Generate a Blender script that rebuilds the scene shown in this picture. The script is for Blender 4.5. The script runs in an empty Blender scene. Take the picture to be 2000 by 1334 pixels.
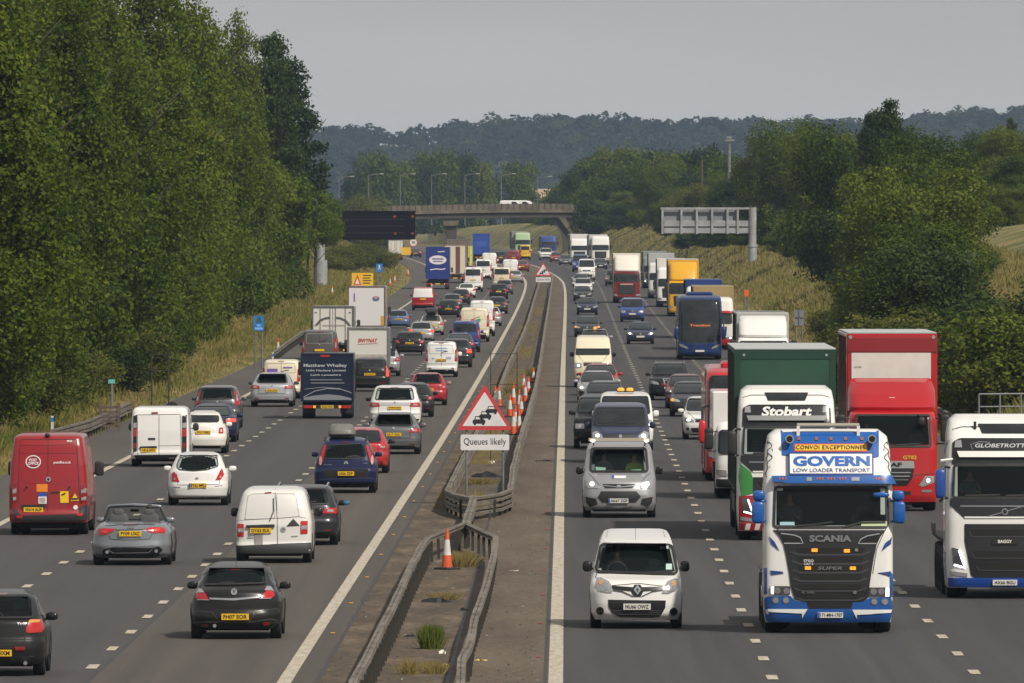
import bpy, bmesh, math, random
import numpy as np
from mathutils import Vector, Matrix
from mathutils.bvhtree import BVHTree
from mathutils.geometry import delaunay_2d_cdt

# ---------------------------------------------------------------- camera, sky, sun, exposure
scene = bpy.context.scene
COL = scene.collection
F = 23000.0      # focal length in photo pixels (the photo is 2000 wide)
H = 8.08         # eye height above the carriageway (an overbridge)
YH = 430.0       # photo row of the horizon
cam_d = bpy.data.cameras.new("camera")
cam_d.sensor_width = 36.0
cam_d.lens = 36.0 * F / 2000.0
cam_d.clip_start = 1.0
cam_d.clip_end = 40000.0
cam = bpy.data.objects.new("camera", cam_d)
COL.objects.link(cam)
cam.location = (0, 0, H)
cam.rotation_euler = (math.radians(90) - math.atan((667.0 - YH) / F), 0, 0)
scene.camera = cam

SUN_EL, SUN_AZ = math.radians(46), math.radians(140)   # azimuth clockwise from +Y: right and behind the camera
world = bpy.data.worlds.new("World")
scene.world = world
world.use_nodes = True
wn, wl = world.node_tree.nodes, world.node_tree.links
wn.clear()
w_out = wn.new("ShaderNodeOutputWorld"); w_bg = wn.new("ShaderNodeBackground")
sky = wn.new("ShaderNodeTexSky"); sky.sky_type = 'NISHITA'; sky.sun_disc = False
sky.sun_elevation = SUN_EL; sky.sun_rotation = SUN_AZ
sky.air_density = 1.0; sky.dust_density = 3.0; sky.ozone_density = 1.0
hs = wn.new("ShaderNodeHueSaturation"); hs.inputs["Saturation"].default_value = 0.12; hs.inputs["Value"].default_value = 0.62
tc = wn.new("ShaderNodeTexCoord"); mp = wn.new("ShaderNodeMapping"); mp.inputs["Scale"].default_value = (1, 1, 3.0)
nz = wn.new("ShaderNodeTexNoise"); nz.inputs["Scale"].default_value = 2.2; nz.inputs["Detail"].default_value = 5.0; nz.inputs["Roughness"].default_value = 0.55
cr = wn.new("ShaderNodeMapRange"); cr.inputs["From Min"].default_value = 0.38; cr.inputs["From Max"].default_value = 0.66
cr.inputs["To Min"].default_value = 0.72; cr.inputs["To Max"].default_value = 1.35
mx = wn.new("ShaderNodeMix"); mx.data_type = 'RGBA'; mx.blend_type = 'MULTIPLY'; mx.inputs[0].default_value = 1.0
wl.new(tc.outputs["Generated"], mp.inputs["Vector"]); wl.new(mp.outputs[0], nz.inputs["Vector"])
wl.new(nz.outputs[0], cr.inputs["Value"]); wl.new(sky.outputs[0], hs.inputs["Color"])
wl.new(hs.outputs[0], mx.inputs[6]); wl.new(cr.outputs[0], mx.inputs[7])
cl = wn.new("ShaderNodeMix"); cl.data_type = 'RGBA'; cl.blend_type = 'MULTIPLY'; cl.inputs[0].default_value = 0.55; cl.inputs[6].default_value = (4.14, 4.05, 3.92, 1)
wl.new(cr.outputs[0], cl.inputs[7])
veil = wn.new("ShaderNodeMix"); veil.data_type = 'RGBA'; veil.inputs[0].default_value = 0.72     # a high thin cloud sheet over the blue
sz = wn.new("ShaderNodeSeparateXYZ"); wl.new(tc.outputs["Generated"], sz.inputs[0])
hz = wn.new("ShaderNodeMapRange"); hz.inputs["From Min"].default_value = 0.0; hz.inputs["From Max"].default_value = 0.22; hz.inputs["To Min"].default_value = 1.48; hz.inputs["To Max"].default_value = 1.0
wl.new(sz.outputs["Z"], hz.inputs["Value"])      # the cloud sheet is brightest low down, seen edge on
h2 = wn.new("ShaderNodeMapRange"); h2.inputs["From Min"].default_value = 0.0; h2.inputs["From Max"].default_value = 0.02; h2.inputs["To Min"].default_value = 1.42; h2.inputs["To Max"].default_value = 1.0
wl.new(sz.outputs["Z"], h2.inputs["Value"]); h3 = wn.new("ShaderNodeMath"); h3.operation = 'MULTIPLY'; wl.new(hz.outputs[0], h3.inputs[0]); wl.new(h2.outputs[0], h3.inputs[1])
hm = wn.new("ShaderNodeMix"); hm.data_type = 'RGBA'; hm.blend_type = 'MULTIPLY'; hm.inputs[0].default_value = 1.0
wl.new(cl.outputs[2], hm.inputs[6]); wl.new(h3.outputs[0], hm.inputs[7])
wl.new(mx.outputs[2], veil.inputs[6]); wl.new(hm.outputs[2], veil.inputs[7]); wl.new(veil.outputs[2], w_bg.inputs["Color"]); wl.new(w_bg.outputs[0], w_out.inputs["Surface"])
w_bg.inputs["Strength"].default_value = 0.10

sun_d = bpy.data.lights.new("sun", 'SUN'); sun_d.energy = 3.7; sun_d.angle = math.radians(1.5); sun_d.color = (1.0, 0.93, 0.82)
sun = bpy.data.objects.new("sun", sun_d); COL.objects.link(sun)
sdir = Vector((math.sin(SUN_AZ) * math.cos(SUN_EL), math.cos(SUN_AZ) * math.cos(SUN_EL), math.sin(SUN_EL)))
sun.rotation_euler = sdir.to_track_quat('Z', 'Y').to_euler()
sun.location = (60, -40, 80)
scene.view_settings.view_transform = 'Standard'; scene.view_settings.look = 'None'
scene.view_settings.gamma = 1.0; scene.view_settings.use_curve_mapping = False
scene.view_settings.exposure = 0.20
scene.cycles.use_denoising = True
scene.cycles.max_bounces = 6; scene.cycles.transparent_max_bounces = 12
scene.cycles.volume_bounces = 0; scene.cycles.diffuse_bounces = 3; scene.cycles.glossy_bounces = 3
scene.cycles.caustics_reflective = False; scene.cycles.caustics_refractive = False
scene.cycles.sample_clamp_indirect = 4.0

# ---------------------------------------------------------------- the line of the road (D = metres ahead of the eye)
def interp(tab, v):
    xs = [t[0] for t in tab]; ys = [t[1] for t in tab]
    n = len(xs)
    if v <= xs[0]: return ys[0] + (ys[1] - ys[0]) / (xs[1] - xs[0]) * (v - xs[0])
    if v >= xs[-1]: return ys[-1] + (ys[-1] - ys[-2]) / (xs[-1] - xs[-2]) * (v - xs[-1])
    i = max(k for k in range(n) if xs[k] <= v); i = min(i, n - 2)
    def sl(k):
        if k == 0: return (ys[1] - ys[0]) / (xs[1] - xs[0])
        if k == n - 1: return (ys[-1] - ys[-2]) / (xs[-1] - xs[-2])
        return (ys[k + 1] - ys[k - 1]) / (xs[k + 1] - xs[k - 1])
    h = xs[i + 1] - xs[i]; t = (v - xs[i]) / h
    return ((2*t**3 - 3*t**2 + 1) * ys[i] + (t**3 - 2*t**2 + t) * h * sl(i)
            + (-2*t**3 + 3*t**2) * ys[i + 1] + (t**3 - t**2) * h * sl(i + 1))
def lin(tab, v):
    if v <= tab[0][0]: return tab[0][1]
    for a, b in zip(tab, tab[1:]):
        if v <= b[0]: return a[1] + (b[1] - a[1]) * (v - a[0]) / (b[0] - a[0])
    return tab[-1][1]
XR_T = [(0, -0.18), (205, .76), (338, 1.37), (474, 2.0), (622, 2.69), (781, 3.45), (1060, 4.8), (1250, 5.6), (1350, 5.7), (1450, 5.0),
        (1590, 3.1), (1750, -0.2), (2000, -6.0), (2400, -17), (3000, -36)]
W_T = [(0, 4.9), (205, 4.74), (338, 4.52), (453, 4.36), (622, 4.25), (1000, 4.2), (3000, 4.2)]
Z_T = [(0, 0), (700, 0), (900, .12), (1100, .4), (1250, .8), (1450, 1.45), (1600, 1.9), (1800, 2.2), (2000, 2.35), (2300, 2.4), (3000, 2.4), (4000, 2.4)]
def xr(D): return interp(XR_T, D)
def mw(D): return interp(W_T, D)
def zr(D): return interp(Z_T, D) if D < 3000 else 2.4
def ypix(D): return YH + F / D * (H - zr(D))
def d_of_y(y, zoff=0.0):
    a, b = 60.0, 2400.0
    for _ in range(60):
        m = (a + b) / 2
        if YH + F / m * (H - zoff - zr(m)) > y: a = m
        else: b = m
    return (a + b) / 2
def at(px, D, py):                       # a point D metres ahead seen at photo (px, py)
    return Vector(((px - 1000) * D / F, D, H - (py - YH) * D / F))
def ground_at(px, py, zoff=0.0):         # the road point seen at photo (px, py)
    D = d_of_y(py, zoff); return Vector(((px - 1000) * D / F, D, zr(D) + zoff))
def heading(D): return (xr(D + 5) - xr(D - 5)) / 10.0
def road_pt(D, u, dz=0.0): return (xr(D) + u, D, zr(D) + dz)

# ---------------------------------------------------------------- materials
MATS = {}
def new_mat(name):
    m = bpy.data.materials.new(name); m.use_nodes = True
    return m, m.node_tree.nodes, m.node_tree.links, m.node_tree.nodes["Principled BSDF"]
def mat(name, col, rough=0.6, metal=0.0, spec=0.5, coat=0.0, emit=None, es=0.0, vary=0.0, vscale=3.0, bump=0.0, bscale=40.0):
    if name in MATS: return MATS[name]
    m, n, l, b = new_mat(name)
    c = (*col, 1)
    b.inputs["Base Color"].default_value = c; b.inputs["Roughness"].default_value = rough
    b.inputs["Metallic"].default_value = metal; b.inputs["Specular IOR Level"].default_value = spec
    b.inputs["Coat Weight"].default_value = coat; b.inputs["Coat Roughness"].default_value = 0.06
    if emit: b.inputs["Emission Color"].default_value = (*emit, 1); b.inputs["Emission Strength"].default_value = es
    if vary or bump:
        t = n.new("ShaderNodeTexCoord")
    if vary:
        nz = n.new("ShaderNodeTexNoise"); nz.inputs["Scale"].default_value = vscale; nz.inputs["Detail"].default_value = 6
        l.new(t.outputs["Object"], nz.inputs["Vector"])
        mr = n.new("ShaderNodeMapRange"); mr.inputs["From Min"].default_value = .3; mr.inputs["From Max"].default_value = .7
        mr.inputs["To Min"].default_value = 1 - vary; mr.inputs["To Max"].default_value = 1 + vary * .5
        l.new(nz.outputs[0], mr.inputs["Value"])
        mm = n.new("ShaderNodeMix"); mm.data_type = 'RGBA'; mm.blend_type = 'MULTIPLY'; mm.inputs[0].default_value = 1
        mm.inputs[6].default_value = c; l.new(mr.outputs[0], mm.inputs[7]); l.new(mm.outputs[2], b.inputs["Base Color"])
    if bump:
        n2 = n.new("ShaderNodeTexNoise"); n2.inputs["Scale"].default_value = bscale; n2.inputs["Detail"].default_value = 4
        l.new(t.outputs["Object"], n2.inputs["Vector"])
        bp = n.new("ShaderNodeBump"); bp.inputs["Strength"].default_value = bump; bp.inputs["Distance"].default_value = 0.02
        l.new(n2.outputs[0], bp.inputs["Height"]); l.new(bp.outputs[0], b.inputs["Normal"])
    MATS[name] = m
    return m
def paint(col, metal=0.0, rough=0.32, coat=0.7):      # car paint with faint road grime low down
    name = "paint_%02x%02x%02x_%d" % (int(col[0]*255), int(col[1]*255), int(col[2]*255), int(metal*10))
    if name in MATS: return MATS[name]
    m = mat(name, col, rough if max(col) > .1 else .22, metal, 0.5 if max(col) > .1 else .25, coat if max(col) > .1 else .35)
    n, l = m.node_tree.nodes, m.node_tree.links; b = n["Principled BSDF"]
    t = n.new("ShaderNodeTexCoord"); sx = n.new("ShaderNodeSeparateXYZ"); nz = n.new("ShaderNodeTexNoise")
    nz.inputs["Scale"].default_value = 2.5; nz.inputs["Detail"].default_value = 8; nz.inputs["Roughness"].default_value = .65
    l.new(t.outputs["Object"], nz.inputs["Vector"]); l.new(t.outputs["Object"], sx.inputs[0])
    mr = n.new("ShaderNodeMapRange"); mr.inputs["From Min"].default_value = 0.2; mr.inputs["From Max"].default_value = 1.5
    mr.inputs["To Min"].default_value = (.16 if min(col) > .4 else .3) if max(col) > .1 else .15; mr.inputs["To Max"].default_value = 0.02
    l.new(sx.outputs["Z"], mr.inputs["Value"])
    mu = n.new("ShaderNodeMath"); mu.operation = 'MULTIPLY'
    m2 = n.new("ShaderNodeMapRange"); m2.inputs["From Min"].default_value = .35; m2.inputs["From Max"].default_value = .75
    l.new(nz.outputs[0], m2.inputs["Value"]); l.new(m2.outputs[0], mu.inputs[0]); l.new(mr.outputs[0], mu.inputs[1])
    mm = n.new("ShaderNodeMix"); mm.data_type = 'RGBA'; mm.inputs[6].default_value = (*col, 1); mm.inputs[7].default_value = (.085, .072, .06, 1) if max(col) > .1 else (.035, .031, .027, 1)
    l.new(mu.outputs[0], mm.inputs[0]); l.new(mm.outputs[2], b.inputs["Base Color"])
    ma = n.new("ShaderNodeMath"); ma.operation = 'MULTIPLY_ADD'; ma.inputs[1].default_value = .45; ma.inputs[2].default_value = rough
    l.new(mu.outputs[0], ma.inputs[0]); l.new(ma.outputs[0], b.inputs["Roughness"])
    return m
# ---------------------------------------------------------------- scene graph helpers
def tag(o, label=None, cat=None, group=None, kind=None):
    if label: o["label"] = label
    if cat: o["category"] = cat
    if group: o["group"] = group
    if kind: o["kind"] = kind
    return o
def thing(name, label, cat, loc=(0, 0, 0), rz=0.0, group=None):
    o = bpy.data.objects.new(name, None); COL.objects.link(o)
    o.location = loc; o.rotation_euler = (0, 0, rz); o.empty_display_size = .3
    return tag(o, label, cat, group)
def link(name, me, parent=None, mats=()):
    for m in mats: me.materials.append(m)
    o = bpy.data.objects.new(name, me); COL.objects.link(o)
    if parent: o.parent = parent
    return o
class MB:
    """collects vertices and faces of one mesh"""
    def __init__(s): s.v = []; s.f = []; s.m = []
    def add(s, vs, fs, mi=0):
        b = len(s.v); s.v += [tuple(p) for p in vs]; s.f += [tuple(b + i for i in f) for f in fs]; s.m += [mi] * len(fs); return s
    def box(s, x0, x1, y0, y1, z0, z1, mi=0, bev=0.0):
        if bev > 0:
            b = bev; rings = []
            def ring(z, i):
                return [(x0+i+b*(1 if i==0 else 0), y0+i, z)] 
            pts = []
            for z, ins in ((z0, b), (z0 + b, 0), (z1 - b, 0), (z1, b)):
                xa, xb, ya, yb = x0 + ins, x1 - ins, y0 + ins, y1 - ins
                c = b
                pts += [(xa + c, ya, z), (xb - c, ya, z), (xb, ya + c, z), (xb, yb - c, z), (xb - c, yb, z), (xa + c, yb, z), (xa, yb - c, z), (xa, ya + c, z)]
            fs = [tuple(reversed(range(8))), tuple(range(24, 32))]
            for r in range(3):
                for k in range(8):
                    a = r*8 + k; d = r*8 + (k+1) % 8
                    fs.append((a, d, d + 8, a + 8))
            return s.add(pts, fs, mi)
        p = [(x0,y0,z0),(x1,y0,z0),(x1,y1,z0),(x0,y1,z0),(x0,y0,z1),(x1,y0,z1),(x1,y1,z1),(x0,y1,z1)]
        return s.add(p, [(3,2,1,0),(4,5,6,7),(0,1,5,4),(1,2,6,5),(2,3,7,6),(3,0,4,7)], mi)
    def prism(s, poly, z0, z1, axis='y', mi=0):      # poly in the plane across `axis`, extruded z0..z1 along it
        n = len(poly)
        mk = {'y': lambda p, t: (p[0], t, p[1]), 'x': lambda p, t: (t, p[0], p[1]), 'z': lambda p, t: (p[0], p[1], t)}[axis]
        vs = [mk(p, z0) for p in poly] + [mk(p, z1) for p in poly]
        fs = [tuple(range(n)), tuple(reversed(range(n, 2*n)))] + [(i, n + i, n + (i+1) % n, (i+1) % n) for i in range(n)]
        return s.add(vs, fs, mi)
    def tube(s, pts, r, seg=8, mi=0, r2=None, caps=True):
        pts = [Vector(p) for p in pts]; n = len(pts); vs = []
        for i, p in enumerate(pts):
            d = (pts[min(i+1, n-1)] - pts[max(i-1, 0)]).normalized()
            a = d.cross(Vector((0, 0, 1)));
            if a.length < .05: a = d.cross(Vector((1, 0, 0)))
            a.normalize(); b = a.cross(d).normalized()
            rr = r if r2 is None else r + (r2 - r) * i / (n - 1)
            for k in range(seg):
                t = 2*math.pi*k/seg; vs.append(p + a*math.cos(t)*rr + b*math.sin(t)*rr)
        fs = []
        for i in range(n-1):
            for k in range(seg):
                a0 = i*seg + k; a1 = i*seg + (k+1) % seg
                fs.append((a0, a0 + seg, a1 + seg, a1))
        if caps: fs += [tuple(range(seg)), tuple(reversed(range((n-1)*seg, n*seg)))]
        return s.add(vs, fs, mi)
    def disc(s, c, r, y0, y1, seg=24, axis='y', mi=0, sc=(1, 1)):
        poly = [(c[0] + math.cos(2*math.pi*k/seg)*r*sc[0], c[1] + math.sin(2*math.pi*k/seg)*r*sc[1]) for k in range(seg)]
        return s.prism(poly, y0, y1, axis, mi)
    def mesh(s, name, mats=(), smooth=None):
        me = bpy.data.meshes.new(name); me.from_pydata(s.v, [], s.f)
        for m in mats: me.materials.append(m)
        if any(s.m): me.polygons.foreach_set("material_index", s.m)
        bm = bmesh.new(); bm.from_mesh(me); bmesh.ops.recalc_face_normals(bm, faces=bm.faces); bm.to_mesh(me); bm.free()
        if smooth is not None:
            me.polygons.foreach_set("use_smooth", [True] * len(me.polygons))
            me.set_sharp_from_angle(angle=math.radians(smooth))
        me.update(); return me
    def build(s, name, m, parent=None, smooth=None):
        ms = m if isinstance(m, (list, tuple)) else (m,)
        o = bpy.data.objects.new(name, s.mesh(name, ms, smooth)); COL.objects.link(o)
        if parent: o.parent = parent
        return o
def np_mesh(name, V, Fq, m, col=None, smooth=False):
    """fast mesh from numpy: V (n,3), Fq (k,4 or 3)"""
    me = bpy.data.meshes.new(name); n, k = len(V), Fq.shape[1]
    me.vertices.add(n); me.vertices.foreach_set("co", V.astype(np.float32).ravel())
    me.loops.add(Fq.size); me.loops.foreach_set("vertex_index", Fq.astype(np.int32).ravel())
    me.polygons.add(len(Fq)); me.polygons.foreach_set("loop_start", np.arange(0, Fq.size, k, dtype=np.int32))
    me.polygons.foreach_set("loop_total", np.full(len(Fq), k, dtype=np.int32))
    if smooth: me.polygons.foreach_set("use_smooth", np.ones(len(Fq), dtype=bool))
    me.update(calc_edges=True)
    if col is not None:
        a = me.attributes.new("tone", 'FLOAT', 'FACE'); a.data.foreach_set("value", col.astype(np.float32))
    me.materials.append(m); return me

# ---------------------------------------------------------------- text
TEXT_CACHE = {}
def text_geo(txt, bold=0.0, shear=0.0, space=1.0):
    key = (txt, bold, shear, space)
    if key in TEXT_CACHE: return TEXT_CACHE[key]
    c = bpy.data.curves.new("lettering", 'FONT'); c.body = txt; c.size = 1; c.offset = bold; c.shear = shear; c.space_character = space
    c.align_x = 'CENTER'; c.resolution_u = 3
    o = bpy.data.objects.new("lettering_tmp", c); COL.objects.link(o)
    dg = bpy.context.evaluated_depsgraph_get(); me = bpy.data.meshes.new_from_object(o.evaluated_get(dg))
    vs = [tuple(v.co) for v in me.vertices]; fs = [tuple(p.vertices) for p in me.polygons]
    bpy.data.objects.remove(o); bpy.data.curves.remove(c); bpy.data.meshes.remove(me)
    x0 = min(v[0] for v in vs); x1 = max(v[0] for v in vs); y0 = min(v[1] for v in vs); y1 = max(v[1] for v in vs)
    vs = [((v[0]-x0)/(x1-x0) - .5, (v[1]-y0)/(y1-y0) - .5) for v in vs]      # unit box
    TEXT_CACHE[key] = (vs, fs); return vs, fs
# ---------------------------------------------------------------- ground, carriageways, markings
def noise_mat(name, stops, scale=1.0, mapping=(1, 1, 1), detail=8, rough=0.9, bump=0.0, bscale=30, fine=None, bdist=.03, lo=.3, hi=.7, spec=.3):
    m, n, l, b = new_mat(name)
    t = n.new("ShaderNodeTexCoord"); mp = n.new("ShaderNodeMapping"); mp.inputs["Scale"].default_value = mapping
    l.new(t.outputs["Object"], mp.inputs["Vector"])
    nz = n.new("ShaderNodeTexNoise"); nz.inputs["Scale"].default_value = scale; nz.inputs["Detail"].default_value = detail; nz.inputs["Roughness"].default_value = .62
    l.new(mp.outputs[0], nz.inputs["Vector"])
    mr = n.new("ShaderNodeMapRange"); mr.inputs["From Min"].default_value = lo; mr.inputs["From Max"].default_value = hi
    l.new(nz.outputs[0], mr.inputs["Value"])
    cr = n.new("ShaderNodeValToRGB"); e = cr.color_ramp.elements
    while len(e) < len(stops): e.new(.5)
    for k, (p, c) in enumerate(stops): e[k].position = p; e[k].color = (*c, 1)
    l.new(mr.outputs[0], cr.inputs[0]); out = cr.outputs[0]
    if fine:
        n3 = n.new("ShaderNodeTexNoise"); n3.inputs["Scale"].default_value = fine[0]; n3.inputs["Detail"].default_value = 5
        l.new(t.outputs["Object"], n3.inputs["Vector"])
        m3 = n.new("ShaderNodeMapRange"); m3.inputs["From Min"].default_value = .35; m3.inputs["From Max"].default_value = .65
        m3.inputs["To Min"].default_value = 1 - fine[1]; m3.inputs["To Max"].default_value = 1 + fine[1]
        l.new(n3.outputs[0], m3.inputs["Value"])
        mm = n.new("ShaderNodeMix"); mm.data_type = 'RGBA'; mm.blend_type = 'MULTIPLY'; mm.inputs[0].default_value = 1
        l.new(out, mm.inputs[6]); l.new(m3.outputs[0], mm.inputs[7]); out = mm.outputs[2]
    l.new(out, b.inputs["Base Color"]); b.inputs["Roughness"].default_value = rough; b.inputs["Specular IOR Level"].default_value = spec
    if bump:
        n2 = n.new("ShaderNodeTexNoise"); n2.inputs["Scale"].default_value = bscale; n2.inputs["Detail"].default_value = 5
        l.new(t.outputs["Object"], n2.inputs["Vector"])
        bp = n.new("ShaderNodeBump"); bp.inputs["Strength"].default_value = bump; bp.inputs["Distance"].default_value = bdist
        l.new(n2.outputs[0], bp.inputs["Height"]); l.new(bp.outputs[0], b.inputs["Normal"])
    MATS[name] = m; return m
M_VERGE = noise_mat("verge_ground", [(0, (.055, .075, .018)), (.3, (.105, .11, .03)), (.55, (.19, .16, .058)), (1, (.27, .205, .095))], .22, (1, .35, 1), fine=(3.0, .35), bump=.8, bscale=4, bdist=.15)
M_ASPHALT = noise_mat("asphalt_lanes", [(0, (.050, .046, .049)), (.5, (.062, .056, .057)), (1, (.074, .067, .065))], .5, (1.6, .02, 1), rough=.82, fine=(9, .15), bump=.25, bscale=60, bdist=.01)
M_ASPHALT3 = noise_mat("asphalt_worn_lane", [(0, (.060, .053, .047)), (.5, (.078, .069, .060)), (1, (.094, .083, .071))], .5, (2.0, .02, 1), rough=.84, fine=(9, .15), bump=.25, bscale=60, bdist=.01)
M_ASPHALT2 = noise_mat("asphalt_northbound", [(0, (.042, .041, .044)), (.5, (.054, .052, .054)), (1, (.068, .065, .064))], .5, (2.2, .02, 1), rough=.82, fine=(9, .15), bump=.25, bscale=60, bdist=.01)
M_SHOULDER = noise_mat("asphalt_shoulder", [(0, (.070, .062, .058)), (1, (.095, .083, .074))], .4, (1.2, .05, 1), rough=.9, fine=(7, .15), bump=.3, bscale=40, bdist=.01)
M_MEDIAN = noise_mat("gravelly_median", [(0, (.062, .048, .036)), (.5, (.092, .070, .050)), (1, (.16, .122, .085))], 1.1, (1, .2, 1), rough=.95, fine=(5, .42), bump=.5, bscale=18, bdist=.03)
M_MEDSTRIP = noise_mat("worn_strip", [(0, (.080, .060, .045)), (.5, (.108, .084, .063)), (1, (.135, .108, .082))], .6, (1, .12, 1), rough=.92, fine=(6, .30), bump=.4, bscale=30, bdist=.015)
M_LINE = noise_mat("road_paint", [(0, (.28, .24, .18)), (.4, (.40, .355, .28)), (1, (.50, .455, .38))], 2.5, (3, .4, 1), rough=.8, fine=(14, .16))
ROWS = [60 + 10 * i for i in range(255)]
def strip(name, ua, ub, m, dz, D0=100, D1=2600, n=1, kind="structure"):
    """a sheet between two lateral offsets measured from the inner edge line of the near side"""
    rows = [D for D in ROWS if D0 <= D <= D1]; V = []; Fs = []
    for D in rows:
        a = ua(D) if callable(ua) else ua; b = ub(D) if callable(ub) else ub
        for k in range(n + 1): V.append((xr(D) + a + (b - a) * k / n, D, zr(D) + dz))
    for i in range(len(rows) - 1):
        for k in range(n):
            a = i * (n + 1) + k; Fs.append((a, a + 1, a + n + 2, a + n + 1))
    o = link(name, np_mesh(name, np.array(V), np.array(Fs), m)); tag(o, kind=kind); return o
HL = {0: [(0, 0), (1.5, .1), (5, .55), (12, 1.1), (30, 1.5), (100, 2), (3000, 2)],
      1500: [(0, 0), (1.5, .2), (5, .9), (12, 1.8), (30, 2.5), (100, 3), (3000, 3)],
      2000: [(0, 0), (2, .5), (8, 4), (14, 5.2), (40, 5.2), (3000, 4)]}
HR = {0: [(0, 0), (1.5, .15), (4, .7), (9, 1.5), (15, 2.6), (30, 4.6), (60, 7), (3000, 5)],
      450: [(0, 0), (1.5, .15), (4, .8), (9, 1.7), (15, 3.2), (22, 5.4), (30, 7.4), (45, 8.2), (3000, 5)],
      850: [(0, 0), (1.5, .2), (4, 1.1), (9, 3.0), (15, 5.6), (22, 7.6), (30, 8.8), (50, 9.2), (100, 8), (3000, 5)],
      1500: [(0, 0), (1, .3), (4, 3.0), (8, 5.2), (14, 6.0), (60, 6.2), (3000, 5)],
      2000: [(0, 0), (1, .4), (4, 3.2), (8, 5.0), (14, 5.2), (60, 5.2), (3000, 4)]}
def prof(tabs, D, v):
    ks = sorted(tabs)
    if D <= ks[0]: return lin(tabs[ks[0]], v)
    if D >= ks[-1]: return lin(tabs[ks[-1]], v)
    for a, b in zip(ks, ks[1:]):
        if D <= b:
            t = (D - a) / (b - a); return lin(tabs[a], v) * (1 - t) + lin(tabs[b], v) * t
def gz(D, u):                       # ground height at lateral offset u
    if u < -mw(D) - 13.2: h = prof(HL, D, -mw(D) - 13.2 - u)
    elif u > 14.2: h = prof(HR, D, u - 14.2)
    else: h = -.06
    if D > 2500: t = min(1, (D - 2500) / 500); h = h * (1 - t) + 3.8 * t
    return zr(D) + h
def vpt(D, u, dz=0.0): return Vector((xr(D) + u, D, gz(D, u) + dz))
def u_of(px, D): return (px - 1000) * D / F - xr(D)
def make_ground():
    rows = ROWS + [2640, 2720, 2850, 3000, 3300, 3800, 4500, 6000, 9000, 14000, 22000]
    V = []; us0 = [-9000, -3000, -1000, -400, -200, -120, -80, -60, -48, -40, -34, -28, -24, -20, -16, -13, -10, -7.5, -5, -3, -1.5, -.7, 0]
    us1 = [0, .7, 1.5, 2.7, 4, 5.5, 7, 8.5, 10, 12, 14, 16, 18.5, 22, 26, 30, 36, 45, 60, 80, 120, 200, 400, 1000, 3000, 9000]
    nc = len(us0) + len(us1)
    for D in rows:
        cu = min(D, 3000)
        for k, d in enumerate(us0): u = -mw(D) - 13.2 + d; V.append((xr(cu) + u, D, gz(cu, u - (1e-6 if d == 0 else 0)) if d else zr(cu) - .06))
        for k, d in enumerate(us1): u = 14.2 + d; V.append((xr(cu) + u, D, gz(cu, u) if d else zr(cu) - .06))
    Fs = [(i*nc+k, i*nc+k+1, (i+1)*nc+k+1, (i+1)*nc+k) for i in range(len(rows)-1) for k in range(nc-1)]
    tag(link("ground", np_mesh("ground", np.array(V), np.array(Fs), M_VERGE, smooth=True)), kind="structure")
make_ground()
strip("southbound_carriageway", lambda D: -mw(D) - 13.2, lambda D: -mw(D) + .55, M_ASPHALT, 0.0, n=4)
strip("overtaking_lane", lambda D: -mw(D) - 3.46, lambda D: -mw(D) + .52, M_ASPHALT3, 0.004, n=2)
strip("hard_shoulder", lambda D: -mw(D) - 13.2, lambda D: -mw(D) - 10.42, M_SHOULDER, 0.004)
strip("northbound_carriageway", -.14, 14.2, M_ASPHALT2, 0.0, n=4)
strip("nearside_shoulder", 11.3, 14.2, M_SHOULDER, 0.004)
strip("central_reservation", lambda D: -mw(D) + .5, lambda D: -1.9, M_MEDIAN, 0.008, n=2)
strip("reservation_strip", -1.9, -.1, M_MEDSTRIP, 0.008)
strip("edge_line", -.13, .13, M_LINE, 0.016)
strip("edge_line", lambda D: -mw(D) - .13, lambda D: -mw(D) + .12, M_LINE, 0.016)
strip("edge_line", lambda D: -mw(D) - 10.42, lambda D: -mw(D) - 10.2, M_LINE, 0.012)
strip("edge_line", 11.2, 11.4, M_LINE, 0.012)
def dashes(name, uf, D0, D1=1700, wd=.19):
    mb = MB(); D = D0; rg = random.Random(int(D0))
    while D < D1:
        u = uf(D); q = []
        for dd, s in ((0, -1), (0, 1), (2.0, 1), (2.0, -1)):
            E = D + dd; i = int((E - 60) // 10); a, b = 60 + 10*i, 70 + 10*i; t = (E - a) / 10
            z = zr(a) * (1-t) + zr(b) * t; x = xr(a) * (1-t) + xr(b) * t
            q.append((x + u + s * wd / 2 + rg.uniform(-.01, .01), E, z + .012))
        mb.add(q, [(0, 1, 2, 3)]); D += 9.0
    tag(mb.build(name, M_LINE), kind="structure")
dashes("lane_marking", lambda D: -mw(D) - 3.65, 212.0)
dashes("lane_marking", lambda D: -mw(D) - 7.05, 214.0)
dashes("lane_marking", lambda D: 3.82, 207.0)
dashes("lane_marking", lambda D: 7.48, 209.4)
# long damp repair seams and joints on the carriageways
M_SEAM = mat("tar_seam", (.028, .026, .026), .6)
strip("tar_joint", lambda D: -mw(D) - 3.46, lambda D: -mw(D) - 3.42, M_SEAM, 0.006)
strip("tar_joint", lambda D: -mw(D) + .52, lambda D: -mw(D) + .60, M_SEAM, 0.011)
strip("tar_joint", -1.93, -1.86, M_SEAM, 0.011)
strip("tar_joint", -.22, -.15, M_SEAM, 0.011)

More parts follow.
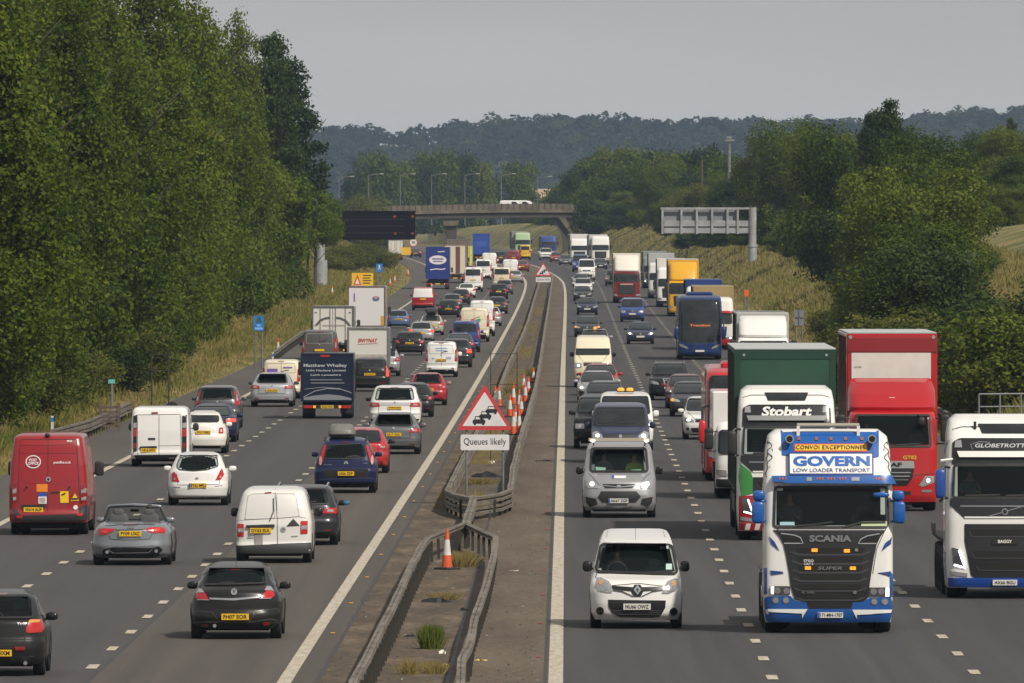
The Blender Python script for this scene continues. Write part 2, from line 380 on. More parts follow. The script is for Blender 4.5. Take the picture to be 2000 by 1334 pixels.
# reflecting studs, one object each
M_AMBER = mat("amber_stud", (.75, .33, .03), .4); M_REDSTUD = mat("red_stud", (.30, .07, .05), .4)
def studs(m, uf, D0, step, n, label, group):
    me = MB().box(-.045, .045, -.06, .06, 0, .018, bev=.006).mesh("reflecting_stud", [m])
    for k in range(n):
        D = D0 + k * step; o = link("reflecting_stud", me if k == 0 else me); o.location = road_pt(D, uf(D), .014)
        tag(o, label, "road stud", group)
studs(M_AMBER, lambda D: -mw(D) + .33, 230.0, 18.05, 22, "small amber reflecting stud beside the white edge line left of the median", "amber studs along the median edge line")
studs(M_REDSTUD, lambda D: -.33, 217.5, 18.05, 14, "small red reflecting stud beside the white line right of the median", "red studs along the median edge line")

# ---------------------------------------------------------------- safety barriers
M_RAIL = noise_mat("weathered_rail", [(0, (.085, .072, .058)), (.5, (.15, .13, .105)), (1, (.21, .185, .155))], 1.2, (1, .4, 1), rough=.7, fine=(9, .2), spec=.4)
M_POST = mat("rusty_post", (.040, .034, .026), .85, vary=.5)
M_DARK = mat("dark_slot", (.012, .011, .010), .9)
def path_pts(px, zoff=.61):
    out = []
    for x, y in px:
        D = d_of_y(y, zoff); out.append(Vector(((x - 1000) * D / F, D, zr(D) + zoff)))
    return out
def resample(P, step, jit=0.0, seed=1):
    rg = random.Random(seed); out = []; d0 = 0.0
    for a, b in zip(P, P[1:]):
        L = (b - a).length; d = d0
        while d < L: out.append(a.lerp(b, d / L)); d += step
        d0 = d - L
    out.append(P[-1]); return out
def beam(mb, P, w=.15, h=.2, rg=random.Random(3), wob=.015):
    """open box beam following P, its top at P.z"""
    n = len(P); off = []
    for i, p in enumerate(P):
        t = (P[min(i+1, n-1)] - P[max(i-1, 0)]); t.z = 0; t.normalize(); nrm = Vector((t.y, -t.x, 0))
        q = p + nrm * rg.uniform(-wob, wob) + Vector((0, 0, rg.uniform(-wob, wob) * .7))
        prof_ = [(-w/2, 0), (w/2, 0), (w/2, -h*.34), (w/2 - .05, -h*.42), (w/2 - .05, -h*.58), (w/2, -h*.66), (w/2, -h), (-w/2, -h), (-w/2, -h*.66), (-w/2 + .05, -h*.58), (-w/2 + .05, -h*.42), (-w/2, -h*.34)]
        off += [q + nrm * a + Vector((0, 0, b)) for a, b in prof_]
    k = 12; fs = []
    for i in range(n - 1):
        for j in range(k): fs.append((i*k + j, i*k + (j+1) % k, (i+1)*k + (j+1) % k, (i+1)*k + j))
    fs += [tuple(range(k)), tuple(reversed(range((n-1)*k, n*k)))]
    mb.add(off, fs)
def barrier(name, P, label, cat="safety barrier", group=None, post_step=2.4, posts=100, low=None, seed=1, w=.15, h=.2, inner=0.0):
    root = thing(name, label, cat, (P[0].x, P[0].y, P[0].z - .61), 0, group); base = Vector(root.location)
    Q = resample(P, 4.8); L = [q - base for q in Q]
    mb = MB(); beam(mb, L, rg=random.Random(seed), w=w, h=h); mb.build("rail", M_RAIL, root, 40)
    if low: mb = MB(); beam(mb, [q - Vector((0, 0, low)) for q in L], rg=random.Random(seed + 5), w=w); mb.build("lower_rail", M_RAIL, root, 40)
    R2 = [q - base for q in resample(P, 2.4) if q.y < 420]; vs = []          # worn dark slots along the top face, joined by a thin connecting strip
    for a_, b_ in zip(R2, R2[1:]):
        t = (b_ - a_); t.z = 0; t.normalize(); nr = Vector((t.y, -t.x, 0))
        for d, hw in ((0, .004), (.01, .042), (.05, .042), (.06, .004), (.16, .004), (.17, .03), (.20, .03), (.21, .004)):
            p_ = a_ + t * d * 1.6 + Vector((0, 0, .006)); vs += [p_ - nr * hw, p_ + nr * hw]
    if vs: MB().add(vs, [(k, k + 1, k + 3, k + 2) for k in range(0, len(vs) - 2, 2)]).build("slot_strip", M_DARK, root)
    me = MB().box(-.035, .035, -.055, .055, 0, .56).mesh("post", [M_POST]); rest = MB(); rg = random.Random(seed)
    for i, q in enumerate(resample(P, post_step)):
        c = q - base; zg = c.z - .61
        if i < posts:
            o = link("post", me, root); o.location = (c.x + inner, c.y, zg - .05); o.rotation_euler = (rg.uniform(-.03, .03), rg.uniform(-.03, .03), 0)
        else: rest.box(c.x - .03, c.x + .03, c.y - .055, c.y + .055, zg - .05, zg + .45)
    if rest.v: tag(rest.build("posts_beyond", M_POST, root), kind="stuff")
    return root
PR = path_pts([(893, 1400), (899, 1334), (900, 1296), (902, 1278), (917, 1261), (924, 1214), (941, 1166), (953, 1129), (963, 1086), (969, 1049), (910, 1022)])
barrier("guard_rail", PR, "weathered steel guard rail right of the orange and white cone, buckled towards its near end", group="median guard rails", seed=2, h=.10, w=.14)
PL = path_pts([(665, 1400), (689, 1334), (726, 1259), (766, 1182), (798, 1113), (830, 1051), (908, 1021)])
barrier("guard_rail", PL, "straight weathered guard rail left of the orange and white cone beside the lane", group="median guard rails", seed=3, h=.10, w=.14, inner=.09)
barrier("guard_rail", path_pts([(909, 1024), (919, 990), (926, 968)]), "short single guard rail beam joining the two V shaped rail ends below the queue sign", group="median guard rails", posts=4, seed=4, w=.2)
PR2 = path_pts([(925, 972), (960, 970), (996, 957), (1001, 916), (1015, 857), (1033, 801), (1046, 756), (1056, 700), (1063, 650), (1070, 605), (1076, 565), (1080, 535)])
barrier("guard_rail", PR2, "long guard rail running right of the queue sign posts into the distance", group="median guard rails", low=.27, seed=5)
PL2 = path_pts([(924, 973), (900, 969), (874, 958), (902, 898), (930, 845), (962, 785), (979, 749), (992, 712), (1016, 663), (1031, 627), (1043, 585), (1052, 555), (1060, 530)])
barrier("guard_rail", PL2, "long guard rail running left of the queue sign posts into the distance", group="median guard rails", low=.27, seed=6)
barrier("verge_barrier", path_pts([(104, 838), (170, 822), (215, 803), (245, 789), (256, 786)], .62), "brown weathered guard rail on the grass verge left of the red post van", group=None, low=.2, seed=7)
barrier("verge_barrier", path_pts([(534, 688), (560, 668), (590, 648), (611, 640)], .62), "weathered guard rail on the left verge curving in beside the cones", posts=60, seed=8)
barrier("verge_barrier", [vpt(D, 14.9, .62) for D in (380, 420, 440, 470, 540)], "weathered guard rail on the right verge behind the white and blue lorry cab", posts=60, seed=9)
# tyre-marked debris and litter in the reservation
M_RUBBER = mat("tyre_rubber", (.014, .014, .016), .7, bump=.6, bscale=30)
def debris(label, px, py, w, h, m, cat, seed, name="debris", flat=.4):
    p = ground_at(px, py, .01); rg = random.Random(seed); mb = MB(); n = 7
    pts = []
    for k in range(n):
        t = k / (n - 1); x = (t - .5) * w; z = h * (.35 + .65 * math.sin(math.pi * t)) * rg.uniform(.7, 1.2); y = rg.uniform(-.12, .12)
        pts += [(x, y - flat/2, 0), (x + rg.uniform(-.03, .03), y - flat/3, z), (x, y + flat/3, z * rg.uniform(.5, .95)), (x, y + flat/2, 0)]
    fs = []
    for k in range(n - 1):
        for j in range(3): a = 4*k + j; fs.append((a, a+1, a+5, a+4))
        fs.append((4*k+3, 4*k, 4*k+4, 4*k+7))
    fs += [(0, 3, 2, 1), (4*n-4, 4*n-3, 4*n-2, 4*n-1)]
    mb.add(pts, fs); o = mb.build(name, m); o.location = p; tag(o, label, cat)
M_PAPER = mat("litter_paper", (.6, .58, .52), .8); M_YEL = mat("litter_yellow", (.6, .5, .12), .7)
debris("large torn piece of black lorry tyre lying between the guard rails below the queue sign", 950, 932, .95, .19, M_RUBBER, "tyre debris", 1, "tyre_debris")
debris("flat strip of torn black tyre lying in front of the orange and white cone", 853, 1176, .62, .10, M_RUBBER, "tyre debris", 2, "tyre_debris")
debris("black rubber strip lying on the hard strip right of the queue sign", 1063, 901, .62, .05, M_RUBBER, "tyre debris", 3, "tyre_debris", .1)
debris("small dark scrap of rubber beside the left median rail", 800, 1243, .2, .05, M_RUBBER, "tyre debris", 4, "tyre_debris")
debris("small dark lump of rubber against the right median rail", 906, 1192, .14, .06, M_RUBBER, "tyre debris", 5, "tyre_debris")
debris("crumpled white paper lying behind the queue sign posts", 960, 905, .22, .12, M_PAPER, "litter", 6, "litter")
debris("crumpled white wrapper beside the green weed in the median", 864, 1276, .13, .07, M_PAPER, "litter", 7, "litter")
debris("pale yellow and white wrapper lying right of the right median rail", 938, 1290, .26, .03, M_YEL, "litter", 8, "litter", .15)
debris("yellow scrap of packaging near the bottom of the median", 870, 1299, .1, .03, M_YEL, "litter", 9, "litter", .1)
debris("white scrap on the hard strip level with the cone", 1004, 1115, .2, .02, M_PAPER, "litter", 10, "litter", .1)
def speckle():
    rg = random.Random(77); mb = MB()
    for k in range(1300):
        D = 205 + 500 * rg.random() ** 1.7; u = rg.uniform(-mw(D) + .5, -.15)
        p = road_pt(D, u, .008); r = rg.uniform(.008, .030)
        a = rg.uniform(0, 3)
        vs = [(p[0] + r * rg.uniform(.6, 1.3) * math.cos(a + t), p[1] + 2*r * math.sin(a + t), p[2]) for t in (0, 1.6, 3.1, 4.6)] + [(p[0], p[1], p[2] + r * .9)]
        mb.add(vs, [(0, 1, 4), (1, 2, 4), (2, 3, 4), (3, 0, 4)], rg.choice((0, 0, 0, 0, 1, 1, 1, 2)))
    tag(mb.build("gravel", (mat("grit_dark", (.03, .025, .02), .9), mat("grit_brown", (.10, .07, .045), .9), mat("grit_pale", (.22, .20, .17), .9))), kind="stuff")
speckle()

# ---------------------------------------------------------------- cones, signs, gantries
M_ORANGE = mat("cone_orange", (.62, .095, .03), .55, vary=.25); M_CWHITE = mat("cone_white", (.62, .60, .58), .5, vary=.2); M_BLK = mat("black_rubber", (.02, .02, .02), .7)
CONE = None
def make_cone(p, label, h=.95, sc=1.0, tilt=0, group=None):
    global CONE
    if CONE is None:
        seg = 20
        def ring(za, zb):
            r = lambda z: .135 - .105 * z / .95
            mb = MB(); vs = [(r(z) * math.cos(2*math.pi*k/seg), r(z) * math.sin(2*math.pi*k/seg), z) for z in (za, zb) for k in range(seg)]
            mb.add(vs, [(k, (k+1) % seg, seg + (k+1) % seg, seg + k) for k in range(seg)] + [tuple(range(seg, 2*seg))]); return mb
        CONE = [("base", MB().box(-.23, .23, -.23, .23, 0, .06, bev=.02).mesh("base", [M_BLK])),
                ("cone_body", ring(.06, .34).mesh("cone_body", [M_ORANGE], 40)), ("white_sleeve", ring(.34, .70).mesh("white_sleeve", [M_CWHITE], 40)),
                ("cone_tip", ring(.70, .95).mesh("cone_tip", [M_ORANGE], 40))]
    r = thing("traffic_cone", label, "traffic cone", p, random.Random(int(p[0]*99)).uniform(0, 6), group)
    r.scale = (sc, sc, sc * h / .95); r.rotation_euler[0] = tilt
    for n, me in CONE: link(n, me, r)
    return r
make_cone(ground_at(873, 1113), "orange and white traffic cone standing alone between the near guard rails")
for px, py, h, what in [(967.6, 790, .8, "leftmost cone of the stored cluster, half hidden behind the queue sign"), (974.8, 795, .95, "second cone from the left in the stored cluster, behind the sign's right edge"),
        (1003, 792, 1.0, "tall cone standing between the two rails, third from the left"), (996, 815, .95, "cone beside the red border of the queue sign, left of the front pair"),
        (1014, 806, 1.0, "cone in the middle of the stored cluster right of the sign"), (1023, 765, .85, "cone second from the far end of the stored cluster"), (1032, 770, .8, "cone leaning on the right rail near the far end of the cluster"),
        (1026, 787, .95, "cone against the right rail in the back half of the cluster"), (1042, 748, .75, "farthest cone of the cluster, alone beside the right rail"), (1018, 812, .8, "cone right of the middle of the cluster, touching the rail"),
        (1007, 842, 1.0, "front cone of the cluster, behind the sign's right corner"), (1003, 850, .95, "nearest cone of the cluster, its base hidden by the sign corner"), (1014, 849, .95, "rightmost of the three front cones of the cluster")]:
    make_cone(ground_at(px, py), what, h, group="cones stored between the median rails")
for px, py, what in [(543, 690, "orange and white cone at the start of the left verge barrier"), (762, 562, "first cone of the short line on the far left verge"), (771, 556, "second cone of the short line on the far left verge"),
        (797, 540, "last cone of the short line on the far left verge"), (649, 592, "orange marker cone on the grass left of the tall box lorry")]:
    D = d_of_y(py); make_cone(vpt(D, u_of(px, D)), what, 1.0, group="cones on the left verge")

M_GALV = mat("galvanised", (.20, .205, .21), .55, .4, vary=.25); M_SIGNRED = mat("sign_red", (.52, .045, .055), .45); M_SIGNWHITE = mat("sign_white", (.66, .65, .66), .5, vary=.12, vscale=2)
M_SIGNBLK = mat("sign_black", (.02, .02, .025), .5); M_SIGNYEL = mat("sign_yellow", (.72, .43, .02), .5, vary=.1); M_SIGNBLUE = mat("sign_blue", (.02, .16, .50), .5)
def rounded(poly, r, n=5):
    out = []; k = len(poly)
    for i in range(k):
        p = Vector(poly[i]); a = (Vector(poly[i-1]) - p).normalized(); b = (Vector(poly[(i+1) % k]) - p).normalized()
        p0 = p + a * r; p1 = p + b * r
        for t in range(n + 1):
            t /= n; out.append(tuple(p0 * (1-t)**2 + p * 2*t*(1-t) + p1 * t*t))
    return out
def flat_text(parent, txt, cx, cz, w, h, m, y=-.02, bold=.02, shear=0.0, space=1.0, name="lettering", th=.003, pts=None, flip=False):
    vs, fs = text_geo(txt, bold, shear, space); s = -1 if flip else 1; n = len(vs)
    V = [(cx + s*a*w, y, cz + b*h) for a, b in vs]
    return MB().add(V, fs).build(name, m, parent)
def queue_sign(px, D, W, label, tz=2.40):
    """triangle plate + word plate on two posts; W width of triangle in metres"""
    zb = zr(D); x = (px - 1000) * D / F
    r = thing("warning_sign", label, "road sign", (x, D, zb), -heading(D), "queue warning signs in the median")
    hgt = W * .82
    MB().prism(rounded([(-W/2, tz), (W/2, tz), (0, tz + hgt)], .08), 0, .03).build("red_border", M_SIGNRED, r)
    i = W * .40; MB().prism(rounded([(-i, tz + W*.072), (i, tz + W*.072), (0, tz + hgt - W*.13)], .03), -.006, -.001).build("white_panel", M_SIGNWHITE, r)
    k = W / 1.6
    for (cx, cz, sc) in ((-.16, .145, 1), (.02, .30, .95), (.20, .46, .9)):
        mb = MB(); c = lambda a, b: ((cx + a * sc) * k, tz + (cz + b * sc) * k)
        mb.prism([c(-.17, .04), c(.17, .04), c(.19, .12), c(.14, .165), c(-.14, .165), c(-.19, .12)], -.012, -.007)
        mb.prism([c(-.15, .0), c(-.09, .0), c(-.09, .04), c(-.15, .04)], -.012, -.007); mb.prism([c(.09, .0), c(.15, .0), c(.15, .04), c(.09, .04)], -.012, -.007)
        for q in ([c(-.125, .165), c(-.105, .165), c(-.085, .24), c(-.11, .255)], [c(.105, .165), c(.125, .165), c(.11, .255), c(.085, .24)], [c(-.11, .255), c(.11, .255), c(.085, .235), c(-.085, .235)]):
            mb.prism(q, -.012, -.007)
        mb.build("queueing_car_symbol", M_SIGNBLK, r)
    pl = MB().prism(rounded([(-.69*k, tz - .58*k), (.71*k, tz - .58*k), (.71*k, tz - .13*k), (-.69*k, tz - .13*k)], .05), 0, .025).build("word_plate", M_SIGNWHITE, r)
    flat_text(pl, "Queues likely", .01*k, tz - .355*k, 1.22*k, .25*k, M_SIGNBLK, -.006, .0)
    for sx in (-.52, .53):
        MB().tube([(sx*k, .07, -.1), (sx*k, .07, tz + .45*k)], .035, 8).build("post", M_GALV, r, 40)
    mb = MB()
    for z in (tz - .5*k, tz - .2*k, tz + .2*k): mb.box(-.6*k, .6*k, .032, .05, z - .02, z + .02)
    mb.build("bracket", M_GALV, r)
    return r
queue_sign(946.5, 335.0, 1.58, "large red triangular sign showing three queueing cars above a Queues likely plate", tz=2.12)
queue_sign(1061, 1110.0, 1.6, "small distant triangular queue warning sign at the far end of the median")
# empty square sign frame
def sign_frame(pts, D, label, r_=.035):
    P = [at(x, D, y) for x, y in pts]; zb = zr(D); x0, x1 = P[0].x, P[1].x; zt = P[0].z
    r = thing("empty_frame", label, "sign frame", ((x0 + x1)/2, D, zb))
    c = Vector(r.location)
    for x in (x0, x1): MB().tube([(x - c.x, 0, 0), (x - c.x, 0, zt - zb)], r_, 8).build("post", M_POST, r, 40)
    for z in (zt - zb, (zt - zb) * .72): MB().tube([(x0 - c.x, -.05, z - .05), (x1 - c.x, -.05, z - .05)], r_ * .8, 6).build("crossbar", M_POST, r, 40)
    return r
sign_frame([(958.5, 688), (1010, 688)], 395, "empty rusty square sign frame standing in the median behind the queue sign", .015)
sign_frame([(296, 690), (329, 690)], 500, "empty thin metal frame standing on the grass under the left trees", .03)

def plate_sign(name, label, px, py0, py1, wpx, D, m, base_u=None, cat="road sign", txt=None, posts=2, extra=None, zground=None):
    x = (px - 1000) * D / F; zt = H - (py0 - YH) * D / F; zb = H - (py1 - YH) * D / F; w = wpx * D / F
    zg = gz(D, x - xr(D)) if zground is None else zground
    r = thing(name, label, cat, (x, D, zg)); 
    p = MB().prism(rounded([(-w/2, zb - zg), (w/2, zb - zg), (w/2, zt - zg), (-w/2, zt - zg)], min(w, zt - zb) * .08), 0, .03).build("plate", m, r)
    for sx in ((-.32, .32) if posts == 2 else (0,)):
        MB().tube([(sx * w, .06, -.2), (sx * w, .06, zt - zg - .05)], .045, 8).build("post", M_GALV, r, 40)
    if extra: extra(p, w, zb - zg, zt - zg)
    return r
def yellow_face(p, w, a, b):
    h = b - a
    MB().prism(rounded([(-w*.42, a + h*.05), (-w*.06, a + h*.05), (-w*.24, a + h*.9)], .05), -.006, -.001).build("warning_triangle", M_SIGNRED, p)
    MB().prism([(-w*.34, a + h*.13), (-w*.14, a + h*.13), (-w*.24, a + h*.62)], -.012, -.007).build("triangle_panel", M_SIGNWHITE, p)
    mb = MB()
    for k in range(4): mb.box(w*.02, w*(.40 - .05*(k % 2)), -.006, -.001, b - h*(.2 + .2*k) - h*.04, b - h*(.2 + .2*k) + h*.04)
    mb.build("lines_of_text", M_SIGNBLK, p)
plate_sign("roadworks_sign", "yellow roadworks sign with a red triangle on the left verge", 708, 533, 558, 42, 1050, M_SIGNYEL, extra=yellow_face)
def blue_face(p, w, a, b):
    h = b - a; mb = MB(); mb.box(-w*.1, w*.1, -.006, -.001, a + h*.2, b - h*.15); mb.prism([(-w*.3, a + h*.4), (w*.3, a + h*.4), (0, a + h*.12)], -.006, -.001); mb.build("arrow", M_SIGNWHITE, p)
plate_sign("blue_sign", "small square blue sign with a white arrow on the far left verge", 741, 515, 531, 13, 1250, M_SIGNBLUE, extra=blue_face)
def marker_face(p, w, a, b):
    h = b - a; mb = MB(); mb.box(-w*.38, w*.38, -.006, -.001, a + h*.08, a + h*.22); mb.box(-w*.2, w*.2, -.006, -.001, a + h*.3, a + h*.42)
    mb.build("white_lettering", mat("pale_blue", (.2, .4, .75), .5), p); MB().prism([(-w*.3, a + h*.55), (w*.3, a + h*.55), (w*.12, b - h*.06), (-w*.1, b - h*.06)], -.006, -.001).build("dark_symbol", mat("sign_green", (.02, .10, .06), .5), p)
plate_sign("blue_sign", "blue rectangular information sign on a post in the long grass left of the verge barrier", 505.5, 617, 646, 20, 640, M_SIGNBLUE, extra=marker_face)
plate_sign("yellow_sign", "small yellow diversion sign at the far left roadside beneath the dark gantry sign", 793, 483, 498, 18, 1650, M_SIGNYEL, posts=1)
def lim(p, w, a, b):
    c = (0, (a + b)/2); MB().disc(c, w*.42, -.006, -.001).build("white_disc", M_SIGNWHITE, p); flat_text(p, "50", 0, c[1], w*.42, w*.32, M_SIGNBLK, -.01, .03)
rr = plate_sign("speed_sign", "round red rimmed speed limit sign at the far left roadside", 807.5, 466, 481, 16, 1650, M_SIGNRED, posts=1, extra=lim)
for ch in rr.children:
    if ch.name.startswith("plate"):
        w = 16 * 1650 / F; cz = H - (473.5 - YH) * 1650 / F - rr.location.z
        ch.data = MB().disc((0, cz), w/2, 0, .03).mesh("plate", [M_SIGNRED])
plate_sign("small_road_sign", "grey back of a small sign on the right verge beside the white truck", 1561, 606, 636, 19, 640, mat("sign_back", (.16, .18, .20), .6), extra=lambda p, w, a, b: (MB().box(-w/2, w/2, -.05, -.002, (a+b)/2 + .02, (a+b)/2 + .08).box(-.03, .03, -.05, -.002, a, b).build("stiffener", M_GALV, p)))
plate_sign("red_sign", "small orange red roadworks marker on the right verge below the gantry post", 1458, 566, 579, 8, 900, mat("marker_orange", (.75, .10, .02), .5), posts=2)
plate_sign("teal_sign", "small pale teal footpath sign on a post in front of the left trees", 218, 741, 749, 13, 470, mat("sign_teal", (.12, .42, .38), .6), posts=1)
for px, py, D, lab in ((102, 846, 432, "slim white and blue marker post at the near end of the left barrier"), (533, 668, 652, "slim marker post with a blue reflector beside the verge cone"), (594, 640, 700, "slim white marker post behind the left verge barrier")):
    p = vpt(D, u_of(px, D)); r = thing("marker_post", lab, "marker post", p, 0, "roadside marker posts")
    MB().box(-.05, .05, -.03, .03, 0, .82).build("post", M_CWHITE, r); MB().box(-.053, .053, -.033, .033, .6, .76).build("reflector", M_SIGNBLUE, r); MB().box(-.052, .052, -.032, .032, 0, .25).build("foot", M_SIGNRED, r)
# red emergency reel cabinet and wooden gate on the left verge
p = vpt(492, u_of(336, 492)); r = thing("cable_drum", "small red drum half hidden in the dry grass on the left verge", "drum", p)
MB().disc((0, .3), .22, -.15, .15).build("drum", mat("drum_red", (.45, .03, .03), .5), r, 40); MB().disc((0, .3), .27, -.17, -.15).build("flange", M_POST, r); MB().disc((0, .3), .27, .15, .17).build("flange", M_POST, r)
M_WOOD = mat("old_wood", (.11, .085, .06), .85, vary=.4)
p = vpt(452, u_of(214, 452)); r = thing("wooden_gate", "old brown wooden stile gate in front of the trees behind the left barrier", "gate", p)
for x in (-.35, .35): MB().box(x - .06, x + .06, -.06, .06, -.2, 1.15).build("gate_post", M_WOOD, r)
for k in range(5): MB().box(-.29, .29, -.02, .02, .2 + k*.18, .3 + k*.18).build("gate_rail", M_WOOD, r)
# tube railing on the right verge behind the white lorry
p0 = at(1912, 420, 770); r = thing("tube_railing", "grey tube railing on the right verge above the white and blue lorry cab", "railing", (p0.x, 420, gz(420, p0.x - xr(420))))
zz = p0.z - r.location.z; 
MB().tube([(0, 0, zz), (2.2, 0, zz + .02)], .035, 8).build("top_rail", M_GALV, r, 40); MB().tube([(0, 0, zz - .45), (2.2, 0, zz - .43)], .03, 8).build("lower_rail", M_GALV, r, 40)
for x in (0, .75, 1.5, 2.2): MB().tube([(x, 0, -.2), (x, 0, zz)], .035, 8).build("post", M_GALV, r, 40)

# the cantilever gantries
M_GPOST = mat("gantry_grey", (.33, .34, .35), .5, .2, vary=.3, vscale=1.2); M_SCREEN = mat("led_screen_off", (.006, .006, .010), .8, spec=.1)
D = 1160; zg = gz(D, u_of(627, D)); p = Vector(((627 - 1000) * D / F, D, zg))
r = thing("message_gantry", "black unlit message sign on a thick grey cantilever post reaching out from the left trees", "gantry", p)
X = lambda px: (px - 627) * D / F
Z = lambda py: H - (py - YH) * D / F - zg
MB().tube([(0, 0, -.5), (0, 0, 2.6)], .62, 20).build("base_column", M_GPOST, r, 40); MB().tube([(0, 0, 2.6), (0, 0, 3.2), (0, 0, Z(440))], .38, 20).build("post", M_GPOST, r, 40)
MB().box(-.3, X(800), .35, .8, Z(446), Z(432)).build("cantilever_arm", M_GPOST, r)
sc_ = MB().box(X(669), X(811), -.3, .33, Z(468), Z(415), bev=.06).build("sign_housing", M_SCREEN, r)
mb = MB()
for k in range(3): z = Z(468) + (Z(415) - Z(468)) * (k + 1) / 4; mb.box(X(672), X(790), -.325, -.305, z - .03, z + .03)
mb.build("screen_divider", mat("screen_line", (.022, .022, .03), .4), sc_)
for px, py in ((771, 423), (806, 423), (772, 456), (806, 456)):
    MB().disc((X(px), Z(py)), .13, -.36, -.305).build("amber_lantern", mat("lantern_dim", (.22, .045, .015), .4), sc_)
MB().box(X(669), X(812), -.32, -.2, Z(415), Z(412)).build("housing_cap", M_SCREEN, sc_)
D = 1235; zg = zr(D) + .3; p = Vector(((1470 - 1000) * D / F, D, zg))
r = thing("sign_gantry", "grey cantilever gantry seen from behind, five bay sign back held over the right carriageway", "gantry", p)
X = lambda px: (px - 1470) * D / F
Z = lambda py: H - (py - YH) * D / F - zg
MB().tube([(0, 0, -.5), (0, 0, 1.2), (0, 0, Z(480))], .46, 20).build("post", M_GPOST, r, 40); MB().tube([(0, 0, Z(480)), (0, 0, Z(405))], .40, 20).build("upper_post", M_GPOST, r, 40)
MB().tube([(0, 0, Z(482)), (0, 0, Z(478))], .54, 20).build("flange", M_GPOST, r, 40)
MB().box(-9.3, .3, -.05, .35, Z(456), Z(431), bev=.03).build("box_girder", M_GPOST, r)
MB().box(X(1292), X(1443), .3, .42, Z(455), Z(406)).build("sign_panel", mat("panel_back", (.20, .21, .23), .55, vary=.2), r)
for px in (1294, 1331, 1361, 1391, 1421, 1441): MB().box(X(px) - .11, X(px) + .11, -.2, .32, Z(457), Z(406)).build("rib", M_GPOST, r)
MB().box(X(1290), .2, -.22, -.05, Z(409), Z(405)).build("top_beam", M_GPOST, r)
MB().box(X(1292), X(1466), -.10, -.052, Z(444), Z(442)).build("walkway_edge", M_POST, r)

# ---------------------------------------------------------------- far bridge
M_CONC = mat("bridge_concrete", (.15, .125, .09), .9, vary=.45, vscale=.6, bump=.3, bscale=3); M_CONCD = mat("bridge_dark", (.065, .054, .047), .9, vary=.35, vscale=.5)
D = 2000; 
r = thing("road_bridge", "old concrete road bridge crossing the motorway in the distance on a pier between the carriageways", "bridge", ((900 - 1000)*D/F, D, zr(D)))
X = lambda px: (px - 900) * D / F
Z = lambda py: H - (py - YH) * D / F - zr(D)
def arch_slab(z0f, z1f, y0, y1, m, name, xa=480, xb=1128):
    n = 16; xs = [X(xa + (xb - xa) * k / n) for k in range(n + 1)]; px = [xa + (xb - xa) * k / n for k in range(n + 1)]
    poly = [(x, Z(z0f(q))) for x, q in zip(xs, px)] + [(x, Z(z1f(q))) for x, q in reversed(list(zip(xs, px)))]
    return MB().prism(poly, y0, y1).build(name, m, r)
top = lambda q: 411 - 10 * math.sin(math.pi * max(0, min(1, (q - 600) / 900)))
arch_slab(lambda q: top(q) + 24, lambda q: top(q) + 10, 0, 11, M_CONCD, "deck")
arch_slab(lambda q: top(q) + 14, lambda q: top(q) + 8, -.35, .0, M_CONC, "edge_beam")
arch_slab(lambda q: top(q) + 8, lambda q: top(q) - 3, -.1, .15, M_CONC, "parapet")
arch_slab(lambda q: top(q) + 8, lambda q: top(q) - 3, 10.8, 11.05, M_CONC, "parapet")
mb = MB(); k = 0
for px in range(500, 1128, 12): mb.box(X(px) - .09, X(px) + .09, -.16, -.102, Z(top(px) + 8), Z(top(px) - 4))
mb.build("parapet_ribs", M_CONCD, r)
MB().prism([(X(862), Z(top(880)+24)), (X(898), Z(top(880)+24)), (X(893), Z(441)), (X(868), Z(441))], .3, 10.5).build("pier_head", M_CONC, r)
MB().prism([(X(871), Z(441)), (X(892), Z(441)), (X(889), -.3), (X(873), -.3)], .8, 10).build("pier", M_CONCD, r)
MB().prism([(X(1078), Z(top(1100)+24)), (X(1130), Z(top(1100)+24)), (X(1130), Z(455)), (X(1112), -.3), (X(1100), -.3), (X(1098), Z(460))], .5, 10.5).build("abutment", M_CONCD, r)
MB().prism([(X(1091), Z(top(1100)+24)), (X(1104), Z(top(1100)+24)), (X(1124), Z(462)), (X(1124), Z(470))], -.1, .48).build("raking_strut", M_CONC, r)
# vehicles on the bridge (only their tops show over the parapet)
M_VW = mat("far_white", (.75, .74, .72), .5)
# ---------------------------------------------------------------- vegetation
def leaf_mat(name, c0, c1, c2, trans=.4, rough=.65, objvar=.25):
    m, n, l, b = new_mat(name)
    at_ = n.new("ShaderNodeAttribute"); at_.attribute_name = "tone"
    oi = n.new("ShaderNodeObjectInfo")
    cr = n.new("ShaderNodeValToRGB"); e = cr.color_ramp.elements; e.new(.5)
    e[0].color = (*c0, 1); e[1].position = .5; e[1].color = (*c1, 1); e[2].position = 1; e[2].color = (*c2, 1); e[0].position = 0
    ad = n.new("ShaderNodeMath"); ad.operation = 'MULTIPLY_ADD'; ad.inputs[1].default_value = objvar; l.new(oi.outputs["Random"], ad.inputs[0]); l.new(at_.outputs["Fac"], ad.inputs[2])
    sb = n.new("ShaderNodeMath"); sb.operation = 'SUBTRACT'; sb.inputs[1].default_value = objvar / 2; l.new(ad.outputs[0], sb.inputs[0]); l.new(sb.outputs[0], cr.inputs[0])
    l.new(cr.outputs[0], b.inputs["Base Color"]); b.inputs["Roughness"].default_value = rough; b.inputs["Specular IOR Level"].default_value = .18
    tr = n.new("ShaderNodeBsdfTranslucent"); mx_ = n.new("ShaderNodeMixShader"); mx_.inputs[0].default_value = trans
    l.new(cr.outputs[0], tr.inputs["Color"]); l.new(b.outputs[0], mx_.inputs[1]); l.new(tr.outputs[0], mx_.inputs[2])
    l.new(mx_.outputs[0], n["Material Output"].inputs["Surface"]); MATS[name] = m; return m
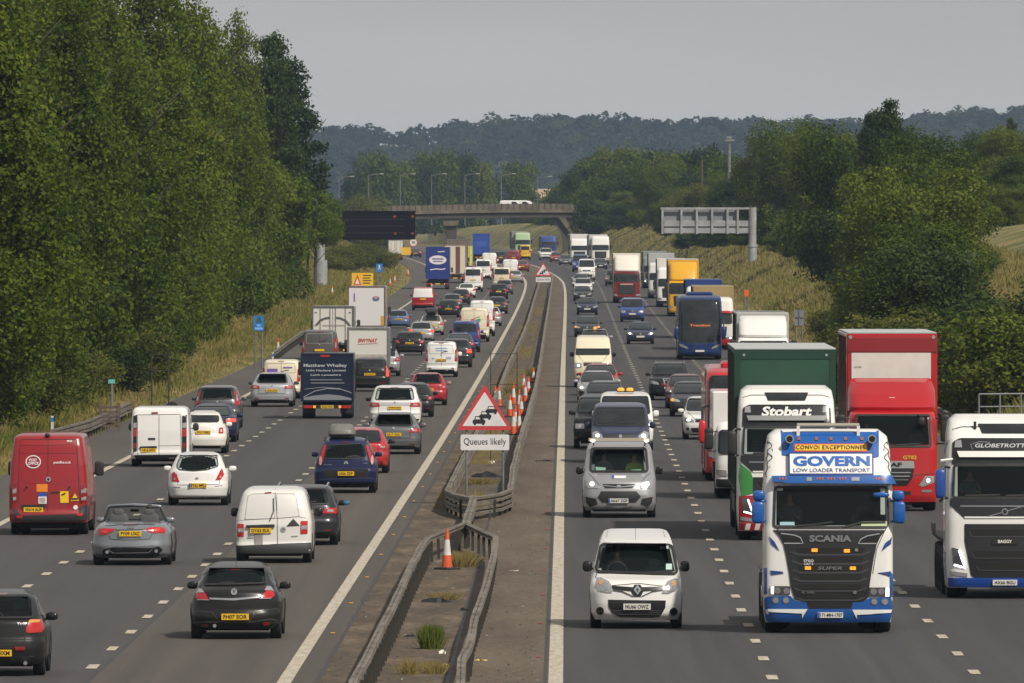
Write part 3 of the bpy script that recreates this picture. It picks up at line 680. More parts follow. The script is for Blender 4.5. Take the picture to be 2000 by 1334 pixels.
L_POP = leaf_mat("poplar_leaves", (.038, .066, .006), (.096, .140, .009), (.165, .190, .016), .44, objvar=.45)
L_BROAD = leaf_mat("broad_leaves", (.030, .056, .006), (.080, .122, .012), (.155, .180, .024), .42, objvar=.7)
L_DARK = leaf_mat("dark_leaves", (.016, .034, .009), (.038, .066, .015), (.075, .105, .024), objvar=.5)
L_OLIVE = leaf_mat("olive_leaves", (.050, .065, .012), (.105, .120, .020), (.175, .170, .036), .42, objvar=.5)
L_FAR = leaf_mat("far_wood_leaves", (.010, .022, .012), (.023, .038, .017), (.058, .070, .032), objvar=0)
M_BARK = mat("bark", (.055, .045, .035), .9, vary=.4, bump=.5, bscale=12)
M_GRASS = leaf_mat("grass_blades", (.075, .115, .014), (.19, .17, .045), (.31, .235, .10), .3, objvar=0)
def leaves(C, size, rng, up=.35, outv=None, asp=.62):
    """rhombic leaves at centres C (n,3)"""
    n = len(C); N = rng.normal(size=(n, 3)); N /= np.linalg.norm(N, axis=1)[:, None]
    if outv is not None: N = N + outv * .9
    N[:, 2] += up; N /= np.linalg.norm(N, axis=1)[:, None]
    T = rng.normal(size=(n, 3)); T -= N * (T * N).sum(1)[:, None]; T /= np.linalg.norm(T, axis=1)[:, None]
    B = np.cross(N, T); s = size * rng.uniform(.6, 1.35, n)[:, None]
    V = np.stack([C + T*s*.5, C + B*s*.5*asp, C - T*s*.5, C - B*s*.5*asp], 1).reshape(-1, 3)
    return V, np.arange(4*n).reshape(n, 4)
def crown(name, lobes, nclump, per, spread, size, m, seed, drop=0.0, inner=.25):
    rng = np.random.default_rng(seed); L = np.array(lobes, float)
    w = (L[:, 3] * L[:, 4] * L[:, 5]) ** (2/3); w /= w.sum()
    k = rng.choice(len(L), nclump, p=w); d = rng.normal(size=(nclump, 3)); d /= np.linalg.norm(d, axis=1)[:, None]
    r = np.where(rng.random(nclump) < inner, rng.uniform(.3, .85, nclump), rng.uniform(.82, 1.12, nclump))
    cc = L[k, :3] + d * L[k, 3:6] * r[:, None]
    tone_c = np.clip(rng.normal(.45, .16, nclump), 0, 1)
    C = np.repeat(cc, per, 0) + rng.normal(size=(nclump*per, 3)) * spread * np.array([1, 1, .8])
    outv = np.repeat(d, per, 0); tone = np.clip(np.repeat(tone_c, per) + rng.normal(0, .13, nclump*per), 0, 1)
    keep = C[:, 2] > .15; C, outv, tone = C[keep], outv[keep], tone[keep]
    V, Fq = leaves(C, size, rng, outv=outv); return np_mesh(name, V, Fq, m, tone)
def trunk_mesh(h, r, seed, limbs=7, lean=.3, zlo=.3, m=None):
    rg = random.Random(seed); mb = MB(); P = [(0, 0, -.4)]
    for k in range(1, 7): P.append((rg.uniform(-1, 1)*lean*k/6, rg.uniform(-1, 1)*lean*k/6, h*.85*k/6))
    mb.tube(P, r, 9, r2=r*.15)
    for i in range(limbs):
        z = h * rg.uniform(zlo, .72); a = rg.uniform(0, 6.28); L = h * rg.uniform(.14, .24)
        b = Vector((0, 0, z)); mb.tube([b, b + Vector((math.cos(a)*L*.5, math.sin(a)*L*.5, L*.45)), b + Vector((math.cos(a)*L, math.sin(a)*L, L*.9))], r*.38, 6, r2=r*.08)
    return mb.mesh("trunk", [M_BARK], 50)
def lobes_column(h, r, seed, n=22, base=.08):
    rg = random.Random(seed); out = []
    for i in range(n):
        t = base + (1 - base) * (i + .5) / n; w = r * (math.sin(math.pi * min(1, (t * .86 + .12))) ** .6) * rg.uniform(.75, 1.1)
        a = i * 2.4 + rg.uniform(-.5, .5); o = w * rg.uniform(.25, .6); q = w * rg.uniform(.5, .75)
        out.append((math.cos(a)*o, math.sin(a)*o, t*h*.97, q, q, q * rg.uniform(1.0, 1.5)))
    return out
def lobes_round(h, r, seed, n=16, base=.25):
    rg = random.Random(seed); out = [(0, 0, h*.55, r*.6, r*.6, h*.32)]
    for i in range(n):
        a = i * 2.4 + rg.uniform(-.4, .4); t = rg.uniform(base, .86); w = r * math.sqrt(max(.05, 1 - ((t - .5) / .55) ** 2)); o = w * rg.uniform(.5, .78); q = r * rg.uniform(.26, .44)
        out.append((math.cos(a)*o, math.sin(a)*o, t*h, q*1.1, q*1.1, q * rg.uniform(.8, 1.1)))
    return out
PROTO = {}
def proto(key, crown_me, trunk_me, h): PROTO[key] = (crown_me, trunk_me, h)
for i in range(3):
    proto("poplar%d" % i, crown("crown", lobes_column(24, 4.3, i + 1, 19, .05), 2700, 17, .34, .29, L_POP, i + 11, inner=.12), trunk_mesh(24, .35, i, 9), 24)
for i in range(2):
    proto("small%d" % i, crown("crown", lobes_round(11, 4.2, i + 3, 15, .1), 1600, 16, .30, .27, L_POP if i == 0 else L_BROAD, i + 21), trunk_mesh(11, .22, i + 4), 11)
proto("high0", crown("crown", lobes_round(11, 3.6, 77, 22, .66)[1:] + [(0, 0, 8.6, 2, 2, 1.8)], 1400, 16, .30, .28, L_POP, 78), trunk_mesh(11, .2, 79), 11)
for i, mm in enumerate((L_BROAD, L_DARK, L_OLIVE, L_BROAD)):
    proto("broad%d" % i, crown("crown", lobes_round(12, 4.4, i + 8, 17, .1), 2300, 15, .31, .26, mm, i + 31), trunk_mesh(12, .26, i + 8), 12)
for i, mm in enumerate((L_OLIVE, L_BROAD, L_DARK)):
    proto("bush%d" % i, crown("crown", lobes_round(4, 2.3, i + 15, 14, .05), 1000, 14, .22, .17, mm, i + 41), trunk_mesh(4, .09, i + 15, 5, zlo=.1), 4)
def lobes_pine(h, seed):
    rg = random.Random(seed); out = []
    for i in range(34):
        t = .36 + .62 * i / 33; w = 4.0 * (1 - t) ** .7 + .5; a = i * 2.4; o = w * rg.uniform(.35, 1.0)
        out.append((math.cos(a)*o, math.sin(a)*o, t*h + rg.uniform(-.3, .3), .55 + w*.18, .55 + w*.18, .5))
    return out
for i in range(2):
    proto("pine%d" % i, crown("crown", lobes_pine(18, i + 5), 1100, 15, .26, .30, L_DARK, i + 51, inner=.1), trunk_mesh(18, .3, i + 25, 10, .1), 18)
for i, mm in enumerate((L_BROAD, L_DARK)):
    proto("far%d" % i, crown("crown", lobes_round(15, 6.4, i + 35, 26, .04), 700, 12, .7, .8, mm, i + 61), trunk_mesh(15, .3, i + 35), 15)
NT = [0]
ZN = [(0, "cut by the left picture edge"), (110, "above the red post van"), (200, "left of the teal sign"), (290, "above the plain white van"), (350, "behind the thin metal frame"), (420, "above the grey off-roader"), (490, "left of the blue sign"), (560, "behind the blue sign"), (640, "beside the black gantry"), (1000, "left of the bridge"),
      (1180, "beside the bridge abutment"), (1250, "above the maroon lorry"), (1320, "above the yellow lorry"), (1400, "behind the grey gantry panel"), (1500, "around the grey gantry post"), (1600, "above the white truck"), (1700, "left of the dark spruce"), (1780, "above the red lorry"), (1850, "right of the red lorry"), (1930, "beside the brown field"), (9999, "at the right picture edge")]
def zone(px, D): return ("near, " if D < 620 else "far back, " if D > 1150 else "") + next(t for x, t in ZN if px <= x)
def tree(key, px, D, ytop, label, name="tree", group=None, wsc=1.0, cat="tree", seed=None):
    u = u_of(px, D); g = gz(D, u) if D < 3000 else 3.0; cm, tm, h0 = PROTO[key]
    h = max(2.2, (H - (ytop - YH) * D / F) - g); s = h / h0 / .98
    NT[0] += 1; rg = random.Random(NT[0] * 7 + 1)
    if group: label = label.split("|")[0] + (", " + zone(px, D) if D < 3000 else "")
    r = thing(name, label, cat, ((px - 1000) * D / F, D, g - .1), rg.uniform(0, 6.28), group)
    w = wsc * (s ** .6 if s < 1 else s ** .7)
    r.scale = (w, w, s); link("trunk", tm, r); link("crown", cm, r); return r
rgv = random.Random(5)
SIL_L = [(-400, -140), (300, -130), (380, -70), (410, 20), (435, 70), (468, 22), (492, 90), (520, 175), (545, 260), (560, 330), (600, 352), (635, 392), (662, 412), (690, 440), (740, 462)]
SIL_R = [(1100, 352), (1130, 330), (1170, 305), (1215, 293), (1260, 302), (1300, 292), (1350, 302), (1400, 292), (1440, 268), (1500, 262), (1540, 248), (1580, 262), (1620, 247), (1680, 244), (1720, 235), (1760, 245), (1800, 256), (1835, 285), (1865, 330), (1895, 375), (1918, 430)]
# left belt: tall poplars behind, shorter trees in front along the grass
k = 0
for D in (430, 480, 530, 585, 640, 700, 760, 825, 890):
    for v, kind in ((27, 0), (19, 1)):
        u = -mw(D) - 13.2 - v + rgv.uniform(-1.5, 1.5); px = 1000 + F / D * (xr(D) + u)
        if px < -190: px = rgv.uniform(-120, -20)
        yt = lin(SIL_L, px + 20) + (rgv.uniform(-20, 10) if kind == 0 else rgv.uniform(20, 160)); k += 1
        tree("poplar%d" % (k % 3), px, D, yt, "tall leafy poplar in the left belt", "poplar_tree", "tall poplars in the left tree belt", .9)
for px, D, yt in ((60, 600, -60), (180, 650, -90), (280, 700, -80), (350, 740, -40), (388, 790, 10), (120, 520, -20), (20, 470, 60), (240, 580, 110), (330, 660, 120), (425, 850, 130), (455, 900, 180), (490, 960, 250)):
    k += 1; tree("poplar%d" % (k % 3), px, D, yt, "tall leafy poplar in the left belt", "poplar_tree", "tall poplars in the left tree belt", .9)
tree("poplar1", 466, 870, 24, "slim poplar whose pointed tip stands against the sky left of the dark pine", "poplar_tree", wsc=.62)
tree("pine0", 530, 985, 78, "dark ragged tree standing against the sky at the end of the tall poplars", "dark_tree", wsc=.8)
tree("pine1", 562, 1010, 128, "dark tree with a branch reaching right over the distant hills", "dark_tree", wsc=.95)
tree("pine0", 545, 1000, 200, "lower dark tree between the ragged pine and the poplars", "dark_tree", wsc=.8)
front = [(5, 425, 470), (60, 440, 430), (118, 452, 470), (165, 480, 400), (40, 475, 330), (220, 520, 420), (270, 560, 350), (310, 600, 400), (150, 540, 300), (360, 650, 360), (345, 620, 470), (400, 700, 400), (425, 760, 330), (455, 800, 420),
         (470, 840, 300), (500, 900, 380), (520, 930, 300), (545, 1000, 380), (575, 1060, 345), (600, 1100, 360), (556, 980, 440), (612, 1200, 395), (640, 1210, 402), (632, 1200, 430), (515, 900, 470), (480, 860, 480), (440, 780, 500), (628, 1130, 408), (628, 1140, 388), (585, 1120, 350), (612, 1240, 372), (520, 890, 330), (556, 950, 336), (500, 860, 300)]
for i, (px, D, yt) in enumerate(front):
    px -= (2.6 if D < 1000 else .6) * F / D
    if px < -120: px += 60
    tree("high0" if D >= 1040 else "small%d" % (i % 2), px, D, yt, "shorter bushy tree edging the left belt", "bushy_tree", "shorter trees along the edge of the left belt", .85 if D >= 1000 else 1.2 if px > 480 else .95)
for i, (px, D, yt) in enumerate([(345, 560, 640), (365, 575, 650), (300, 530, 690), (150, 455, 690), (75, 440, 700), (15, 425, 690), (210, 490, 690), (420, 720, 610), (455, 800, 580), (500, 880, 560), (540, 960, 545), (552, 1060, 545), (250, 510, 680), (392, 640, 620),
        (655, 1330, 500), (690, 1380, 478), (720, 1420, 474), (745, 1460, 480), (672, 1340, 482), (600, 1900, 392), (640, 1900, 382), (675, 1900, 384), (700, 1910, 392), (560, 1890, 400), (730, 1950, 398), (620, 1850, 420)]):
    if px < 590: px -= 2.2 * F / D
    tree("bush%d" % (0 if px > 590 else i % 3), px, D, yt, "low bush at the foot of the left trees" if px < 590 else "olive green bush on the far left embankment", "bush",
         "bushes at the foot of the left trees" if px < 590 else "bushes on the far left embankment", 1.25, "bush")
# right belt
k = 0
for D in range(520, 2000, 62):
    for v in (13, 20, 28):
        u = 14.2 + v + rgv.uniform(-1.5, 1.5) - (6 if D > 1500 else 0) + (0 if D < 700 else (6 if D < 1300 else 3)); px = 1000 + F / D * (xr(D) + u)
        if px > (1790 if D < 800 else 1870) or px < 1100: continue
        sil = lin(SIL_R, px); yb = H - gz(D, u); ymax = YH + F / D * (yb - 5.5)
        yt = min(ymax, sil + (rgv.uniform(0, 25) if v == 27 else rgv.uniform(15, 120)))
        k += 1; kk = rgv.choice((0, 0, 1, 2, 3)); 
        tree("broad%d" % kk, px, D, yt, ["mid green tree of the right wood", "very dark green tree of the right wood", "olive green tree of the right wood", "mid green tree of the right wood"][kk],
             "broadleaf_tree", ["mid green trees of the right wood", "dark green trees of the right wood", "olive trees of the right wood", "mid green trees of the right wood"][kk], 1.0)
for px, D, yt, kk, lab in [(1540, 1260, 238, 3, "tall bright green tree above the grey gantry post"), (1508, 1330, 262, 2, "pale green tree immediately left of the tall bright tree"), (1600, 1130, 256, 0, "green tree on the right shoulder of the tall bright tree"),
        (1655, 930, 250, 3, "green round tree left of the dark spruce tips"), (1790, 820, 258, 0, "tree right of the dark spruce with a rounded top"), (1815, 780, 300, 3, "green tree on the falling right edge of the wood"),
        (1782, 640, 335, 3, "large dark tree in the middle of the right wood"), (1740, 680, 385, 0, "dark leafy tree above the white truck"), (1790, 590, 430, 0, "dark tree above the red lorry"), (1805, 560, 450, 1, "big very dark tree at the right edge of the wood beside the open field"),
        (1760, 560, 520, 3, "leafy tree low in front of the dark ones above the red lorry"), (1835, 575, 520, 1, "dark tree leaning over the open field on the right"), (1870, 760, 400, 3, "small green tree beside the open brown field"),
        (1430, 1420, 330, 1, "dark tree behind the grey sign back"), (1375, 1480, 350, 2, "olive bushy tree behind the grey sign back"), (1325, 1600, 365, 2, "olive tree left of the grey sign back")]:
    tree("broad%d" % kk, px, D, yt, lab, "broadleaf_tree", wsc=1.0)
for i, (px, D, yt) in enumerate([(1345, 1500, 462), (1372, 1470, 452), (1400, 1420, 448), (1428, 1390, 440), (1455, 1350, 442), (1482, 1330, 450), (1505, 1290, 462), (1530, 1220, 480), (1560, 1150, 492), (1595, 1060, 508), (1500, 1400, 430), (1430, 1500, 420), (1375, 1560, 425), (1310, 1640, 420), (1340, 1600, 430)]):
    tree("broad%d" % (1, 0, 3)[i % 3], px, D, yt, "low spreading tree under the wood's edge", "broadleaf_tree", "low trees at the foot of the right wood", 1.35)
tree("pine0", 1700, 900, 226, "left of two dark spruce tips rising above the right wood", "spruce_tree", wsc=.55)
tree("pine1", 1735, 880, 205, "tallest dark spruce rising above the right wood against the hills", "spruce_tree", wsc=.75)
tree("pine1", 1975, 1150, 236, "dark spruce behind the far right trees above the brown field", "spruce_tree", wsc=.5)
for px, D, yt, kk in [(1925, 1100, 262, 3), (1960, 1080, 250, 0), (2000, 1100, 255, 1), (1990, 1000, 300, 0), (1945, 1020, 330, 1), (1915, 1050, 350, 0), (1970, 980, 360, 3)]:
    tree("broad%d" % kk, px, D, yt, "leafy skyline tree", "broadleaf_tree", "trees above the brown field on the far right", .9)
for i, (px, D, yt) in enumerate([(1700, 520, 625), (1740, 500, 640), (1790, 490, 650), (1835, 480, 640), (1880, 470, 660), (1930, 460, 650), (1975, 450, 640), (2010, 450, 600), (1700, 800, 560), (1735, 720, 565), (1740, 640, 590), (1675, 860, 545), (1700, 600, 630), (1960, 480, 600),
        (1995, 470, 560), (1760, 520, 610), (1850, 500, 620), (1455, 1400, 500), (1415, 1450, 490), (1900, 490, 640), (1680, 660, 620), (1640, 720, 600)]):
    tree("bush%d" % (i % 3), px, D, yt, "bush in the grass before the right wood", "bush", "bushes in front of the right wood", 1.3, "bush")
for px, D, yt, kk in [(1130, 2250, 335, 1), (1165, 2200, 312, 0), (1205, 2150, 292, 0), (1245, 2100, 298, 0), (1285, 2050, 305, 1), (1325, 1950, 300, 0), (1370, 1850, 296, 1), (1405, 1750, 305, 0), (1150, 2120, 365, 0), (1195, 2080, 350, 0), (1240, 2000, 345, 1),
        (1120, 2150, 385, 1), (1280, 1950, 350, 0), (1320, 1850, 345, 0), (1175, 2060, 395, 0), (1220, 2000, 390, 1), (1265, 1900, 385, 0), (1350, 1700, 350, 1), (1095, 2500, 372, 0), (1110, 2400, 352, 0), (1075, 2600, 385, 0), (1300, 1800, 395, 0), (1145, 2060, 410, 1), (1158, 1930, 392, 1), (1185, 1960, 405, 0), (1215, 1880, 402, 1), (1250, 1820, 408, 0), (1285, 1760, 405, 1)]:
    tree("far%d" % kk, px, D, yt, "rounded green tree on the far cutting", "broadleaf_tree", "trees on the cutting right of the bridge", .85)
for i, (px, yt, lab) in enumerate([(735, 303, "leftmost tree of the clump behind the bridge lamp posts"), (700, 345, "small tree at the left end of the clump behind the bridge"), (775, 318, "second tree of the clump, left of the gap behind the bridge"), (812, 330, "lower tree just left of the gap behind the bridge"),
        (850, 300, "twin topped tree right of the gap behind the bridge"), (890, 308, "broad tree in the middle of the clump behind the bridge"), (925, 318, "right hand tree of the clump behind the bridge"), (950, 345, "lowest tree at the right end of the clump behind the bridge"), (1015, 319, "round tree standing alone right of the clump behind the bridge")]):
    tree("far%d" % (i % 2), px, 2750 + 20*i, yt, lab, "distant_tree", wsc=.72)

for i in range(46):
    D = rgv.uniform(1500, 2450); v_ = rgv.uniform(7, 16); px = 1000 + F / D * (xr(D) + 14.2 + v_)
    if D < 1750 and v_ < 12: continue
    tree("bush%d" % rgv.choice((0, 1, 1)), px, D, YH + F / D * (H - gz(D, 14.2 + v_) - rgv.uniform(2.2, 4.2)), "green scrub bush on the cutting", "bush", "scrub bushes on the cutting near the bridge", 1.6, "bush")
# grass
def pnoise(x, y):
    return (np.sin(x*.9 + 1.3*np.sin(y*.11)) + np.sin(y*.17 + x*.5) + np.sin(y*.043 + 2.1) + .6*np.sin(y*.51 + x*2.1)) / 3.6
def grass(side, n, D0, D1, vmax, seed, hmax, name):
    rng = np.random.default_rng(seed); t = rng.random(n); e = 1.2
    D = (D0 ** -e + t * (D1 ** -e - D0 ** -e)) ** (-1/e); v = rng.random(n) ** .85 * vmax + .05
    Dg = np.arange(60, 2610, 10.0); XR = np.array([xr(d) for d in Dg]); MW = np.array([mw(d) for d in Dg]); xrD = np.interp(D, Dg, XR); mwD = np.interp(D, Dg, MW)
    u = (-mwD - 13.2 - v) if side == 'L' else (14.2 + v)
    # heights from a grid
    vg = np.linspace(0, vmax + 1, 40); G = np.array([[gz(d, (-mw(d) - 13.2 - w - 1e-4) if side == 'L' else 14.2 + w + 1e-4) for w in vg] for d in Dg])
    di = (D - 60) / 10; vi = v / vg[1]; i0 = di.astype(int); j0 = vi.astype(int); a = (di - i0); b = (vi - j0)
    z = G[i0, j0]*(1-a)*(1-b) + G[i0+1, j0]*a*(1-b) + G[i0, j0+1]*(1-a)*b + G[i0+1, j0+1]*a*b
    x = xrD + u; P = pnoise(v, D) * .45 + .55 * (np.sin(x*1.7 + 2*np.sin(D*.023)) * np.sin(D*.031 + 1.4*np.sin(x*.6)) + .5*np.sin(x*3.1 + D*.013)); P *= np.clip(700 / D, .35, 1)
    h = hmax * np.clip(.12 + v / 3.5, .12, 1) * rng.uniform(.35, 1.15, n) * (1 + .35 * P) * np.clip(1.25 - D / 2400, .45, 1); w = .018 * np.maximum(1, D / 420) * rng.uniform(.7, 1.6, n)
    th = rng.uniform(0, math.pi, n); lean = rng.normal(0, .28, (n, 2)) * h[:, None]
    dx, dy = np.cos(th) * w, np.sin(th) * w
    B0 = np.stack([x - dx, D - dy, z - .05], 1); B1 = np.stack([x + dx, D + dy, z - .05], 1); M1 = np.stack([x + lean[:, 0]*.4 + dx*.8, D + lean[:, 1]*.4, z + h*.6], 1); T = np.stack([x + lean[:, 0], D + lean[:, 1], z + h], 1)
    V = np.stack([B0, B1, M1, T], 1).reshape(-1, 3); Fq = np.arange(4*n).reshape(n, 4)
    tone = np.clip((.50 if side == 'L' else .58) - .36 * P + rng.normal(0, .11, n) + np.where(v < 1.6, .2, 0), 0, 1)
    me = np_mesh(name, V, Fq, M_GRASS, tone); tag(link(name, me), kind="stuff")
grass('L', 170000, 300, 1900, 15, 3, .62, "verge_grass")
grass('R', 150000, 380, 2100, 16, 4, .68, "verge_grass")
def tuft(label, px, py, w, h, n, tone, seed, name="weed"):
    p = ground_at(px, py); rng = np.random.default_rng(seed); 
    bx = rng.normal(0, w*.22, n); by = rng.normal(0, w*.4, n); hh = h * rng.uniform(.4, 1.1, n); lx = bx * 1.6 + rng.normal(0, w*.16, n); ly = by*1.2 + rng.normal(0, w*.2, n); ww = rng.uniform(.003, .008, n)
    V = np.stack([np.stack([bx - ww, by, 0*bx], 1), np.stack([bx + ww, by, 0*bx], 1), np.stack([lx*.6 + bx*.4 + ww*1.4, (by + ly)/2, hh*.6], 1), np.stack([lx, ly, hh], 1)], 1).reshape(-1, 3)
    me = np_mesh(name, V, np.arange(4*n).reshape(n, 4), M_GRASS, np.clip(rng.normal(tone, .13, n), 0, 1)); o = link(name, me); o.location = p; tag(o, label, "plant")
tuft("bright green weed growing alone in the gravel between the near guard rails", 843, 1268, .30, .46, 1300, .06, 1)
tuft("dry golden grass tuft behind the orange and white cone", 903, 1108, .5, .38, 900, .80, 2)
tuft("greener grass left of the golden tuft beside the cone", 889, 1106, .25, .30, 350, .2, 12)
tuft("straw coloured dead grass in the middle of the near median", 868, 1172, .5, .18, 350, .80, 3)
tuft("dead grass tuft at the bottom of the picture beside the left rail", 798, 1318, .3, .30, 260, .80, 4)
tuft("dead grass tuft at the bottom of the picture left of the right rail", 848, 1316, .4, .24, 350, .80, 5)
tuft("sparse dry grass under the tyre debris below the queue sign", 935, 946, .9, .2, 700, .75, 6)
tuft("dry grass between the rails behind the queue sign plate", 1002, 770, .7, .5, 700, .7, 7)
tuft("dry weeds along the foot of the right rail beyond the cones", 1040, 735, .5, .5, 500, .6, 8)
def median_scrub():
    rng = np.random.default_rng(9); n = 9000; D = rng.uniform(330, 1300, n) ; D = 330 + (D - 330) * rng.random(n)
    Dg = np.arange(60, 2610, 10.0); x0 = np.interp(D, Dg, [xr(d) for d in Dg]); m_ = np.interp(D, Dg, [mw(d) for d in Dg]); z = np.interp(D, Dg, [zr(d) for d in Dg])
    keep = pnoise(D*.7, D) > .1; D, x0, m_, z = D[keep], x0[keep], m_[keep], z[keep]; n = len(D)
    x = x0 - m_ + 1.0 + rng.random(n) * 1.3; h = rng.uniform(.05, .26, n); w = rng.uniform(.01, .03, n)
    V = np.stack([np.stack([x - w, D, z], 1), np.stack([x + w, D, z], 1), np.stack([x + rng.normal(0, .08, n), D, z + h], 1)], 1).reshape(-1, 3)
    tag(link("median_scrub", np_mesh("median_scrub", V, np.arange(3*n).reshape(n, 3), M_GRASS, np.clip(rng.normal(.8, .15, n), 0, 1))), kind="stuff")
median_scrub()

# distant wooded hills
RIDGE = [(-600, 270), (200, 262), (560, 262), (640, 256), (700, 252), (760, 257), (820, 254), (880, 252), (960, 246), (1060, 245), (1120, 240), (1180, 240), (1240, 245), (1340, 247), (1400, 246), (1440, 250), (1520, 250), (1600, 244), (1680, 240), (1760, 232), (1820, 228), (1880, 226), (1960, 218), (2050, 212), (2600, 200)]
def hill_z(x, y):
    px = 1000 + x * F / y; zr_ = H + (YH - lin(RIDGE, px) - 26) * 6400 / F if False else H + (YH - (lin(RIDGE, px) + 28)) * 6400 / F
    t = min(1, max(0, (y - 5450) / 950)); t = t*t*(3 - 2*t); fold = 2.5 * math.sin(x*.021 + y*.004) + 1.8 * math.sin(x*.047 + 1.0)
    return 1.0 + (zr_ - 1.0 + fold * .4) * t + fold * t * (1 - t) * 3
def make_hills():
    ys = list(range(5200, 6500, 50)) + [6700, 7200]; xs = np.linspace(-700, 800, 91); V = []
    for y in ys:
        for x in xs: V.append((x * y / 6000, y, hill_z(x * y / 6000, min(y, 6400)) - (0 if y <= 6400 else (y - 6400) * .02)))
    n = len(xs); Fs = [(i*n + k, i*n + k + 1, (i+1)*n + k + 1, (i+1)*n + k) for i in range(len(ys)-1) for k in range(n-1)]
    tag(link("hills", np_mesh("hills", np.array(V), np.array(Fs), mat("hill_floor", (.03, .04, .015), .95), smooth=True)), kind="structure")
    rng = np.random.default_rng(17); C = []; T = []; O = []; rg = random.Random(8)
    for i in range(3400):
        y = rg.uniform(5500, 6430); x = rg.uniform(-540, 640) * y / 6000; px = 1000 + x*F/y
        if px < 500 or px > 2080: continue
        R = rg.uniform(4.5, 9.0) * (1.25 if rg.random() < .12 else 1); g = hill_z(x, min(y, 6400)); tone = min(1, max(0, rg.gauss(.42, .22))); n = int(130 * (R/6.5) ** 2)
        d = rng.normal(size=(n, 3)); d[:, 2] = np.abs(d[:, 2]) * 1.1 - .15; d[:, 1] = -np.abs(d[:, 1]) * (1 if rg.random() < .7 else -1); d /= np.linalg.norm(d, axis=1)[:, None]
        lump = 1 + .16 * np.sin(d[:, 0]*5 + i) * np.cos(d[:, 2]*6 + i*2)
        C.append(np.array([x, y, g + 3.5]) + d * np.array([R, R, R * rg.uniform(.75, 1.05)]) * (lump * rng.uniform(.85, 1.08, n))[:, None]); O.append(d); T.append(np.clip(tone + rng.normal(0, .10, n), 0, 1))
    C = np.concatenate(C); O = np.concatenate(O); T = np.concatenate(T); V, Fq = leaves(C, 2.3, rng, outv=O*1.4, asp=.8)
    tag(link("distant_woodland", np_mesh("distant_woodland", V, Fq, L_FAR, T)), kind="stuff")
make_hills()
# tan stubble field far behind the bridge
strip_f = MB(); strip_f.add([(( 1040-1000)*4200/F, 4200, 14), ((1095-1000)*4200/F, 4200, 14), ((1095-1000)*4300/F, 4300, 19.5), ((1040-1000)*4300/F, 4300, 19.5), ((1040-1000)*4200/F, 4210, 2), ((1095-1000)*4200/F, 4210, 2)], [(0, 1, 2, 3), (4, 5, 1, 0)])
tag(strip_f.build("stubble_field", mat("stubble", (.42, .30, .18), .95)), kind="structure")

# lamp posts along the far slip road and the camera mast
M_LAMP = mat("lamp_post", (.17, .17, .165), .7)
lp = MB(); lp.tube([(0, 0, 0), (0, 0, 10.2)], .09, 8, r2=.06); lp_me = lp.mesh("post", [M_LAMP], 40)
la = MB().tube([(0, 0, 10.1), (1.2, 0, 10.35), (2.3, 0, 10.4)], .06, 6).mesh("arm", [M_LAMP], 40)
lh = MB().box(2.2, 3.1, -.15, .15, 10.34, 10.52, bev=.05).mesh("lamp_head", [mat("lamp_head", (.36, .34, .31), .6)])
for i, px in enumerate((662, 720, 782, 843, 908, 979, 1050, 612)):
    D = 2350 + 20*i; z = H - (340 + (5 if px in (662, 1050) else 0) - YH) * D / F - 10.4
    r = thing("street_lamp", ["second", "third", "fourth", "fifth", "sixth", "seventh", "eighth", "first"][i] + " tall grey street lamp from the left behind the distant bridge", "street lamp", ((px - 1000)*D/F, D, z), 0, "street lamps behind the bridge"); link("post", lp_me, r); link("arm", la, r); link("lamp_head", lh, r)
D = 1430; z0 = gz(D, u_of(1424, D)); r = thing("camera_mast", "grey mast with a flat camera head rising above the right wood", "mast", ((1424-1000)*D/F, D, z0)); zt = H - (278 - YH)*D/F - z0
MB().tube([(0, 0, 0), (0, 0, zt)], .2, 12).build("mast", M_GALV, r, 40); MB().box(-.55, .55, -.3, .3, zt, zt + .35, bev=.08).build("platform", M_GALV, r); MB().box(-.35, .35, -.25, .25, zt + .35, zt + .7, bev=.08).build("camera_housing", M_LAMP, r)
p = at(1371, 1500, 345); r = thing("bare_pole", "short brown pole standing above the olive trees left of the camera mast", "pole", (p.x, 1500, gz(1500, u_of(1371, 1500)))); MB().tube([(0, 0, 0), (0, 0, H - (312-YH)*1500/F - r.location.z)], .12, 8, r2=.08).build("pole", M_WOOD, r, 40)
p = at(1848, 640, 348); r = thing("street_lamp", "lone street lamp head showing between the trees at the right of the wood", "street lamp", (p.x + 3.2, 860, gz(860, 25))); zt = H - (352 - YH)*860/F - r.location.z
MB().tube([(0, 0, 0), (0, 0, zt)], .09, 8).build("post", M_LAMP, r, 40); MB().tube([(0, 0, zt), (1.2, 0, zt + .05)], .05, 6).build("arm", M_LAMP, r, 40); MB().box(1.1, 1.9, -.14, .14, zt, zt + .14, bev=.04).build("lamp_head", MATS["lamp_head"], r)

# haze over the whole scene
def make_haze(dens):
    o = MB().box(-9600, 9600, -120, 22500, -2.0, 92).build("haze", new_mat("haze_air")[0]); tag(o, kind="stuff")
    m = o.data.materials[0]; n, l = m.node_tree.nodes, m.node_tree.links; n.remove(n["Principled BSDF"])
    v = n.new("ShaderNodeVolumePrincipled"); v.inputs["Color"].default_value = (.56, .74, 1.0, 1); v.inputs["Density"].default_value = dens; v.inputs["Anisotropy"].default_value = .2
    l.new(v.outputs[0], n["Material Output"].inputs["Volume"])
make_haze(5.6e-5)
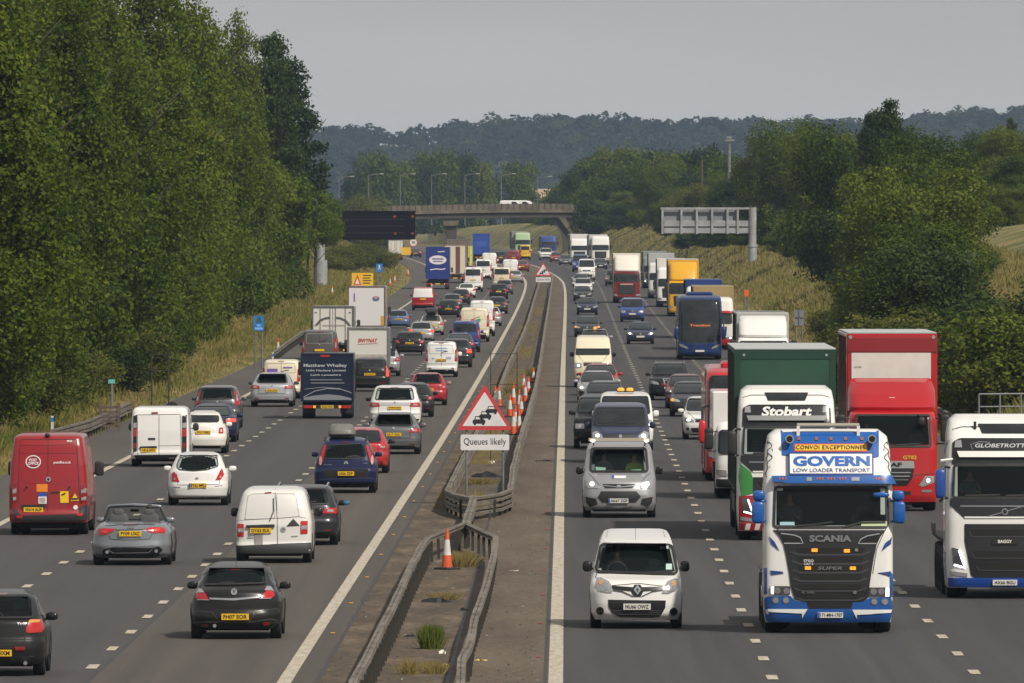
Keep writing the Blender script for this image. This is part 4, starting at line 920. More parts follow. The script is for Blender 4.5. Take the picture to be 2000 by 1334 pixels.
# ---------------------------------------------------------------- vehicles: the builder
GLASS = mat("vehicle_glass", (.020, .024, .026), .07, 0, .6, vary=.5, vscale=1.3)
def clear_glass():
    m, n, l, b = new_mat("clear_glass"); b.inputs["Base Color"].default_value = (.02, .03, .03, 1); b.inputs["Roughness"].default_value = .04; b.inputs["Specular IOR Level"].default_value = .6
    tr = n.new("ShaderNodeBsdfTransparent"); tr.inputs[0].default_value = (.86, .93, .91, 1); mx_ = n.new("ShaderNodeMixShader"); mx_.inputs[0].default_value = .24
    l.new(tr.outputs[0], mx_.inputs[1]); l.new(b.outputs[0], mx_.inputs[2]); l.new(mx_.outputs[0], n["Material Output"].inputs["Surface"]); return m
CGLASS = clear_glass()
TRIM = mat("black_trim", (.018, .018, .019), .55, vary=.3, vscale=4); BLACKG = mat("gloss_black", (.012, .012, .014), .25, coat=.4); TYRE = mat("tyre", (.016, .016, .017), .85)
RIM = mat("alloy_rim", (.30, .30, .31), .4, .6); CHROME = mat("chrome", (.62, .62, .64), .18, .9); SEAMM = mat("panel_gap", (.02, .02, .022), .8)
REDL = mat("tail_red", (.42, .012, .015), .22, coat=.6); REDDK = mat("tail_dark_red", (.20, .008, .012), .25, coat=.6); REDON = mat("brake_lit", (.6, .03, .03), .3, emit=(1, .10, .06), es=.9)
CLEARL = mat("lamp_clear", (.42, .42, .43), .15, .5, coat=.6); LAMPON = mat("headlamp_lit", (.8, .8, .78), .2, emit=(1, .93, .80), es=3.0); DRL = mat("daylight_led", (.9, .9, .95), .2, emit=(.9, .95, 1), es=4.0)
AMBER = mat("amber_lamp", (.75, .22, .02), .3, emit=(1, .35, .03), es=.8); YPLATE = mat("plate_yellow", (.72, .44, .015), .45); WPLATE = mat("plate_white", (.62, .61, .58), .45)
PTXT = mat("plate_black", (.012, .012, .012), .5); WTXT = mat("white_lettering", (.7, .69, .67), .45); FABRIC = mat("seat_fabric", (.075, .078, .082), .9); LINER = mat("cabin_dark", (.045, .045, .047), .9)
SKIN = mat("skin", (.45, .26, .18), .55); HAIR = mat("hair", (.03, .02, .015), .7); SHIRT = mat("shirt", (.12, .13, .16), .8); HIVIS = mat("hi_vis", (.45, .60, .05), .7)
BLUEL = mat("plate_blue", (.01, .08, .40), .4)
UNDER = mat("underbody", (.010, .010, .010), .9)
REAR = {
 'hatch': [(.2,.14),(.27,.03),(.5,0),(.62,.02),(.68,.05),(.8,.07),(.95,.10),(1.0,.16),(1.15,.33),(1.3,.52),(1.38,.68),(1.43,.98),(1.465,1.4),(1.48,1.9)],
 'saloon': [(.2,.14),(.27,.03),(.5,0),(.66,.03),(.85,.05),(.95,.08),(1.0,.16),(1.03,.38),(1.06,.62),(1.15,.85),(1.3,1.3),(1.38,1.65),(1.43,1.95),(1.46,2.2),(1.48,2.5)],
 'suv': [(.22,.14),(.3,.02),(.6,0),(.66,.04),(.88,.06),(1.0,.1),(1.13,.2),(1.3,.34),(1.39,.44),(1.44,.62),(1.47,.95),(1.48,1.4)],
 'van': [(.2,.10),(.27,.01),(.42,0),(.45,.04),(.8,.05),(1.2,.09),(1.4,.14),(1.45,.2),(1.47,.45),(1.48,.9)]}
FRONT = {
 'hatch': [(.18,.17),(.26,.03),(.45,0),(.6,.02),(.7,.08),(.76,.18),(.82,.40),(.88,.68),(.93,.95),(.97,1.05),(1.1,1.3),(1.25,1.62),(1.36,1.92),(1.42,2.2),(1.46,2.55),(1.48,2.9)],
 'suv': [(.20,.14),(.32,.02),(.5,0),(.74,.03),(.81,.08),(.87,.22),(.91,.6),(.95,.95),(.99,1.08),(1.15,1.34),(1.3,1.6),(1.39,1.86),(1.44,2.2),(1.48,2.8)],
 'van': [(.18,.12),(.28,.01),(.5,0),(.62,.03),(.72,.10),(.79,.22),(.85,.45),(.9,.62),(1.1,.88),(1.28,1.13),(1.38,1.32),(1.43,1.6),(1.465,2.1),(1.48,2.8)]}
HWS = {
 'hatch': [(.12,.86),(.18,.96),(.34,1.0),(.55,.99),(.62,.965),(.67,.93),(.88,.765),(.94,.70),(.975,.62),(1,.46)],
 'suv': [(.12,.88),(.18,.97),(.34,1.0),(.57,.985),(.64,.955),(.86,.83),(.93,.79),(.97,.72),(1,.56)],
 'van': [(.12,.90),(.18,.98),(.34,1.0),(.6,.985),(.78,.94),(.9,.895),(.95,.86),(.98,.78),(1,.64)],
 'box': [(.0,1),(.6,1),(.9,.985),(.96,.96),(.985,.93),(1,.86)]}
HWS['saloon'] = HWS['hatch']; FRONT['saloon'] = FRONT['hatch']
def smooth_tab(tab, zs, sig=.018):
    z = np.linspace(tab[0][0], tab[-1][0], 400); y = np.interp(z, [t[0] for t in tab], [t[1] for t in tab]); dz = z[1] - z[0]
    k = np.exp(-.5 * (np.arange(-30, 31) * dz / sig) ** 2); k /= k.sum(); yp = np.pad(y, 30, mode='edge'); ys = np.convolve(yp, k, 'valid')
    return np.interp(zs, z, ys)
WH = {}
def wheel_parts(R, w):
    if (R, w) in WH: return WH[(R, w)]
    seg = 28; mb = MB(); prof_ = [(R*.62, w/2), (R*.93, w/2), (R, w*.38), (R, -w*.38), (R*.93, -w/2), (R*.62, -w/2)]
    vs = [(x, r * math.cos(2*math.pi*k/seg), r * math.sin(2*math.pi*k/seg)) for r, x in prof_ for k in range(seg)]
    fs = [(i*seg + k, i*seg + (k+1) % seg, (i+1)*seg + (k+1) % seg, (i+1)*seg + k) for i in range(5) for k in range(seg)]; mb.add(vs, fs)
    ty = mb.mesh("tyre", [TYRE], 40)
    rm = MB(); 
    for sx in (-1, 1): rm.disc((0, 0), R*.2, sx*w*.30 - .01, sx*w*.30 + .01, 16, 'x')
    for k in range(5):
        a = k * 2*math.pi/5
        for sx in (-1, 1):
            c, s_ = math.cos(a), math.sin(a); q = [(R*.12, -R*.07), (R*.63, -R*.10), (R*.63, R*.10), (R*.12, R*.07)]
            rm.prism([(c*p - s_*t, s_*p + c*t) for p, t in q], sx*w*.33 - .012, sx*w*.33 + .012, 'x')
    rm.disc((0, 0), R*.6, -w*.25, w*.25, seg, 'x', 1)
    WH[(R, w)] = (rm.mesh("wheel", [RIM, UNDER]), ty); return WH[(R, w)]
def blob_mesh(rx, ry, rz, p=2.6, nu=16, nv=10, cut=None):
    V = []
    for j in range(nv + 1):
        ph = -math.pi/2 + math.pi*j/nv
        for i in range(nu):
            th = 2*math.pi*i/nu; f = lambda c: math.copysign(abs(c) ** (2/p), c)
            V.append((rx*f(math.cos(ph))*f(math.cos(th)), ry*f(math.cos(ph))*f(math.sin(th)), rz*f(math.sin(ph))))
    Fs = [(j*nu + i, j*nu + (i+1) % nu, (j+1)*nu + (i+1) % nu, (j+1)*nu + i) for j in range(nv) for i in range(nu)]
    return V, Fs
def dens(poly, step, closed=True):
    out = []; n = len(poly)
    for i in range(n if closed else n - 1):
        a, b = poly[i], poly[(i+1) % n]; L = math.hypot(b[0]-a[0], b[1]-a[1]); k = max(1, int(L / step))
        for j in range(k): out.append((a[0] + (b[0]-a[0])*j/k, a[1] + (b[1]-a[1])*j/k))
    if not closed: out.append(poly[-1])
    return out
def inside(p, poly):
    c = False; n = len(poly)
    for i in range(n):
        a, b = poly[i], poly[i-1]
        if (a[1] > p[1]) != (b[1] > p[1]) and p[0] < (b[0]-a[0]) * (p[1]-a[1]) / (b[1]-a[1]) + a[0]: c = not c
    return c
class Veh:
    """a vehicle seen from its near end: x right, y away from the eye, z up, origin on the road below the near end"""
    def __init__(s, name, label, cat, px, py, D=None, group=None, yaw=0.0):
        s.D = D or d_of_y(py); s.s = F / s.D; s.px = px; s.py = ypix(s.D)
        s.root = thing(name, label, cat, ((px - 1000) * s.D / F, s.D, zr(s.D)), -math.atan(heading(s.D)) + yaw, group)
        s.bvh = None; s.trees = []
    def P(s, pts): return [((x - s.px) / s.s, (s.py - y) / s.s) for x, y in pts]
    def loft(s, name, m, near, far, hw, W, L, k=1.0, bow=.10, cr=.22, bowf=.10, crf=.3, y0=0.0, x0=0.0, parent=None, z0=None, nz=46, use=True, topbow=None, scale_hw=None):
        """near/far: (z, inset) tables; hw: (z/h, fraction) table"""
        zt = near[-1][0]; zb = near[0][0]; t = np.linspace(0, 1, nz); zs = zb + (zt - zb) * (1 - (1 - t) ** 1.35)
        yn = smooth_tab(near, zs); yf = L - smooth_tab([(z, v) for z, v in far], zs)
        hh = np.interp(zs / zt, [a for a, b in hw], [b for a, b in hw]) * W / 2
        T = [-math.cos(math.pi * i / 20) for i in range(21)]; V = []
        for z, a, b, w in zip(zs, yn, yf, hh):
            ring = []; c = min(cr, w * .6)
            t0 = 1 - c / w
            def sb(tt, bw, cc): 
                q = max(0, (abs(tt) - t0) / (1 - t0)); return bw * tt * tt + cc * (1 - math.sqrt(max(0, 1 - q*q)))
            if b < a + .3: b = a + .3
            for tt in T: ring.append((x0 + w*tt, min(y0 + a + sb(tt, bow, c), y0 + (a+b)/2), z*k))
            ring.append((x0 + w, y0 + (a+b)/2, z*k))
            for tt in reversed(T): ring.append((x0 + w*tt, max(y0 + b - sb(tt, bowf, min(crf, c*1.6)), y0 + (a+b)/2), z*k))
            ring.append((x0 - w, y0 + (a+b)/2, z*k)); V += ring
        n = len(ring); Fs = [(j*n + i, j*n + (i+1) % n, (j+1)*n + (i+1) % n, (j+1)*n + i) for j in range(len(zs)-1) for i in range(n)]
        Fs += [tuple(reversed(range(n))), tuple(range((len(zs)-1)*n, len(zs)*n))]
        o = MB().add(V, Fs).build(name, m, parent or s.root, 38)
        tr = BVHTree.FromPolygons([Vector(v) for v in V], Fs)
        if use: s.bvh = tr; s.body = o; s.W = W; s.Hh = zt * k; s.L = L
        return o
    def hit(s, x, z, face='n', off=.01, tree=None):
        t = tree or s.bvh
        if face == 'n': o, d = Vector((x, -8, z)), Vector((0, 1, 0))
        elif face == 'l': o, d = Vector((-8, x, z)), Vector((1, 0, 0))
        elif face == 'r': o, d = Vector((8, x, z)), Vector((-1, 0, 0))
        h, nrm, _, _ = t.ray_cast(o, d)
        if h is None:
            h, nrm, _, _ = t.find_nearest(o + d * 8.2)
            h = Vector((h.x, h.y, h.z))
        if nrm.dot(d) > 0: nrm = -nrm
        if nrm.dot(d) > -.35: nrm = (nrm - d * .6).normalized()
        return h + nrm * off
    def drape(s, name, m, poly, face='n', r=0.0, lvl=0, parent=None, grid=.09, tree=None, off=None, th=.02):
        off = off if off is not None else .010 + .006 * lvl
        if r: poly = rounded(poly, r, 4)
        out = dens(poly, grid); n = len(out); pts = [Vector(p) for p in out]
        xs = [p[0] for p in out]; zs = [p[1] for p in out]
        gx = np.arange(min(xs) + grid*.5, max(xs), grid); gz_ = np.arange(min(zs) + grid*.5, max(zs), grid)
        for a in gx:
            for b in gz_:
                if inside((a, b), out) and min((a - p[0])**2 + (b - p[1])**2 for p in out) > (grid*.3)**2: pts.append(Vector((a, b)))
        v, e, f, *_ = delaunay_2d_cdt(pts, [(i, (i+1) % n) for i in range(n)], [list(range(n))], 1, 1e-5)
        H_ = [s.hit(p[0], p[1], face, off, tree) for p in v]; back = {'n': Vector((0, th + off, 0)), 'l': Vector((th + off, 0, 0)), 'r': Vector((-th - off, 0, 0))}[face]
        from collections import Counter
        ec = Counter()
        for t_ in f:
            for i in range(len(t_)): a, b = t_[i], t_[(i+1) % len(t_)]; ec[(min(a, b), max(a, b))] += 1
        bd = [k for k, c in ec.items() if c == 1]; ring = sorted({i for k in bd for i in k}); idx = {i: len(H_) + j for j, i in enumerate(ring)}
        V = list(H_) + [H_[i] + back for i in ring]; Fs = [tuple(t_) for t_ in f] + [(a, b, idx[b], idx[a]) for a, b in bd]
        return MB().add(V, Fs).build(name, m, parent or s.root, 35)
    def both(s, name, m, poly, **kw):
        a = s.drape(name, m, poly, **kw); b = s.drape(name, m, [(-x, z) for x, z in reversed(poly)], **kw); return a, b
    def line(s, name, m, pts, w=.012, face='n', lvl=0, parent=None, closed=False, tree=None):
        q = dens(pts, .08, closed); n = len(q); V = []
        if closed: q.append(q[0]); n += 1
        for i, p in enumerate(q):
            a = q[max(i-1, 0)]; b = q[min(i+1, n-1)]; d = (b[0]-a[0], b[1]-a[1]); L = math.hypot(*d) or 1; nx, nz_ = -d[1]/L*w/2, d[0]/L*w/2
            for sg in (-1, 1): V.append(s.hit(p[0] + sg*nx, p[1] + sg*nz_, face, .009 + .006*lvl, tree))
        V += [v + Vector((0, .012, 0)) for v in V]; m2 = 2*n
        Fs = []
        for i in range(n-1): a = 2*i; Fs += [(a, a+1, a+3, a+2), (a, a+2, a+2+m2, a+m2), (a+1, a+1+m2, a+3+m2, a+3)]
        return MB().add(V, Fs).build(name, m, parent or s.root)
    def text(s, txt, cx, cz, w, h, m, lvl=2, bold=.02, shear=0.0, space=1.0, parent=None, name="lettering", tree=None, arc=0.0, face='n'):
        vs, fs = text_geo(txt, bold, shear, space); V = []
        for a, b in vs: V.append(s.hit(cx + a*w, cz + b*h + arc*a*a*4*h, face, .010 + .006*lvl, tree))
        return MB().add(V, fs).build(name, m, parent or s.root)
    def plate(s, txt, cx, cz, w=.52, h=.115, m=None, parent=None, tree=None, blue=False, lvl=1):
        m = m or YPLATE; y = s.hit(cx, cz, 'n', .02 + .006*lvl, tree).y
        o = MB().box(cx - w/2, cx + w/2, y - .012, y + .02, cz - h/2, cz + h/2).build("number_plate", m, parent or s.root)
        if blue: MB().box(cx - w/2 + .004, cx - w/2 + .045, y - .016, y - .0125, cz - h/2 + .004, cz + h/2 - .004).build("blue_band", BLUEL, o)
        if txt: flat_text(o, txt, cx + (.02 if blue else 0), cz, w * .86, h * .66, PTXT, y - .016, .025)
        return o
    def blob(s, name, m, c, r, p=2.6, parent=None, rot=0.0):
        V, Fs = blob_mesh(*r, p=p); ca, sa = math.cos(rot), math.sin(rot)
        return MB().add([(c[0] + x*ca - y*sa, c[1] + x*sa + y*ca, c[2] + z) for x, y, z in V], Fs).build(name, m, parent or s.root, 60)
    def wheel(s, x, y, R=.32, w=.21, z=None):
        rm, ty = wheel_parts(R, w); o = link("wheel", rm, s.root); o.location = (x, y, R if z is None else z); t = link("tyre", ty, o); return o
    def wheels(s, ys, R=.32, w=.21, tr=None, arch=True):
        tr = tr or s.W/2 - w/2 - .01
        for y in ys:
            for sx in (-1, 1):
                s.wheel(sx*tr, y, R, w)
                if arch:
                    a = [(y + (R+.06)*math.cos(t), R + (R+.06)*math.sin(t)) for t in [math.pi*k/12 for k in range(13)]] + [(y - R - .06, .2), (y + R + .06, .2)]
                    s.drape("wheel_arch", UNDER, a, face='l' if sx < 0 else 'r', grid=.12, lvl=0)
        MB().box(-s.W*.36, s.W*.36, .35, s.L - .35, .17, .42).build("underbody", UNDER, s.root)
    def mirrors(s, m, y, z, dx=.10, r=(.11, .07, .08), glass=False):
        for sx in (-1, 1):
            x = s.hit(y, z - .03, 'r' if sx > 0 else 'l', 0).x; o = s.blob("wing_mirror", m, (x + sx*(dx + .02), y, z), r, 3.0)
            MB().box(min(x - sx*.05, x + sx*dx), max(x - sx*.05, x + sx*dx), y - .03, y + .03, z - .07, z - .03).build("mirror_arm", TRIM, o)
            if glass: s.blob("mirror_glass", mat("mirror_glass", (.35, .55, .65), .05, .9), (x + sx*(dx + .02), y - .055, z), (r[0]*.8, .02, r[2]*.75), 2.6, o)
    def cabin(s, y0, y1, z0, z1, w, seats=(), y_seat=None, front=True, head=True):
        """a dark hollow behind the glass with seats"""
        o = MB().add([(-w, y0, z0), (w, y0, z0), (w, y1, z0), (-w, y1, z0), (-w*.85, y0 + .2, z1), (w*.85, y0 + .2, z1), (w*.85, y1, z1), (-w*.85, y1, z1)], [(0, 1, 2, 3), (3, 2, 6, 7), (0, 3, 7, 4), (1, 5, 6, 2), (4, 7, 6, 5)]).build("cabin", LINER, s.root)
        for x in seats:
            c = MB(); v, f = blob_mesh(.24, .08, .30, 4); c.add([(a + x, b + y_seat, q*.8 + z0 + .10) for a, b, q in v], f)
            v, f = blob_mesh(.13, .06, .10, 3.2); c.add([(a + x, b + y_seat, q*.8 + z0 + .40) for a, b, q in v], f); c.build("seat", FABRIC, o, 60)
        return o
    def carve(s, poly, shrink=.02):
        """open the body shell behind a pane"""
        me = s.body.data; cx = sum(p[0] for p in poly)/len(poly); cz = sum(p[1] for p in poly)/len(poly)
        q = [(cx + (x-cx)*(1-shrink), cz + (z-cz)*(1-shrink)) for x, z in poly]
        bm = bmesh.new(); bm.from_mesh(me); dl = [f for f in bm.faces if f.calc_center_median().y < s.L*.5 and all(inside((v.co.x, v.co.z), q) for v in f.verts) and f.normal.y < .2]
        bmesh.ops.delete(bm, geom=dl, context='FACES'); bm.to_mesh(me); bm.free()
    def pane(s, name, poly, see=False, frit=.03, r=.06, lvl=1, rim=None):
        poly = rounded(poly, r, 4) if r else poly
        if see: s.carve(poly)
        o = s.drape(name, CGLASS if see else GLASS, poly, lvl=lvl)
        if frit: s.line("window_seal", rim or TRIM, poly, w=frit, lvl=lvl + 1, parent=o, closed=True)
        return o
def person(seat, x, y, z, label, shirt=None, turn=0, scale=1.0):
    """a seated driver, one continuous skin with hands on the wheel"""
    me = bpy.data.meshes.new("person"); J = [(0, .0, .0), (0, .03, .22), (0, .03, .42), (0, .01, .54), (0, -.02, .60), (0, -.02, .74)]
    E = [(i, i+1) for i in range(5)]; R_ = [(.17, .12), (.17, .12), (.19, .10), (.06, .06), (.075, .09), (.06, .07)]
    for sx in (-1, 1):
        b = len(J); J += [(sx*.17, .01, .44), (sx*.24, -.08, .22), (sx*.19, -.32, .24), (sx*.17, -.38, .27)]; E += [(2, b), (b, b+1), (b+1, b+2), (b+2, b+3)]; R_ += [(.07, .07), (.052, .052), (.036, .036), (.04, .02)]
        for k in range(4): E.append((b+3, len(J))); J.append((sx*.16 + (k-1.5)*.018*sx, -.44, .285 - abs(k-1.5)*.006)); R_.append((.010, .010))
        E.append((b+3, len(J))); J.append((sx*.13, -.39, .30)); R_.append((.011, .011))
    me.from_pydata([(a*scale, b*scale, c*scale) for a, b, c in J], E, []); o = bpy.data.objects.new("person", me); COL.objects.link(o)
    md = o.modifiers.new("skin", 'SKIN')
    for i, v in enumerate(me.skin_vertices[0].data): v.radius = (R_[i][0]*scale, R_[i][1]*scale); v.use_root = (i == 0)
    o.modifiers.new("sub", 'SUBSURF').levels = 2
    dg = bpy.context.evaluated_depsgraph_get(); m2 = bpy.data.meshes.new_from_object(o.evaluated_get(dg)); bpy.data.objects.remove(o)
    m2.name = "person"; m2.materials.clear(); m2.materials.append(shirt or SHIRT); m2.materials.append(SKIN)
    for p in m2.polygons:
        c = p.center; p.use_smooth = True; p.material_index = 1 if (c.z > .50*scale or c.y < -.24*scale) else 0
    o = bpy.data.objects.new("person", m2); COL.objects.link(o); tag(o, label, "person")
    rz = seat.root.rotation_euler.z; ca, sa = math.cos(rz), math.sin(rz); L0 = seat.root.location
    o.location = (L0.x + x*ca - y*sa, L0.y + x*sa + y*ca, L0.z + z); o.rotation_euler = (0, 0, rz + turn)
    hv, hf = blob_mesh(.088*scale, .095*scale, .075*scale, 2.2); MB().add([(a, b + .012*scale, c + .755*scale) for a, b, c in hv], hf).build("hair", HAIR, o, 60)
    fc = MB(); v, f = blob_mesh(.014, .02, .022, 2); fc.add([(a*scale, b*scale - .115*scale, c*scale + .69*scale) for a, b, c in v], f); fc.build("nose", SKIN, o, 60)
    return o
WSC = {'hatch': [(-.82,.985),(.82,.985),(.675,1.385),(-.675,1.385)], 'suv': [(-.84,1.0),(.84,1.0),(.74,1.40),(-.74,1.40)], 'van': [(-.88,.93),(.88,.93),(.80,1.37),(-.80,1.37)]}
WSC['saloon'] = WSC['hatch']
RWN = {'hatch': [(-.72,1.01),(.72,1.01),(.62,1.36),(-.62,1.36)], 'saloon': [(-.72,1.05),(.72,1.05),(.60,1.37),(-.60,1.37)], 'suv': [(-.74,1.02),(.74,1.02),(.66,1.38),(-.66,1.38)], 'van': [(-.76,.98),(.76,.98),(.72,1.34),(-.72,1.34)]}
TL = {'corner': [(.64,.76),(.97,.74),(.94,.96),(.74,.93)], 'wide': [(.56,.80),(.97,.79),(.95,.93),(.62,.92)], 'tall': [(.82,.66),(.975,.66),(.93,1.20),(.84,1.12)], 'pillar': [(.79,.80),(.97,.82),(.84,1.36),(.76,1.30)], 'round': [(.72,.74),(.92,.74),(.92,.90),(.72,.90)]}
def car(label, px, py, kind, view, col, W=1.78, Hh=1.48, L=4.3, lights='corner', plate=None, lit=None, D=None, detail=True, group=None, metal=0.0, roof=None, rails=False, name=None, bump=None, yaw=0.0,
        mcol=None, see=False, feats=True, grille=True, cat=None, side=True, bow=.10, cr=None, near=None, R=.32, badge=True, wiper=True, hwt=None, brake=None, window=True):
    name = name or {'hatch': 'hatchback_car', 'saloon': 'saloon_car', 'suv': 'off_roader', 'van': 'small_van'}[kind]
    v = Veh(name, label, cat or ('van' if kind == 'van' else 'car'), px, py, D, group, yaw); k = Hh / 1.48; a = W / 2; pm = paint(col, metal)
    nr, fr = (REAR, FRONT) if view == 'R' else (FRONT, REAR)
    v.loft("body", pm, near or nr[kind], fr[kind], hwt or HWS[kind], W, L, k=k, bow=bow, cr=cr or (.16 if kind == 'van' else .26), bowf=.1, crf=.25, nz=60 if detail else 40)
    v.k = k; v.a = a; v.pm = pm
    S = lambda pts: [(x*a, z*k) for x, z in pts]; v.S = S
    nw = .78 if view == 'R' else .82; v.wheels((nw, L - 1.55 + nw if False else L - (.86 if view == 'R' else .74)), R)
    ym = (L - 1.75) if view == 'R' else 1.5; ym = {'van': (L - 1.35 if view == 'R' else 1.35)}.get(kind, ym)
    v.mirrors(paint(mcol) if mcol else pm, ym, (.94 if kind == 'van' else 1.0)*k, r=(.11, .07, .075) if kind != 'van' else (.10, .08, .11))
    g0 = 1.03 if kind != 'van' else 1.0
    if side:       # side panes, clear of the raked front and rear glass
        rr = {'hatch': (.62, 1.12), 'saloon': (1.05, 2.0), 'suv': (.62, .95), 'van': (1.9, 1.9)}[kind]; ff = (1.7, 2.5) if kind != 'van' else (1.5, 2.05)
        if kind == 'van': a0, a1, b1, b0 = (L - 2.6, L - 2.6, L - 2.05, L - 1.4) if view == 'R' else (1.5, 2.05, 2.7, 2.7)
        elif view == 'R': a0, a1, b1, b0 = rr[0], rr[1], L - ff[1], L - ff[0]
        else: a0, a1, b1, b0 = ff[0], ff[1], L - rr[1], L - rr[0]
        for face in 'lr': v.drape("side_window", GLASS, [(a0, g0*k), (b0, g0*k), (b1, 1.31*k), (a1, 1.31*k)], face=face, r=.04, grid=.15)
    if not feats: return v
    if view == 'R':
        if see: v.cabin(.5, 2.8, .72*k, 1.42*k, a*.70, (-.36, .36), 1.5)
        if window: v.pane("rear_window", S(RWN[kind]), see, r=.07)
        else: v.line("door_pressing", mat("pressing_shade", (.32,.31,.30), .6), S([(-.74,.98),(.74,.98),(.70,1.34),(-.70,1.34)]), .02, closed=True)
        for sg in (-1, 1):
            o = v.drape("tail_light", brake or REDL, [(x*sg, z) for x, z in (S(TL[lights]) if sg > 0 else reversed(S(TL[lights])))], r=.03, lvl=1, grid=.07)
            if detail:
                c = S(TL[lights]); cx = sum(p[0] for p in c)/4; cz = sum(p[1] for p in c)/4; q = [(cx + (x-cx)*.42, cz + (z-cz)*.42) for x, z in c]
                v.drape("lamp_lens", CLEARL if brake is None else REDON, [(x*sg, z) for x, z in (q if sg > 0 else reversed(q))], lvl=2, parent=o, grid=.06)
        v.drape("lower_bumper", TRIM, S([(-.86,.20),(.86,.20),(.78,.33),(-.78,.33)]) if kind != 'suv' else S([(-.9,.20),(.9,.20),(.92,.40),(-.92,.40)]), r=.03, lvl=1)
        v.plate(plate, 0, .72*k if kind != 'suv' else .76*k)
        v.line("tailgate_gap", SEAMM, S([(-.60,.97),(-.62,.60),(.62,.60),(.60,.97)] if kind != 'van' else [(0,.46),(0,1.44)]), .014)
        v.line("bumper_gap", SEAMM, S([(-.97,.56),(.97,.56)]), .012)
        v.drape("high_brake_light", REDDK, S([(-.16,1.40),(.16,1.40),(.16,1.415),(-.16,1.415)]), lvl=1, grid=.1)
        for sg in (-1, 1): v.drape("reflector", REDDK, S([(sg*.70-.09,.37),(sg*.70+.09,.37),(sg*.70+.09,.40),(sg*.70-.09,.40)]), lvl=2)
        if badge: v.drape("badge", CHROME, [(.04*math.cos(t), .93*k + .04*math.sin(t)) for t in [i*math.pi/6 for i in range(12)]], lvl=2, grid=.05)
        if wiper and kind != 'saloon': v.line("rear_wiper", TRIM, S([(0,1.02),(.22,1.07),(.40,1.08)]), .02, lvl=3)
    else:
        if see: v.cabin(1.25 if kind != 'van' else .8, 3.0, .72*k, 1.42*k, a*.74, (-.36, .36), 2.0 if kind != 'van' else 1.5)
        v.pane("windscreen", S(WSC[kind]), see, r=.08)
        hl = S([(.52,.61),(.93,.645),(.955,.76),(.86,.775),(.58,.70)]) if kind != 'van' else S([(.58,.58),(.93,.60),(.955,.76),(.80,.80),(.62,.70)])
        if bump == 'old': hl = S([(.58,.56),(.93,.56),(.93,.70),(.58,.70)])
        for sg in (-1, 1):
            o = v.drape("headlight", CLEARL, [(x*sg, z) for x, z in (hl if sg > 0 else reversed(hl))], r=.03, lvl=1, grid=.07)
            if lit:
                cx = sum(p[0] for p in hl)/len(hl); cz = sum(p[1] for p in hl)/len(hl); q = [(cx + .065*math.cos(t), cz + .05*math.sin(t)) for t in [i*math.pi/5 for i in range(10)]]
                if lit == 'amber': q = [(x + .1, z) for x, z in q]
                v.drape("lamp", {'on': LAMPON, 'drl': DRL, 'amber': AMBER}[lit], [(x*sg, z) for x, z in (q if sg > 0 else reversed(q))], lvl=2, parent=o, grid=.05)
            else:
                cx = sum(p[0] for p in hl)/len(hl); cz = sum(p[1] for p in hl)/len(hl)
                v.drape("reflector_bowl", CHROME, [(sg*(cx + .055*math.cos(t)), cz + .045*math.sin(t)) for t in [i*math.pi/5 for i in range(10)]], lvl=2, parent=o, grid=.05)
        if grille: v.drape("grille", TRIM, S([(-.48,.62),(.48,.62),(.50,.71),(-.50,.71)]), r=.02, lvl=1)
        v.drape("lower_grille", TRIM, S([(-.62,.27),(.62,.27),(.70,.42),(-.70,.42)]), r=.04, lvl=1)
        for sg in (-1, 1): v.drape("fog_lamp", TRIM, [(sg*.80*a + .065*math.cos(t), .38*k + .055*math.sin(t)) for t in [i*math.pi/5 for i in range(10)]], lvl=1, grid=.06)
        v.plate(plate, 0, .50*k, m=WPLATE)
        v.line("bonnet_gap", SEAMM, S([(-.80,.95),(-.66,.84),(-.52,.73),(.52,.73),(.66,.84),(.80,.95)]), .012)
        if badge: v.drape("badge", CHROME, [(.055*math.cos(t), .67*k + .055*math.sin(t)) for t in [i*math.pi/6 for i in range(12)]], lvl=3, grid=.05)
        for q in ([(-.70,.995),(-.2,1.01)], [(-.1,.995),(.5,1.01)]): v.line("wiper", TRIM, S(q), .022, lvl=3)
    if rails:
        for sg in (-1, 1): MB().tube([(sg*a*.68, .8, 1.43*k), (sg*a*.68, 1.0, 1.50*k), (sg*a*.68, L*.62, 1.50*k), (sg*a*.68, L*.66, 1.44*k)], .02, 6).build("roof_rail", CHROME, v.root, 40)
    return v

